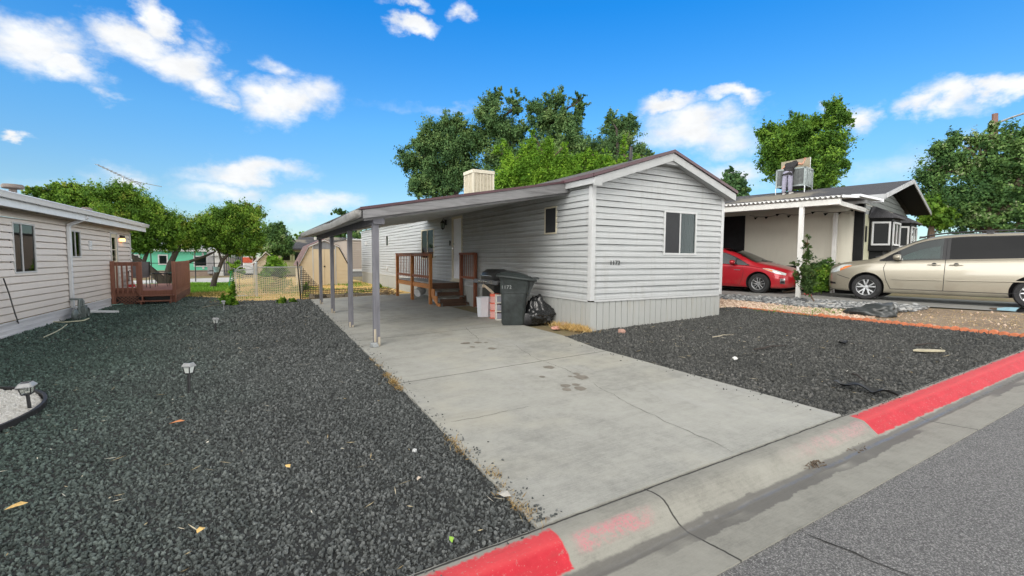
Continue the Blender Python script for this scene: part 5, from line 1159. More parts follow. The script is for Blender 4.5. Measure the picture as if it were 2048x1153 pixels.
for x in (.90, 3.60):
    for sg in (-1, 1): wheel(proot, x, sg*.755, sg, .318, .195, .205, 'car')
WB2 = [(1.22,.895),(1.8,.935),(2.6,.975),(3.4,1.01),(3.75,1.05)]; WT2 = [(1.22,.90),(1.5,1.06),(1.8,1.20),(2.15,1.32),(2.5,1.37),(2.9,1.37),(3.3,1.30),(3.75,1.12)]
for sg in (-1, 1):
    pri.patch(1.20, 3.70, [(p[0], p[1]-.01) for p in WB2], [(p[0], p[1]+.018) for p in WT2], sg, .003, 34, 5, .02).build('window_surround', M_dark, proot, normals=False)
    for nm, a, b in (('quarter_window',1.28,1.62),('side_window',1.67,2.42),('side_window',2.50,3.25),('quarter_window',3.30,3.62)): pri.patch(a, b, WB2, WT2, sg, .008, 14, 6, .003).build(nm, M_cglass, proot, smooth=180, normals=False)
    for pts in ([(1.42,.90),(1.36,.70),(1.40,.45),(1.48,.27)], [(2.46,1.3),(2.46,.95),(2.44,.27)], [(1.48,.27),(3.1,.27)], [(.42,.66),(.80,.80),(1.22,.905)]):
        m = MB(); m.tube(pri.line(pts, sg), .004, 5); m.build('panel_gap', M_dark, proot)
    y_ = pri.side(1.75, .95); m = MB(); m.beam((1.70, sg*(y_-.02), .95), (1.70, sg*(y_+.07), .975), .09, .04); m.build('mirror_mount', M_dark, proot)
    m = MB(); loft(m, [[(1.62+dx_, sg*(y_+.13+.105*s2*math.cos(i/12*6.2832)), 1.0+.07*s2*math.sin(i/12*6.2832)) for i in range(12)] for dx_, s2 in ((0,.4),(.02,.82),(.07,1),(.13,.98),(.14,.85))]); m.build('mirror', M_redp, proot, smooth=50)
    pri.patch(.16, .78, [(.16,.60),(.4,.655),(.78,.80)], [(.16,.66),(.35,.735),(.60,.80),(.78,.815)], sg, .007, 16, 5, .004).build('headlight', M_lens, proot, smooth=180, normals=False)
    pri.patch(.50, .74, [(.50,.705),(.74,.79)], [(.50,.755),(.74,.805)], sg, .011, 8, 3, .003).build('turn_signal', M_amber, proot, smooth=180, normals=False)
    pri.patch(.17, .29, [(.17,.33),(.29,.34)], [(.17,.50),(.29,.50)], sg, .006, 6, 4, .003).build('fog_lamp_surround', M_chrome, proot, smooth=180, normals=False)
    pri.patch(.18, .28, [(.18,.345),(.28,.35)], [(.18,.42),(.28,.42)], sg, .011, 6, 4, .003).build('fog_lamp', M_dark, proot, smooth=180, normals=False)
    pri.patch(1.46, 1.66, [(1.46,.735),(1.66,.74)], [(1.46,.757),(1.66,.762)], sg, .006, 6, 2, .003).build('side_badge', M_chrome, proot, normals=False)
    m = MB(); y2 = pri.side(2.25, .84); m.tube([(2.15,sg*(y2+.004),.84),(2.19,sg*(y2+.03),.843),(2.31,sg*(y2+.03),.846),(2.36,sg*(y2+.004),.846)], .012, 8); m.build('door_handle', M_redp, proot, smooth=60)
m = MB(); m.grid(lambda a, b: (1.02+1.08*a, (b-.5)*2*(.70-.12*a), pri.topz(1.02+1.08*a, (b-.5)*2*(.70-.12*a))+.006), 16, 14); m.build('windshield', M_tint, proot, smooth=180, normals=False)
pri_g = MB(); pri_g.box(.02,-.34,.27,.10,.34,.40); pri_g.build('grille', M_dark, proot, bevel=.012)
m = MB(); m.box(.9,-.5,.20,4.2,.5,.30); m.build('underbody', M_well, proot)
m = MB(); m.tube([(.98,-.5,1.02),(1.15,-.05,1.08)], .008, 5); m.build('wiper', M_dark, proot)

# ------------------------------------------------------------------ neighbouring house on the right (frame turned by 11 degrees)
NR_ = R(11); NZ = .55
def nthing(name, label, cat, a=0, b=0, z=0, group=None, rz=0): p = NF(a, b, z); return thing(name, label, cat, tuple(p), NR_+rz, group)
nh = nthing('neighbour_house', 'cream single storey house with dark shingle roof, black bay windows and white carport', 'house')
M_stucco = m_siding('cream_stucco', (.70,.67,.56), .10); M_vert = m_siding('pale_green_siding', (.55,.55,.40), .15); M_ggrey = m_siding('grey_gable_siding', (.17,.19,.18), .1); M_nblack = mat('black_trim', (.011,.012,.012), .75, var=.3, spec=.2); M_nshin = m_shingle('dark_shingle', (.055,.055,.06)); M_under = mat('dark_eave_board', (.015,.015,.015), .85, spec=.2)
# add tan wear on the roof below the cooler
nt_ = M_nshin.node_tree; t = NT(nt_); b = nt_.nodes['Principled BSDF']; src = b.inputs['Base Color'].links[0].from_socket; ox, oy, oz = t.sep(t.obj()); nn = t.noise(t.obj(), 2.2, 5, .7)
wear = t.smooth(((ox-1.4)*.45).abs()*-1.0+1.0+(nn-.5)*1.6, .35, .75)*t.smooth(((oy-3.2)*.42).abs()*-1.0+1.0+(nn-.5)*1.2, .25, .7)
t.link(t.mix(wear*.75, src, (.27,.24,.18)), b.inputs['Base Color'])
NW_, NL_ = 6.95, 13.0
m = MB(); m.box(0,0,1.42,NW_,NL_,3.40); m.build('wall', M_stucco, nh)
m = MB(); m.box(.02,.02,.3,NW_-.02,NL_-.02,1.42); m.build('skirting', M_nblack, nh)
m = MB(); m.box(.0,-.02,.5,NW_,-.001,3.08)
for i in range(46): m.box(.10+i*.15,-.032,.55,.10+i*.15+.02,-.02,3.08)
m.build('front_siding', M_vert, nh)
m = MB(); siding(m, (0,0,0), X, -Y, lambda z: (max(0.0, (z-3.40)/.215), NW_-max(0.0, (z-3.40)/.215)) if z < 4.13 else None, 3.08, 4.12, .16, dutch=False); m.add([(0,.0,3.4),(NW_,0,3.4),(NW_/2,0,4.15)], [(0,1,2)]); m.add([(0,NL_,3.4),(NW_,NL_,3.4),(NW_/2,NL_,4.15)], [(0,1,2)]); m.build('gable_siding', M_ggrey, nh, normals=False)
m = MB(); m.box(-.025,-.045,.5,.0,.20,3.40); m.box(-.025,-.045,.5,.14,-.034,3.40); m.build('corner_board', M_nblack, nh)
m = MB(); m.box(-.03,3.54,.55,-.001,4.75,3.24); m.build('door', mat('dark_door', (.013,.012,.013), .7, var=.3, spec=.2), nh)
RT_ = lambda a: 3.58+.215*(min(a, NW_-a)+.5)
m = MB(); pk = NW_/2
for a0, a1 in ((-.5, pk), (pk, NW_+.5)):
    m.ext([(a0,-.65,RT_(a0)-.05),(a1,-.65,RT_(a1)-.05),(a1,-.65,RT_(a1)),(a0,-.65,RT_(a0))], (0,NL_+1.2,0))
nr = m.build('roof', M_nshin, nh)
m = MB()
for a0, a1 in ((-.5, pk), (pk, NW_+.5)): m.ext([(a0,-.68,RT_(a0)-.125),(a1,-.68,RT_(a1)-.125),(a1,-.68,RT_(a1)+.012),(a0,-.68,RT_(a0)+.012)], (0,.03,0))
m.box(-.53,-.65,RT_(-.5)-.15,-.502,NL_+.5,RT_(-.5)-.005)
m.build('fascia', M_fascia, nh)
m = MB()
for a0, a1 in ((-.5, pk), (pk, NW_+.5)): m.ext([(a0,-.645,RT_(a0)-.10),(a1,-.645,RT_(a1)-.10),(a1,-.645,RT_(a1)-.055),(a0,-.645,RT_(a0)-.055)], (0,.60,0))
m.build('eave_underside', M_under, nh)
def bay(a0, a1, dp, rooflab):
    zb, zt = 1.92, 2.95; pl = [(a0,-.0),(a0+.42,-dp),(a1-.42,-dp),(a1,0)]
    m = MB(); m.ext([(x,y-.03,zb) for x, y in pl], (0,0,zt-zb+.05)); m.ext([(a0+.12,-.03,1.2),(a0+.42,-dp+.18,1.2),(a1-.42,-dp+.18,1.2),(a1-.12,-.03,1.2)], (0,0,zb-1.2)); bw = m.build('bay_window', M_nblack, nh, bevel=.008)
    m = MB(); ex = [(a0-.16,-.04),(a0+.34,-dp-.17),(a1-.34,-dp-.17),(a1+.16,-.04)]; tp = [(a0+.25,-.04),(a0+.55,-.10),(a1-.55,-.10),(a1-.25,-.04)]
    vs_ = [(x,y,zt+.02) for x, y in ex]+[(x,y,zt+.06) for x, y in ex]+[(x,y,zt+.42) for x, y in tp]
    m.add(vs_, [(3,2,1,0),(0,1,5,4),(1,2,6,5),(2,3,7,6),(4,5,9,8),(5,6,10,9),(6,7,11,10),(8,9,10,11)]); m.build('bay_roof', M_nshin, bw)
    for (p0, p1) in ((pl[0],pl[1]),(pl[1],pl[2]),(pl[2],pl[3])):
        p0 = np.array([p0[0], p0[1]-.03, 0]); p1 = np.array([p1[0], p1[1]-.03, 0]); L_ = np.linalg.norm(p1-p0); u_ = (p1-p0)/L_; n_ = np.array([u_[1], -u_[0], 0]); s0, s1 = .07, L_-.06
        f = MB(); ring(f, p0, u_, n_, s0, s1, 2.10, 2.86, .055, .0, .04); 
        if L_ > .7: f.obox(p0, u_, n_, (s0+s1)/2-.02, (s0+s1)/2+.02, 0, .035, 2.15, 2.81)
        fo = f.build('window_frame', M_trim, bw); q = MB(); q.obox(p0, u_, n_, s0+.04, s1-.04, .004, .012, 2.14, 2.82); q.build('pane', glass('bay_glass', (.22,.30,.28), .0, .02, 1.35), fo)
        q = MB(); q.obox(p0, u_, n_, s1-.16, s1-.06, .001, .003, 2.16, 2.80); q.build('curtain', M_curtain, fo)
bay(.75, 2.75, .52, ''); bay(3.75, 5.75, .52, '')
m = MB(); m.box(.30,-.06,2.20,.42,-.035,2.70); m.build('address_plaque', M_nblack, nh, bevel=.01)
# carport: corrugated sheet, beam, posts
M_wcor = mat('white_corrugated_sheet', (.66,.66,.65), .5, var=.1); M_wbeam = mat('white_beam', (.58,.57,.54), .6, var=.15, scale=3); M_wpost = mat('white_post', (.66,.65,.62), .5, var=.1)
m = MB(); nb = 13.0; wv = .125; nw = int(nb/wv)*8
za = lambda a: 3.315+(a+3.05)*.085
m.grid(lambda p_, q: (-3.05+2.62*q, -.22+nb*p_, za(-3.05+2.62*q)+.03*math.sin(2*math.pi*nb*p_/wv)), nw, 2)
cr = m.build('carport_roof', M_wcor, nh, smooth=60, normals=False); cr.modifiers.new('s', 'SOLIDIFY').thickness = .006
m = MB(); m.ext([(-3.05,-.20,za(-3.05)+.035),(-.45,-.20,za(-.45)+.035),(-.45,-.20,za(-.45)-.04),(-3.05,-.20,za(-3.05)-.03)], (0,-.015,0)); m.box(-.62,-.62,3.33,-.535,NL_,3.42); m.ext([(-1.4,-.24,3.46),(-.62,-.6,3.36),(-.62,-.6,3.42),(-1.4,-.24,3.53)], (.1,.25,.02)); m.build('flashing', mat('pale_flashing', (.62,.64,.66), .4, .2, var=.12), nh)
m = MB(); m.box(-2.99,-.14,3.115,-2.85,12.6,3.265); m.box(-2.85,-.10,3.11,-.06,.0,3.23); m.build('beam', M_wbeam, nh)
for (a, b_) in ((-2.92,.78),(-2.92,4.8),(-2.92,8.8),(-.32,.62)):
    m = MB(); g = gz(NF(a, b_)[0]); m.box(a-.055,b_-.055,g,a+.055,b_+.055,3.114); m.build('post', M_wpost, nh, bevel=.006)
sl_ = nthing('pennant_string', 'wire with small dark hanging pennants under the white carport beam', 'string of pennants', -.25, 1.8, 3.0)
m = MB(); pts = [(-.0,-1.75+i*.36,.16+.05*math.cos(i*2.1)) for i in range(10)]; m.tube(pts, .007, 5); m.build('wire', M_nblack, sl_)
m = MB()
for x, y, z in pts[:-1]:
    for k_ in (0,): y2 = y+.15; m.ext([(x,y2-.07,z-.0),(x,y2+.07,z-.0),(x,y2+.02,z-.085)], (.012,0,0))
m.build('pennant', M_nblack, sl_)
# roof cooler, its lifted panel, and the man bending into it
RZf = lambda a: 3.58+.215*(a+.5)
ac = nthing('roof_cooler', 'weathered grey metal evaporative cooler on legs on the dark shingle roof', 'roof cooler', 2.55, 2.95, RZf(2.55))
M_acm = mat('weathered_cooler_metal', (.23,.265,.26), .5, .3, var=.25, scale=5); M_pad = mat('grey_cooler_pad', (.11,.12,.12), .9, var=.4, scale=8); M_pad2 = mat('louvre_grey', (.20,.21,.21), .7, var=.3)
z0 = .27; m = MB()
m.box(.02,-.50,z0,.88,.50,z0+.06); 
for (x, y) in ((0,-.53),(0,.47),(.84,-.53),(.84,.47)): m.box(x,y,z0-.02,x+.06,y+.06,z0+.72)
m.box(0,-.5,z0+.66,.06,.5,z0+.72); m.box(.84,-.5,z0+.66,.9,.5,z0+.72); m.box(0,-.53,z0+.66,.9,-.47,z0+.72); m.box(0,.47,z0+.66,.9,.53,z0+.72); m.box(.03,-.50,z0+.05,.86,.50,z0+.30); m.box(.80,-.50,z0+.2,.86,.50,z0+.7)
m.build('body', M_acm, ac)
m = MB(); m.box(.02,-.47,z0+.07,.045,.47,z0+.66)
for i in range(6): m.box(.0,-.44+i*.155,z0+.09,.022,-.44+i*.155+.03,z0+.64)
m.build('pad', M_pad, ac)
m = MB(); m.box(.06,-.515,z0+.07,.84,-.49,z0+.66); 
for i in range(4): m.box(.08+i*.2,-.525,z0+.07,.10+i*.2,-.512,z0+.66)
m.build('side_panel', M_acm, ac)
for (x, y) in ((0,-.53),(0,.50)):
    m = MB(); m.box(x,y,-.02,x+.03,y+.03,z0); m.build('leg', M_galv, ac)
for (x, y) in ((.86,-.53),(.86,.50)):
    m = MB(); m.box(x,y,.02,x+.03,y+.03,z0); m.build('leg', M_galv, ac)
lp_ = nthing('metal_sheet', 'tan rectangular panel propped upright on the grey roof cooler', 'panel', 3.30, 2.90, RZf(2.55)+.99)
m = MB(); m.ext([(0,-.38,-.02),(0,.66,-.02),(0,.66,.42),(0,-.40,.47)], (.025,0,0)); m.build('sheet', mat('tan_panel', (.27,.24,.17), .7, var=.2), lp_); m = MB(); m.beam((-.005,-.405,-.02), (-.005,-.405,.47), .02, .02); m.build('edge', M_trim, lp_)
man = nthing('person', 'man in black t-shirt and grey trousers bending over the roof cooler', 'person', 2.34, 2.97, RZf(2.34))
zo = RZf(2.34)
def skinmesh(name, nodes, edges, root, mt, parent, sub=2):
    bm = bmesh.new(); ly = bm.verts.layers.skin.verify(); V = {}
    for k_, (p, r) in nodes.items():
        v = bm.verts.new((p[0]-2.34, p[1]-2.97, p[2]-zo)); rr = (r, r) if np.isscalar(r) else r; v[ly].radius = rr; v[ly].use_root = (k_ == root); V[k_] = v
    for a, b_ in edges: bm.edges.new((V[a], V[b_]))
    me = bpy.data.meshes.new(name); bm.to_mesh(me); bm.free(); me.materials.append(mt); o = bpy.data.objects.new(name, me); COL.objects.link(o); o.parent = parent
    sk = o.modifiers.new('skin', 'SKIN'); sk.use_smooth_shade = True; sb = o.modifiers.new('sub', 'SUBSURF'); sb.levels = sub; sb.render_levels = sub
    return o
M_skin = mat('skin', (.42,.22,.14), .6, var=.1); M_tee = mat('black_tshirt', (.022,.021,.023), .85, var=.4, scale=9); M_trous = mat('grey_trousers', (.26,.255,.33), .85, var=.2, scale=7); M_hair = mat('dark_hair', (.018,.013,.01), .7); M_shoe = mat('pale_shoes', (.45,.44,.42), .7)
fl, fr_ = RZf(2.30), RZf(2.36)
ND = {'pel':((2.40,2.975,5.04),(.13,.10)),'lhip':((2.38,3.065,4.99),.085),'lkn':((2.33,3.075,4.60),.058),'lan':((2.31,3.075,fl+.07),.042),'lto':((2.44,3.095,fl+.04),.032),'rhip':((2.39,2.885,4.99),.085),'rkn':((2.36,2.885,4.60),.058),'ran':((2.36,2.875,fr_+.07),.042),'rto':((2.49,2.84,fr_+.04),.032),
 'wai':((2.48,2.97,5.16),(.125,.095)),'che':((2.62,2.955,5.32),(.15,.11)),'nec':((2.76,2.93,5.42),.06),'hd0':((2.82,2.915,5.44),.075),'hd1':((2.90,2.90,5.40),.088),'hd2':((2.96,2.89,5.33),.055),
 'lsh':((2.66,3.13,5.40),.062),'lel':((2.62,3.29,5.23),.042),'lwr':((2.80,3.26,5.22),.03),'lha':((2.86,3.23,5.24),.034),'rsh':((2.68,2.78,5.42),.062),'rel':((2.66,2.585,5.33),.042),'rwr':((2.86,2.565,5.52),.03),'rha':((2.90,2.57,5.60),.034)}
ED = [('pel','lhip'),('lhip','lkn'),('lkn','lan'),('lan','lto'),('pel','rhip'),('rhip','rkn'),('rkn','ran'),('ran','rto'),('pel','wai'),('wai','che'),('che','nec'),('nec','hd0'),('hd0','hd1'),('hd1','hd2'),('che','lsh'),('lsh','lel'),('lel','lwr'),('lwr','lha'),('che','rsh'),('rsh','rel'),('rel','rwr'),('rwr','rha')]
skinmesh('body', ND, ED, 'pel', M_skin, man)
TS = {k_: (ND[k_][0], tuple(q+.02 for q in (ND[k_][1] if not np.isscalar(ND[k_][1]) else (ND[k_][1],)*2))) for k_ in ('wai','che','lsh','rsh')}
TS['wa0'] = ((2.41,2.974,5.03),(.172,.14)); TS['wa1'] = ((2.375,2.975,4.93),(.165,.135)); TS['ls2'] = ((2.645,3.205,5.32),(.062,.062)); TS['rs2'] = ((2.675,2.69,5.385),(.062,.062)); TS['ne2'] = ((2.72,2.935,5.40),(.085,.085))
skinmesh('tshirt', TS, [('wa1','wa0'),('wa0','wai'),('wai','che'),('che','ne2'),('che','lsh'),('lsh','ls2'),('che','rsh'),('rsh','rs2')], 'wa0', M_tee, man)
TR = {'pel':((2.40,2.975,5.03),(.165,.13)),'top':((2.43,2.973,5.07),(.145,.115)),'lhip':((2.37,3.065,4.97),.115),'lkn':((2.33,3.08,4.60),.088),'lan':((2.31,3.08,fl+.05),.076),'rhip':((2.38,2.885,4.97),.115),'rkn':((2.36,2.88,4.60),.088),'ran':((2.36,2.87,fr_+.05),.076)}
skinmesh('trousers', TR, [('pel','top'),('pel','lhip'),('lhip','lkn'),('lkn','lan'),('pel','rhip'),('rhip','rkn'),('rkn','ran')], 'pel', M_trous, man)
HR = {'a':((2.83,2.915,5.475),.07),'b':((2.90,2.90,5.455),.085),'c':((2.955,2.89,5.40),.05)}
skinmesh('hair', HR, [('a','b'),('b','c')], 'b', M_hair, man)
for (p, q, s) in (((2.30,3.08,fl+.025),(2.50,3.10,fl+.05),1), ((2.35,2.875,fr_+.025),(2.54,2.835,fr_+.06),1)):
    m = MB(); o0 = np.array([2.34,2.97,zo]); m.tube([np.array(p)-o0, (np.array(p)*.5+np.array(q)*.5)-o0, np.array(q)-o0], [.045,.05,.035], 10); m.build('shoe', M_shoe, man, smooth=60)
for (c_, d_) in (((2.86,3.23,5.24),(1,-.25,.0)), ((2.90,2.57,5.60),(.7,.05,.6))):
    m = MB(); o0 = np.array([2.34,2.97,zo]); c_ = np.array(c_)-o0; d_ = np.array(d_)/np.linalg.norm(d_)
    for i, (off, L_) in enumerate(((-.03,.062),(-.011,.075),(.009,.078),(.028,.07))): b0 = c_+np.array([0,off,0]); m.tube([b0, b0+d_*L_*.5, b0+d_*L_*.8+np.array([.012,0,-.014]), b0+d_*L_+np.array([.012,0,-.035])], [.010,.0095,.009,.007], 6)
    b0 = c_+np.array([0,.03,0]); m.tube([b0-d_*.03, b0+np.array([0,.03,.0]), b0+np.array([.02,.05,-.01])], [.012,.011,.008], 6); m.build('fingers', M_skin, man, smooth=60)
# cooler on the white home
hc = thing('roof_cooler', 'cream boxy evaporative cooler with louvred sides on the white mobile home roof', 'roof cooler', (7.0, 15.05, 3.55))
M_cool = mat('cream_cooler_panel', (.60,.56,.45), .55, var=.12, scale=4)
def m_pad():
    m, t, b = newmat('aspen_pad'); n = t.noise(t.obj(), 38, 4, .7); n2 = t.noise(t.obj(), 7, 3)
    t.link(t.ramp(n*.6+n2*.4, [(.35,(.28,.24,.17)),(.55,(.52,.48,.38)),(.7,(.36,.22,.15))]), b.inputs['Base Color']); b.inputs['Roughness'].default_value = .9; return m
m = MB(); m.box(-.01,-.01,.0,.86,.80,.10); m.box(-.015,-.015,1.08,.865,.815,1.20)
for x, y in ((0,0),(.79,0),(0,.74),(.79,.74)): m.box(x,y,.1,x+.06,y+.06,1.08)
m.build('cabinet', M_cool, hc, bevel=.008)
m = MB(); m.box(.03,.02,.10,.82,.78,1.08); m.build('pad', m_pad(), hc)
m = MB()
for i in range(5): x = .15+i*.135; m.box(x,.002,.10,x+.022,.02,1.08); y = .14+i*.12; m.box(.008,y,.10,.03,y+.022,1.08)
m.build('louvre', M_cool, hc)

# ------------------------------------------------------------------ trees and plants
def m_leaf(name, dark, mid, lite, trans=.25, odd=None):
    m = bpy.data.materials.new(name); m.use_nodes = True; nt = m.node_tree; t = NT(nt); b = nt.nodes['Principled BSDF']; out = nt.nodes['Material Output']
    a = t.node('ShaderNodeAttribute', attribute_name='tint'); f = S(t, a.outputs['Fac'])
    c = t.ramp(f, [(.0, dark), (.5, mid), (.86, lite), (1.0, odd or lite)])
    t.link(c, b.inputs['Base Color']); b.inputs['Roughness'].default_value = .65; b.inputs['Specular IOR Level'].default_value = .25
    tl = t.node('ShaderNodeBsdfTranslucent'); t.link(c, tl.inputs[0]); mx = t.node('ShaderNodeMixShader'); mx.inputs[0].default_value = trans
    t.link(b.outputs[0], mx.inputs[1]); t.link(tl.outputs[0], mx.inputs[2]); t.link(mx.outputs[0], out.inputs[0]); return m
def leafmesh(name, C, D, N, L, W, tint, mt, parent, off):
    # C centres, D direction of the blade, N side direction, L length, W width
    n = len(C); v = np.empty((n, 4, 3), np.float32); U = np.cross(D, N)
    v[:, 0] = C-D*L[:, None]*.5; v[:, 2] = C+D*L[:, None]*.5; v[:, 1] = C+N*W[:, None]*.5+U*W[:, None]*.12; v[:, 3] = C-N*W[:, None]*.5+U*W[:, None]*.12
    v -= np.array(off, np.float32); me = bpy.data.meshes.new(name)
    me.vertices.add(n*4); me.vertices.foreach_set('co', v.ravel()); me.loops.add(n*4); me.loops.foreach_set('vertex_index', np.arange(n*4, dtype=np.int32))
    me.polygons.add(n); me.polygons.foreach_set('loop_start', np.arange(0, n*4, 4, dtype=np.int32)); me.polygons.foreach_set('loop_total', np.full(n, 4, np.int32)); me.update(calc_edges=True)
    at_ = me.attributes.new('tint', 'FLOAT', 'POINT'); at_.data.foreach_set('value', np.repeat(tint.astype(np.float32), 4)); me.materials.append(mt)
    o = bpy.data.objects.new(name, me); COL.objects.link(o); o.parent = parent; return o
def unit(v): return v/(np.linalg.norm(v, axis=1, keepdims=True)+1e-9)
def nz3(P, s, seed):     # cheap smooth 3-D noise, vectorised
    rg = np.random.default_rng(seed); K = rg.normal(size=(7, 3)); ph = rg.random(7)*6.28
    return sum(np.sin((P/s)@k*1.15+f) for k, f in zip(K, ph))/7**.5/.72
def foliage(lobes, n, leaf, droop=.3, up=.4, clump=.26, shell=.7, gap=.30, rag=.42):
    lob = np.array([[*l[0], *l[1]] for l in lobes]); wt = lob[:, 3]*lob[:, 4]+lob[:, 3]*lob[:, 5]; wt = wt/wt.sum(); seed = int(RNG.integers(1e6))
    Cs, Ts, Os = [], [], []
    for l, q in zip(lob, wt):
        tot = q*n; k = max(12, int(tot/26)); rmin = min(l[3:])
        d = unit(RNG.normal(size=(k, 3))); r = np.where(RNG.random(k) < shell, .62+.38*RNG.random(k), RNG.random(k)**.5*.75)
        edge = 1+rag*.62*nz3(l[:3]+d*l[3:], rmin*.33, seed+1)+.10*RNG.normal(size=k)
        cc = l[:3]+d*(r*np.clip(edge, .45, 1.6))[:, None]*l[3:]
        keep = nz3(cc, rmin*.42, seed) > -1.05+gap*1.5*r
        cc, d, r = cc[keep], d[keep], r[keep]; k = len(cc)
        if k == 0: continue
        m_ = max(6, int(tot/k)); sg = clump*rmin*RNG.uniform(.30, .95, k)
        ct = np.clip(.43+.22*nz3(cc, rmin*.5, seed+2)+.10*RNG.normal(size=k)+.08*d[:, 2], 0, 1)  # clump tone: random patches, with upper sides painted lighter as if sky-lit
        ax = unit(d+np.array([0, 0, .55])+RNG.normal(size=(k, 3))*.45)          # every clump is a spray along its twig
        s_ = RNG.normal(size=(k, m_))*1.25; g = RNG.normal(size=(k, m_, 3))*.62
        p = (cc[:, None, :]+(ax[:, None, :]*s_[..., None]+g)*sg[:, None, None]).reshape(-1, 3)
        Cs.append(p); Ts.append(np.repeat(ct, m_)+.12*RNG.normal(size=k*m_)); Os.append(np.repeat(d, m_, 0)*.8+g.reshape(-1, 3)*.8)
    C = np.vstack(Cs); T = np.clip(np.concatenate(Ts), 0, 1); O = unit(np.vstack(Os)); k = len(C)
    nrm = unit(O*.9+np.array([0, 0, up])+RNG.normal(size=(k, 3))*.6)
    D = unit(np.cross(nrm, RNG.normal(size=(k, 3)))); D = unit(D+O*.35+np.array([0, 0, -droop])); N = unit(np.cross(nrm, D))
    L = leaf*RNG.uniform(.55, 1.35, k); return C, D, N, L, L*RNG.uniform(.45, .75, k), T
def Lp(u, v, rx, ry, dist, rd=None):
    c = at(u, v, dist); dep = float((c-CAM)@FW); k = dep/F_PX; a = rx*k; b = ry*k; return (tuple(c), (a, rd*k if rd else (a+b)/2*1.05, b))
M_bark = mat('brown_bark', (.12,.085,.06), .95, var=.4, scale=9, bump=.6, bscale=30, stretch=(1,1,.25)); M_barkd = mat('dark_bark', (.05,.04,.033), .95, var=.4, scale=9, bump=.6, bscale=30, stretch=(1,1,.25))
def tree(name, label, base, trunk_paths, lobes, n, leaf, mt, bark, group=None, cat='tree', branch=True, tr=.18, **kw):
    base = np.array(base, float); t_ = thing(name, label, cat, tuple(base), 0, group); m = MB(base)
    ends = []
    for path, r in trunk_paths:
        k = len(path); m.tube([np.array(p) for p in path], [r*(1-.62*i/(k-1)) for i in range(k)], 9); ends += [np.array(p) for p in path[1:]]
    if branch:
        for c, rad in lobes:
            c = np.array(c); j = min(ends, key=lambda e: np.linalg.norm(e-c)+max(0, e[2]-c[2])*2); L_ = np.linalg.norm(c-j)
            if L_ < .05: continue
            mid = (j+c)/2+RNG.normal(size=3)*L_*.08+np.array([0, 0, L_*.06]); r0 = tr*.35*min(1, .4+L_/6); m.tube([j, mid, c], [r0, r0*.7, r0*.35], 6)
            for _ in range(5):
                e = c+unit(RNG.normal(size=(1, 3)))[0]*np.array(rad)*.9; m.tube([c, (c+e)/2+RNG.normal(size=3)*.08*min(rad), e], [r0*.35, r0*.25, r0*.1], 4)
    m.build('trunk', bark, t_, smooth=60)
    leafmesh('crown', *foliage(lobes, n, leaf, **kw), mt, t_, base); return t_
LF_cot = m_leaf('cottonwood_leaf', (0.055, 0.125, 0.046), (0.12, 0.225, 0.078), (0.21, 0.32, 0.11), .34, (.24,.33,.11))
LF_lime = m_leaf('bright_maple_leaf', (0.085, 0.2, 0.018), (0.175, 0.345, 0.032), (0.32, 0.52, 0.055), .40)
LF_map = m_leaf('maple_leaf', (0.05, 0.125, 0.016), (0.115, 0.235, 0.028), (0.21, 0.355, 0.042), .34)
LF_fruit = m_leaf('fruit_tree_leaf', (0.055, 0.128, 0.016), (0.125, 0.25, 0.028), (0.24, 0.385, 0.042), .36, (.36,.40,.08))
LF_dark = m_leaf('dark_shade_leaf', (0.046, 0.112, 0.036), (0.098, 0.195, 0.052), (0.19, 0.315, 0.085), .32, (.34,.40,.22))
LF_con = m_leaf('juniper_leaf', (0.036,0.095,0.036), (0.084,0.179,0.061), (0.170,0.263,0.081), .15)
LF_red = m_leaf('reddish_leaf', (.035,.04,.02), (.075,.085,.04), (.16,.12,.06), .2)
gzp = lambda p: np.array([p[0], p[1], gz(p[0])-.05])
def path(base, *uvd): return [np.array(base)]+[at(u, v, d) for u, v, d in uvd]
D = 47
b = gzp(at(915, 450, D)); tree('cottonwood_tree', 'broad dark cottonwood behind the cream cooler, leftmost of the tall trees', b, [(path(b, (912,400,D),(905,350,D),(890,300,D)), .45),(path(at(910,390,D), (880,350,D),(850,320,D)), .22),(path(at(908,370,D),(930,310,D),(935,265,D)), .2)],
  [Lp(q[0], q[1], q[2]*.80, q[3]*.86, D) for q in [(838,288,30,26),(868,268,34,30),(905,255,34,26),(900,300,45,38),(850,325,40,24),(815,322,22,20),(935,285,26,34),(865,365,48,32),(905,355,40,40),(835,372,26,20),(930,340,30,40),(915,240,12,16)]], 105000, .20, LF_cot, M_barkd, 'tall cottonwoods behind the white home', tr=.5, gap=.42, rag=.68)
b = gzp(at(1050, 450, D+1)); tree('cottonwood_tree', 'tall twin topped cottonwood rising in the middle behind the bright green tree', b, [(path(b,(1045,390,D),(1020,320,D),(990,250,D)), .5),(path(at(1045,380,D),(1080,310,D),(1110,240,D)), .35),(path(at(1046,370,D),(1060,330,D),(1140,270,D)), .25)],
  [Lp(q[0], q[1], q[2]*.80, q[3]*.86, D) for q in [(985,205,22,22),(996,190,9,12),(965,225,22,18),(985,245,38,30),(1030,215,16,26),(1015,270,36,30),(960,285,30,26),(1040,260,18,18),(1000,320,45,40),(1070,215,20,16),(1100,205,18,22),(1120,200,16,22),(1090,240,36,26),(1125,240,22,30),(1155,205,11,26),(1160,225,12,24),(1145,250,16,26),(1110,285,45,32),(1060,310,40,40),(1155,300,40,36),(1115,340,50,40),(1050,360,45,35)]], 135000, .20, LF_cot, M_barkd, 'tall cottonwoods behind the white home', tr=.5, gap=.42, rag=.68)
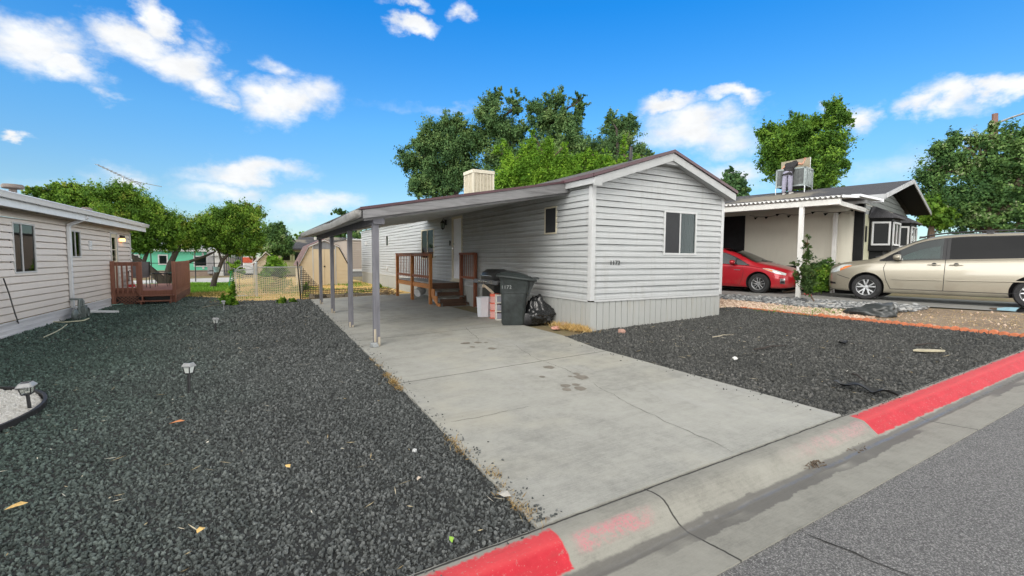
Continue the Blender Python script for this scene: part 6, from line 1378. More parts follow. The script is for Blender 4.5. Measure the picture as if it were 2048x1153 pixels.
b = gzp(at(1235, 450, D+2)); tree('cottonwood_tree', 'cottonwood above the gable peak, rightmost of the tall dark trees', b, [(path(b,(1232,400,D),(1234,360,D),(1236,325,D)), .3)],
  [Lp(q[0], q[1], q[2]*.82, q[3]*.9, D+2) for q in [(1222,240,13,18),(1228,258,22,22),(1255,255,20,22),(1262,240,12,14),(1240,285,38,28),(1205,300,28,24),(1282,300,22,16),(1295,312,12,9),(1220,330,45,35),(1265,330,32,24),(1190,340,35,35)]], 62000, .20, LF_cot, M_barkd, 'tall cottonwoods behind the white home', tr=.4, gap=.42, rag=.68)
D = 27
b = gzp(at(1140, 470, D)); tree('lime_green_tree', 'bright lime green tree with upright shoots right behind the white home', b, [(path(b,(1135,420,D),(1120,370,D),(1090,330,D)), .28),(path(at(1137,410,D),(1170,360,D),(1200,330,D)), .2),(path(at(1138,415,D),(1230,370,D),(1255,330,D)), .18),(path(at(1136,410,D),(1060,370,D),(1020,335,D)), .18)],
  [Lp(*q, D) for q in [(1012,318,10,22),(995,300,7,10),(1008,288,6,10),(1030,340,24,22),(1048,310,10,26),(1064,290,8,24),(1066,265,6,8),(1075,330,24,24),(1095,300,9,28),(1096,282,6,8),(1110,330,18,24),(1131,312,8,24),(1130,292,6,8),(1148,330,18,22),(1165,325,8,22),(1175,305,6,10),(1190,330,16,22),(1209,325,8,22),(1222,335,14,20),(1245,330,9,22),(1247,300,6,14),(1248,280,6,9),(1262,335,14,20),(1278,322,9,14),(1290,335,12,12),(1015,365,32,22),(1070,365,40,24),(1130,360,40,24),(1195,360,36,22),(1245,355,30,18)]], 90000, .11, LF_lime, M_bark, tr=.25, clump=.36, up=.6, shell=.5, gap=.1, rag=.3)
D = 33
b = gzp(at(1625, 470, D)); tree('maple_tree', 'round green maple with a tall tuft behind the roof cooler', b, [(path(b,(1622,400,D),(1610,350,D),(1590,300,D)), .3),(path(at(1622,390,D),(1650,320,D),(1668,250,D)), .2)],
  [Lp(*q, D) for q in [(1542,268,20,16),(1560,300,32,28),(1592,240,12,14),(1596,262,22,22),(1575,280,28,24),(1620,285,32,28),(1630,252,18,14),(1655,248,18,22),(1666,220,14,16),(1672,210,9,9),(1685,238,20,16),(1698,244,8,7),(1660,285,30,26),(1650,325,34,26),(1688,330,14,9),(1580,330,34,28),(1545,335,18,22),(1640,360,38,20),(1600,365,36,18),(1536,300,14,18),(1530,275,10,10)]], 110000, .135, LF_map, M_barkd, tr=.35, clump=.30, gap=.45, rag=.7)
D = 29
b = gzp(at(1985, 520, D)); tree('shade_tree', 'large dark green tree filling the right edge behind the gold minivan', b, [(path(b,(1985,470,D),(1980,400,D),(1960,330,D)), .3),(path(at(1985,460,D),(2030,380,D),(2070,310,D)), .22)],
  [Lp(q[0], q[1], q[2]*.86, q[3]*.88, D) for q in [(1880,300,26,20),(1905,285,24,18),(1920,320,38,30),(1960,285,26,24),(1985,258,12,14),(1990,285,24,22),(1945,340,38,34),(1880,345,34,34),(2030,280,26,22),(2020,320,40,34),(2055,290,28,34),(1870,395,30,34),(1920,395,42,36),(1975,380,42,40),(2035,385,44,44),(2085,350,46,60),(1885,435,34,22),(1940,435,40,26),(2000,435,44,28),(2060,440,44,28),(2120,420,50,60),(2140,330,50,60)]], 105000, .12, LF_dark, M_bark, tr=.35, clump=.30, gap=.55, rag=.7)
D = 26.5
b = gzp(at(1862, 500, D)); tree('small_tree', 'small light green tree between the house gable and the large dark tree', b, [(path(b,(1862,470,D),(1863,440,D)), .19)], [Lp(*q, D) for q in [(1862,415,22,16),(1850,430,16,12),(1876,432,22,14),(1858,446,18,8),(1890,448,16,8)]], 8000, .18, LF_fruit, M_bark, tr=.15, clump=.32)
D = 44
b = gzp(at(1462, 470, D)); tree('juniper_tree', 'small dark pointed juniper between the two roofs', b, [(path(b,(1462,420,D),(1462,350,D)), .2)], [Lp(*q, D) for q in [(1458,342,8,10),(1460,358,16,14),(1452,375,22,16),(1474,372,16,16),(1486,384,12,10),(1462,395,28,18)]], 9000, .24, LF_con, M_barkd, tr=.2, clump=.3, up=.1)
D = 29.5
b = gzp(at(331, 566, D)); b[2] = gz(b[0])-.05
tree('fruit_tree', 'spreading fruit tree with a forked leaning trunk on the lawn behind the red deck', b, [(path(b,(322,560,D),(300,540,D),(280,523,D),(262,512,D)), .26),(path(b,(336,550,D),(340,530,D),(352,505,D),(360,485,D)), .22),(path(at(338,540,D),(370,527,D),(410,513,D),(432,503,D)), .11),(path(at(285,530,D),(300,490,D),(320,470,D)), .1)],
  [Lp(q[0], q[1]-3, q[2]*.88, q[3]*.86, D) for q in [(200,392,36,18),(245,392,40,24),(285,412,34,24),(250,425,44,28),(305,430,30,22),(320,448,38,26),(285,465,44,30),(345,455,34,22),(350,480,36,22),(300,492,28,14),(375,465,28,22),(280,503,16,10),(345,498,20,10),(385,488,24,16),(255,380,10,12),(320,425,8,12),(225,440,40,30),(270,490,26,18)]], 88000, .092, LF_fruit, M_barkd, 'fruit trees on the lawn', tr=.22, clump=.34, gap=.5, rag=.75)
b = gzp(at(425, 567, D)); tree('fruit_tree', 'fruit tree with a single dark trunk leaning right beside the mesh fence', b, [(path(b,(430,556,D),(437,540,D),(445,520,D),(462,505,D),(470,490,D)), .15),(path(at(443,524,D),(438,505,D),(430,485,D)), .07)],
  [Lp(q[0], q[1]-3, q[2]*.88, q[3]*.86, D) for q in [(408,452,24,18),(430,440,26,18),(455,430,26,18),(480,425,26,18),(500,440,24,20),(430,465,34,22),(470,455,38,26),(508,465,20,24),(440,490,32,16),(485,490,34,18),(515,485,14,18),(415,485,22,14),(500,508,22,10),(460,505,26,9),(462,418,10,10)]], 80000, .092, LF_fruit, M_barkd, 'fruit trees on the lawn', tr=.2, clump=.34, gap=.5, rag=.75)
D = 36
b = gzp(at(120, 470, D)); tree('fruit_tree', 'green tree top showing above the beige roof, leftmost of the fruit trees', b, [(path(b,(122,430,D),(130,400,D)), .2)], [Lp(q[0], q[1]-3, q[2]*.88, q[3]*.86, D) for q in [(75,388,18,10),(105,384,26,14),(140,386,30,16),(175,392,30,18),(125,410,44,24),(180,420,40,26)]], 26000, .14, LF_fruit, M_barkd, 'fruit trees on the lawn', tr=.2, clump=.3)
D = 42
b = gzp(at(552, 520, D)); tree('dark_bushy_tree', 'dark blue green bushy tree in front of the yellow house', b, [(path(b,(552,500,D),(552,480,D)), .2)], [Lp(*q, D) for q in [(538,462,14,14),(552,470,20,18),(570,482,16,18),(545,490,24,20),(568,500,18,14),(535,500,16,12),(560,455,10,10)]], 22000, .15, LF_dark, M_barkd, tr=.25, clump=.3)
b = gzp(at(510, 520, D+4)); tree('thin_tree', 'sparse reddish tree top poking up behind the fruit tree', b, [(path(b,(503,440,D+4),(500,415,D+4)), .12)], [Lp(*q, D+4) for q in [(495,410,5,9),(505,420,16,8),(515,432,12,8),(498,432,12,10)]], 1300, .24, LF_red, M_barkd, tr=.2, clump=.34)
D = 62
b = gzp(at(640, 520, D)); tree('far_tree', 'green tree top between the carport posts behind the barn shed', b, [(path(b,(620,500,D),(618,480,D)), .3)], [Lp(*q, D) for q in [(605,478,14,9),(622,472,16,9),(640,478,14,8)]], 5000, .32, LF_fruit, M_barkd, 'distant trees under the carport roof', tr=.3, clump=.3)
b = gzp(at(690, 520, D)); tree('far_tree', 'dark sparse tree under the carport roof beyond the beige home', b, [(path(b,(690,490,D),(690,460,D)), .3)], [Lp(*q, D) for q in [(668,470,18,10),(690,458,22,12),(712,468,16,12),(680,425,16,6),(700,440,20,10)]], 5000, .32, LF_dark, M_barkd, 'distant trees under the carport roof', tr=.3, clump=.34)
# saplings and weeds
D = 23.6
b = gzp(at(548, 585, D)); tree('green_shrub', 'leafy green shrub behind the chain link fence', b, [(path(b,(548,570,D),(547,530,D)), .04)], [Lp(*q, D) for q in [(545,522,10,12),(540,545,16,14),(556,540,14,16),(548,565,20,16),(565,550,10,10),(530,560,10,10),(552,585,18,8)]], 9000, .12, LF_lime, M_bark, cat='shrub', tr=.05, clump=.34)
b = gzp(pg(458, 611)); D = float(math.hypot(b[0], b[1])); tree('tall_weeds', 'clump of tall green weeds around the left stake of the mesh fence', b, [(path(b,(460,596,D),(462,575,D)), .012)], [Lp(*q, D) for q in [(456,606,11,8),(450,600,8,8),(464,594,6,12),(466,572,4,12),(462,585,6,10),(470,608,8,6)]], 5000, .07, LF_lime, M_bark, cat='weeds', tr=.02, clump=.4)
D = 25
b = gzp(at(478, 560, D)); tree('leafy_weed', 'pale leafy weed growing beside the fruit tree trunk', b, [(path(b,(478,550,D),(475,535,D)), .02)], [Lp(*q, D) for q in [(473,532,14,7),(480,545,10,8),(468,545,8,6)]], 1600, .10, LF_lime, M_bark, cat='weeds', tr=.03, clump=.4)
for (u, v, rx, ry, lab) in [(565,603,8,5,'low green weed in the straw near the right stake of the mesh fence'),(585,602,6,3,'small flat weed at the foot of the mesh fence, right of the larger weed'),(605,575,14,7,'patch of green weeds by the left corner of the barn shed'),(757,572,6,5,'weed tuft at the far corner of the white skirting')]:
    b = gzp(pg(u, v+ry)); D = float(math.hypot(b[0], b[1])); tree('weed_tuft', lab, b, [(path(b,(u,v,D)), .01)], [Lp(u, v, rx, ry, D)], 900, .08, LF_fruit, M_bark, cat='weeds', tr=.02, clump=.4)
b = gzp(pg(563, 571)); 
# sapling on the neighbouring bed, bush by the minivan
b = NF(-4.05, -.02); b[2] = gz(b[0])-.03; D = float(math.hypot(b[0], b[1]))
tree('sapling', 'slim leafy sapling with a red tie in front of the white carport post', b, [(path(b,(1610,575,D),(1612,540,D),(1614,510,D),(1615,478,D)), .022),(path(at(1611,560,D),(1596,545,D)), .01)],
  [Lp(*q, D) for q in [(1614,492,5,9),(1613,515,8,12),(1614,540,12,14),(1612,562,14,12),(1618,578,13,8),(1605,545,8,12),(1626,560,8,10),(1592,550,6,16),(1590,528,4,9),(1616,474,3,5)]], 5200, .055, m_leaf('sapling_leaf', (.025,.06,.015), (.065,.115,.03), (.13,.20,.05), .3, (.12,.07,.03)), M_bark, cat='sapling', tr=.02, clump=.42, up=.2)
m = MB(tuple(at(1611, 588, D))); c = at(1611, 588, D); m.tube([c+X*-.03, c+X*.05+Z*-.02, c+X*.22+Z*-.03, c+X*.32+Z*-.06], [.02,.022,.018,.006], 6); tag(m.build('red_ribbon', mat('red_ribbon', (.6,.03,.05), .5)), 'red plastic tie lying around the sapling stem', 'ribbon')
b = NF(-1.9, 1.0); b[2] = gz(b[0]); D = float(math.hypot(b[0], b[1])); tree('green_bush', 'green bush between the red car and the gold minivan', b, [(path(b,(1645,570,D),(1645,550,D)), .03)], [Lp(*q, D) for q in [(1634,560,12,12),(1645,552,12,16),(1655,560,9,12),(1640,575,14,8),(1650,540,7,8)]], 6500, .08, LF_fruit, M_bark, cat='bush', tr=.04, clump=.36)
b = NF(-1.35, 1.7); b[2] = gz(b[0]); D = float(math.hypot(b[0], b[1])); tree('dark_bush', 'nearly black rounded bush against the cream carport wall', b, [(path(b,(1648,570,D),(1648,540,D)), .04)], [Lp(*q, D) for q in [(1636,540,14,14),(1655,536,14,14),(1645,556,22,18)]], 5000, .10, LF_dark, M_bark, cat='bush', tr=.05, clump=.34)
# grass: lawn blades, dry straw tufts (stuff)
def blades(name, P, h, w_, lean, mt, tints, kind='stuff', label=None):
    n = len(P); d = unit(np.column_stack([RNG.normal(size=n)*lean, RNG.normal(size=n)*lean, np.ones(n)])); s = unit(np.cross(d, RNG.normal(size=(n, 3)))); H = h*RNG.uniform(.5, 1.3, n)
    o = leafmesh(name, P+d*H[:, None]*.45, d, s, H, np.full(n, w_)*RNG.uniform(.6, 1.4, n), tints, mt, None, (0, 0, 0)); return tag(o, kind=kind)
LF_straw = m_leaf('straw_blade', (.30,.20,.07), (.72,.50,.20), (.88,.70,.36), .3); LF_grass = m_leaf('grass_blade', (.07,.17,.015), (.14,.31,.025), (.24,.42,.05), .3)
Q = rpts([(-14,26.2),(-.95,25.2),(-.85,33.5),(-3.4,36.0),(-14,36.0)], 60000); blades('grass', np.column_stack([Q, vgz(Q[:,0])-.01]), .09, .022, .35, LF_grass, np.clip(.55+.2*RNG.normal(size=len(Q)), 0, 1))
Q = rpts([(-1.2,19.4),(1.66,18.5),(5.8,18.4),(5.9,29),(-.8,34),(-1,24)], 26000); f = np.clip(.62+.22*RNG.normal(size=len(Q)), 0, 1); blades('dry_grass', np.column_stack([Q, vgz(Q[:,0])-.02]), .07, .016, 1.6, LF_straw, f)
Q = rpts([(-1.2,19.6),(1.66,19.2),(5.8,20.4),(5.9,27),(-.8,30),(-1,24)], 9000); k_ = np.array([MN.noise(Vector((q[0]*.7, q[1]*.7, 3))) for q in Q]) > .05; Q = Q[k_]; blades('green_grass', np.column_stack([Q, vgz(Q[:,0])-.02]), .13, .02, .6, LF_grass, np.clip(.4+.2*RNG.normal(size=len(Q)), 0, 1))
Q = rpts([(-10,23.2),(-1.6,23.0),(-.9,22),(-.9,25.3),(-10,26.3)], 12000); blades('dry_grass', np.column_stack([Q, vgz(Q[:,0])-.02]), .12, .02, .8, m_leaf('mixed_blade', (.10,.14,.03), (.30,.27,.09), (.55,.44,.18), .2), np.clip(.5+.28*RNG.normal(size=len(Q)), 0, 1))
def tuft(P0, n, r, h, mt, lean=.8): P_ = np.array(P0)+np.column_stack([RNG.normal(size=n)*r[0], RNG.normal(size=n)*r[1], np.zeros(n)]); P_[:, 2] = vgz(P_[:, 0])-.005; return P_
Pt = np.vstack([tuft((5.78,7.75,0), 1500, (.09,.26), .1, None), tuft((5.84,7.35,0), 800, (.05,.12), .1, None)])
blades('dry_grass', Pt, .13, .008, .9, LF_straw, np.clip(.42+.2*RNG.normal(size=len(Pt)), 0, 1))
es = []
for (u, v, n) in [(788,768,160),(775,752,120),(797,778,140),(905,885,60),(925,907,70),(985,950,90),(1040,1015,60),(1050,1030,70),(1010,990,40),(760,735,50),(745,722,40),(790,762,80)]:
    p = pg(u, v); es.append(np.column_stack([p[0]+RNG.normal(size=n)*.03, p[1]+RNG.normal(size=n)*.07, np.full(n, gz(p[0])+.006)]))
Pt = np.vstack(es); blades('edge_weeds', Pt, .05, .004, 1.2, m_leaf('edge_weed_blade', (.14,.09,.03), (.38,.24,.08), (.55,.42,.18), .2), np.clip(.45+.25*RNG.normal(size=len(Pt)), 0, 1))
# litter of straw and leaf bits on the gravel
def litter(poly, n, L, W, mt, name, tl, mind=None):
    P_ = rpts(poly, n); P_ = P_[P_[:, 0] > -.42*P_[:, 1]-1.2]; k = len(P_); a = RNG.random(k)*6.283; D_ = np.column_stack([np.cos(a), np.sin(a), RNG.normal(size=k)*.12]); D_ = unit(D_); N_ = unit(np.cross(D_, np.array([0, 0, 1.])+RNG.normal(size=(k, 3))*.2))
    o = leafmesh(name, np.column_stack([P_, vgz(P_[:, 0])+.024]), D_, N_, L*RNG.uniform(.4, 1.5, k), W*RNG.uniform(.5, 1.4, k), np.clip(tl+.25*RNG.normal(size=k), 0, 1), mt, None, (0, 0, 0)); return tag(o, kind='stuff')
LF_litter = m_leaf('dry_litter', (.30,.21,.09), (.52,.43,.25), (.75,.72,.62), .1)
litter(LB, 900, .075, .007, LF_litter, 'straw_litter', .5); litter(RB, 330, .09, .007, LF_litter, 'straw_litter', .55); litter(LB, 120, .024, .016, LF_litter, 'leaf_litter', .85); litter(RB, 45, .024, .016, LF_litter, 'leaf_litter', .85)

# soil strip along the neighbouring drive: loose stones, weeds and dry stems
Q = rpts([(11.25,2.3),(13.9,2.3),(13.3,5.2),(12.0,4.6),(11.3,4.9)], 420); s = .010+.045*RNG.random(len(Q))**4; scatter('loose_stones', np.column_stack([Q, vgz(Q[:,0])-.008+s*.15]), s, S_pink)
Q = rpts([(11.25,2.3),(13.9,2.3),(13.3,5.2),(12.0,4.6),(11.3,4.9)], 2600); blades('dry_grass', np.column_stack([Q, vgz(Q[:,0])-.012]), .035, .006, 1.6, LF_straw, np.clip(.4+.25*RNG.normal(size=len(Q)), 0, 1))
for cx_, cy_, sx_, sy_, nn in ((10.55,8.3,.28,.18,900),(11.75,5.75,.30,.2,900),(11.6,6.6,.35,.25,500),(10.9,9.4,.3,.2,500)):
    Q = np.column_stack([cx_+RNG.normal(size=nn)*sx_, cy_+RNG.normal(size=nn)*sy_]); blades('green_grass', np.column_stack([Q, vgz(Q[:,0])]), .07, .01, .8, LF_grass, np.clip(.35+.2*RNG.normal(size=nn), 0, 1))

# ------------------------------------------------------------------ fences, shed and the houses behind
def lin3(a, b, k): return a+(b-a)*k
M_net = mat('cream_plastic_net', (.72,.58,.34), .6, var=.12); M_netd = mat('black_plastic_net', (.03,.028,.025), .7); M_netg = mat('green_net_edge', (.05,.32,.10), .5)
fa, fb = np.array([-.50, 19.55, gz(-.5)]), np.array([1.66, 18.45, gz(1.66)])
nf = thing('mesh_fence', 'sagging cream plastic mesh fence tied to two dark stakes across the straw', 'mesh fence', tuple(fa))
m = MB(fa); sk_ = lambda k, z: lin3(fa, fb, k)+Z*z
topf = lambda k: 1.02-.30*math.sin(k*1.57)*.55-.10*k+.03*math.sin(k*23)
nv = 32; W_ = .013
for i in range(nv+1):
    k = i/nv; b0 = sk_(k, .0); b1 = sk_(k, topf(k)); u_ = (fb-fa)/np.linalg.norm(fb-fa); m.add([b0-u_*W_*.5, b0+u_*W_*.5, b1+u_*W_*.5, b1-u_*W_*.5], [(0,1,2,3)])
for j in range(14):
    zr = j/13; pts = [(sk_(i/20, topf(i/20)*zr-W_*.5), sk_(i/20, topf(i/20)*zr+W_*.5)) for i in range(21)]
    nn = np.array([-u_[1], u_[0], 0])*-.002; m.add([p+nn for q in pts for p in q], [(2*i, 2*i+2, 2*i+3, 2*i+1) for i in range(20)])
m.build('net', M_net, nf, normals=False)
m = MB(fa); m.tube([fa+Z*-.05, fa+np.array([.06, 0, 1.18])], .022, 7); m.build('stake', mat('green_stake', (.015,.06,.04), .5), nf)
m = MB(fa); m.tube([fb+Z*-.05, fb+np.array([-.09, 0, 1.40])], .022, 7); m.build('stake', M_black, nf)
m = MB(fa)
for i in range(14): z_ = .15+i*.07; p = fa+np.array([-.07+.02*math.sin(i*2.3), 0, z_]); m.tube([p, p+np.array([.11, -.02, .03])], .012, 4)
m.tube([fa+np.array([-.05,-.02,.2]), fa+np.array([-.10,-.02,.6]), fa+np.array([-.02,-.02,1.05])], .02, 5); m.build('net_edge', M_netg, nf)
f2 = np.array([5.0, 18.75, gz(5)]); of_ = fb.copy(); nf2 = thing('fallen_mesh', 'length of mesh netting collapsed low along the far end of the driveway', 'mesh fence', tuple(fb))
m = MB(of_); L_ = np.linalg.norm(f2-fb); nv = 60
hf = lambda k: (1.0*(1-k/.28)**1.5+.33 if k < .28 else .33)*(1-.35*max(0, k-.3))
for i in range(nv+1):
    k = i/nv; b0 = lin3(fb, f2, k)+Y*.05*math.sin(k*20); h = hf(k); b1 = b0+Z*h+Y*(.12 if k > .25 else .0); m.add([b0-X*.010, b0+X*.010, b1+X*.010, b1-X*.010], [(0,1,2,3)])
for j in range(16):
    zz_ = j*.07; q = []
    for i in range(41):
        k = i/40; h = hf(k)
        q.append(None if zz_ > h else lin3(fb, f2, k)+Y*(.05*math.sin(k*20)+(.12 if k > .25 else 0)*zz_/h-.002)+Z*zz_)
    for a, b in zip(q[:-1], q[1:]):
        if a is not None and b is not None: m.add([a-Z*.010, b-Z*.010, b+Z*.010, a+Z*.010], [(0,1,2,3)])
m.build('net', M_netd, nf2, normals=False)
tm_ = thing('timber_edging', 'rough grey timber lying along the far end of the driveway', 'timber', (3.3, 18.6, gz(3.3)))
m = MB(); 
for i in range(7): x = -1.35+i*.42; m.ext([(x,-.09,-.02),(x+.40,-.09,-.02),(x+.40,-.08,.11+.03*math.sin(i*3)),(x,-.085,.12+.03*math.sin(i*2+1))], (0,.17,0))
m.build('timber', mat('weathered_timber', (.17,.15,.12), .95, var=.5, scale=9), tm_, bevel=.01)
# chain link fence with its gate
ca, cb_ = np.array([.29, 21.2, gz(.3)]), np.array([2.0, 21.6, gz(2)]); cg = np.array([-.47, 21.2, gz(-.47)])
cf = thing('chain_link_fence', 'galvanised chain link fence with a curved top gate behind the plastic mesh', 'chain link fence', tuple(ca))
M_pipe = mat('galvanised_pipe', (.46,.49,.50), .4, .5, var=.15)
m = MB(ca); m.tube([ca+Z*-.05, ca+Z*1.34], .055, 12); m.lathe([(.06,0),(.06,.03),(.03,.06),(0,.06)], tuple(ca+Z*1.33), n=12); m.build('post', M_pipe, cf, smooth=50)
for p in (cg, cb_): m = MB(ca); m.tube([p+Z*-.05, p+Z*1.16], .03, 8); m.build('post', M_pipe, cf, smooth=50)
m = MB(ca); m.tube([ca+Z*1.17, cb_+Z*1.12], .022, 8); m.build('top_rail', M_pipe, cf, smooth=50)
g0, g1 = ca+X*-.09, cg+X*.06; m = MB(ca); m.tube([g0+Z*.06, g0+Z*1.12, lin3(g0, g1, .25)+Z*1.22, lin3(g0, g1, .5)+Z*1.25, lin3(g0, g1, .8)+Z*1.20, g1+Z*1.10, g1+Z*.06], .02, 7, caps=True); m.tube([g1+Z*.06, g0+Z*.06], .02, 7); m.tube([g0+Z*1.10, g1+Z*1.08], .02, 7)
def wires(m, a, b, z0, z1, s=.075, r=.0045):
    Lw = np.linalg.norm(b-a); n = int((Lw+(z1-z0))/s)
    for i in range(n):
        for d in (1, -1):
            t0 = i*s-(z1-z0); t1 = t0+(z1-z0); q0, q1 = (z0, z1)
            lo_, hi_ = max(0, t0), min(Lw, t1)
            if hi_-lo_ < .02: continue
            za_, zb_ = q0+(lo_-t0), q0+(hi_-t0)
            if d < 0: za_, zb_ = z1+z0-za_, z1+z0-zb_
            m.beam(a+(b-a)*lo_/Lw+Z*za_, a+(b-a)*hi_/Lw+Z*zb_, r*2, r*2)
ga_ = m.build('gate', M_pipe, cf, smooth=50); m = MB(ca); wires(m, g1, g0, .08, 1.08); m.build('wire_mesh', M_pipe, ga_)
m = MB(ca); wires(m, ca, cb_, .05, 1.14); m.build('wire_mesh', M_pipe, cf)
# barn shed
sb = thing('barn_shed', 'tan barn shaped shed with brown gambrel roof and double doors', 'shed', (2.38, 26.6, gz(2.4)-.02)); os_ = np.array([2.38, 26.6, gz(2.4)-.02])
M_tan = m_siding('tan_shed_panel', (.60,.50,.35), .12, (.30,.24,.16)); M_brn = mat('brown_metal_roof', (.20,.11,.085), .55, var=.25, scale=5, stretch=(1,8,1)); M_sgrey = mat('grey_gable_panel', (.20,.21,.23), .7)
sx0, sx1, sz = 0.0, 2.42, 0.0; prof_ = [(0,0),(2.42,0),(2.42,1.14),(1.93,2.10),(1.21,2.44),(.49,2.10),(0,1.14)]
m = MB(); m.ext([(x,0,z) for x, z in prof_], (0,2.6,0))
for i in range(9): 
    z_ = .22+i*.21; ww = 0 if z_ < 1.14 else (z_-1.14)/.96*.49
    m.box(ww+.02,-.012,z_,.62,-.001,z_+.012); m.box(1.80,-.012,z_,2.40-ww,-.001,z_+.012)
m.build('wall', M_tan, sb)
m = MB(); 
for q in ([(-.10,1.08),(.44,2.14)],[(.44,2.14),(1.21,2.50)],[(1.21,2.50),(1.98,2.14)],[(1.98,2.14),(2.52,1.08)]):
    (xa, za_), (xb, zb_) = q; m.ext([(xa,-.10,za_),(xb,-.10,zb_),(xb,-.10,zb_+.035),(xa,-.10,za_+.035)], (0,2.8,0))
so = m.build('roof', M_brn, sb); m = MB()
for q in ([(-.10,1.06),(.44,2.12)],[(.44,2.12),(1.21,2.48)],[(1.21,2.48),(1.98,2.12)],[(1.98,2.12),(2.52,1.06)]):
    (xa, za_), (xb, zb_) = q; m.ext([(xa,-.112,za_-.03),(xb,-.112,zb_-.03),(xb,-.112,zb_+.02),(xa,-.112,za_+.02)], (0,.012,0))
m.build('roof_trim', M_trim, so)
m = MB(); m.ext([(.66,-.02,2.0),(1.76,-.02,2.0),(1.76,-.02,2.15),(1.21,-.02,2.40),(.66,-.02,2.15)], (0,.015,0)); m.build('gable_panel', M_sgrey, sb)
for x0, x1 in ((.68,1.20),(1.22,1.74)):
    m = MB(); m.box(x0,-.03,.05,x1,-.002,1.97); 
    for i in range(8): m.box(x0+.01,-.036,.26+i*.21,x1-.01,-.03,.272+i*.21)
    m.build('door', M_tan, sb)
m = MB(); 
for x in (.62, 1.76): m.box(x,-.028,.0,x+.045,-.002,2.2)
m.build('door_trim', M_trim, sb); m = MB(); m.box(1.17,-.05,1.02,1.25,-.03,1.10); m.build('latch', M_black, sb)
# --- homes far behind
def wallbox(m, p, q, z0, z1, depth, mi=0):
    p = np.array(p, float); q = np.array(q, float); d = (q-p)/np.linalg.norm(q-p); n = np.array([-d[1], d[0], 0]); m.obox(p, d, n, 0, np.linalg.norm(q-p), 0, depth, z0, z1, mi)
def hz(v, u, y): return float(onY(u, v, y)[2])
def hx(u, y, v=520): return float(onY(u, v, y)[0])
YG = 49.0; M_green = m_siding('mint_green_siding', (.12,.50,.33), .08); M_pale = m_siding('pale_gable_siding', (.55,.55,.54), .1)
gh = thing('mobile_home', 'mint green mobile home with white trim beyond the lawn', 'mobile home', (hx(250, YG), YG, gz(-8))); og = np.array([hx(250, YG), YG, gz(-8)])
x0, x1 = hx(205, YG), hx(441, YG); zt_ = hz(503, 350, YG); zb_ = hz(541, 350, YG)
m = MB(og); m.box(x0,YG,zb_,x1,YG+5,zt_); m.build('wall', M_green, gh)
m = MB(og); m.box(x0-.3,YG-.35,zt_,x1+.3,YG+5.3,zt_+.28); m.ext([(x0-.3,YG-.35,zt_+.28),(x0-.3,YG+5.3,zt_+.28),(x0-.3,YG+2.5,zt_+.75)], (x1-x0+.6,0,0)); m.build('roof', M_trim, gh)
m = MB(og); m.box(x0,YG-.05,gz(-8)-.1,x1,YG+4.9,zb_); m.build('skirting', mat('brown_skirting', (.26,.20,.16), .8, var=.2), gh)
for (ua, ub, va, vb) in ((387,415,512,534),(316,336,510,530),(262,280,510,530)):
    m = MB(og); a, b_ = hx(ua, YG), hx(ub, YG); m.box(a,YG-.06,hz(vb,400,YG),b_,YG-.01,hz(va,400,YG)); wf = m.build('window', M_trim, gh); m = MB(og); m.box(a+.1,YG-.08,hz(vb,400,YG)+.1,b_-.1,YG-.055,hz(va,400,YG)-.1); m.build('pane', M_glassd, wf)
m = MB(og); m.box(hx(415,YG),YG-.5,zb_-.3,hx(428,YG),YG-.02,zt_); m.build('porch_panel', mat('grey_porch', (.28,.28,.29), .7), gh)
for u in (404, 406, 419, 421, 423): m = MB(og); a = hx(u, YG); m.box(a,YG-.04,zb_+.1,a+.08,YG-.01,zt_-.1); m.build('trim_strip', M_trim, gh)
sh = thing('garden_shed', 'grey gabled porch and dark slatted panels at the end of the mint green home', 'shed', (hx(430, YG-1), YG-1, gz(-3))); o2 = np.array([hx(430, YG-1), YG-1, gz(-3)])
a, b_ = hx(427, YG-1), hx(446, YG-1); m = MB(o2); zz_ = hz(512, 430, YG-1); m.box(a,YG-1,gz(-3),b_,YG+1,zz_); m.ext([(a-.2,YG-1.2,zz_),(b_+.2,YG-1.2,zz_),((a+b_)/2,YG-1.2,hz(503,430,YG-1)+.2)], (0,2.4,0)); m.build('wall', M_pale, sh)
m = MB(o2); c0, c1 = hx(447, YG-1), hx(486, YG-1)
for i in range(9): x = lin3(c0, c1, i/9); m.box(x,YG-1.0,gz(-3),x+(c1-c0)/9-.05,YG-.95,hz(505,460,YG-1))
m.build('slat_panel', mat('dark_grey_slats', (.085,.087,.095), .8, var=.2), sh)
YT = 46.0; tr_ = thing('cargo_trailer', 'white box trailer with an orange red upper band parked behind the fruit tree', 'trailer', (hx(490, YT), YT, gz(-2))); o3 = np.array([hx(490, YT), YT, gz(-2)])
a, b_ = hx(486, YT), hx(517, YT); m = MB(o3); m.box(a,YT,hz(548,500,YT),b_,YT+2.2,hz(514,500,YT)); m.build('body', mat('white_trailer', (.62,.63,.64), .4), tr_, bevel=.05); m = MB(o3); m.box(a-.02,YT-.03,hz(526,500,YT),b_-.5,YT-.005,hz(515,500,YT)); m.box(b_-.45,YT-.03,hz(530,500,YT),b_-.2,YT-.005,hz(513,500,YT)); m.build('colour_band', mat('orange_red_band', (.55,.10,.05), .5), tr_)
for x in (lin3(a, b_, .3), lin3(a, b_, .7)): m = MB(o3); m.lathe([(0,-.12),(.3,-.12),(.33,0),(.3,.12),(0,.12)], (x, YT+.2, gz(-2)+.33), 'y', 20); m.build('wheel', M_tyre, tr_, smooth=40)
YB = 40.0; th_ = thing('garden_shed', 'beige gabled shed between the trailer and the yellow house', 'shed', (hx(520, YB), YB, gz(-1))); o4 = np.array([hx(520, YB), YB, gz(-1)])
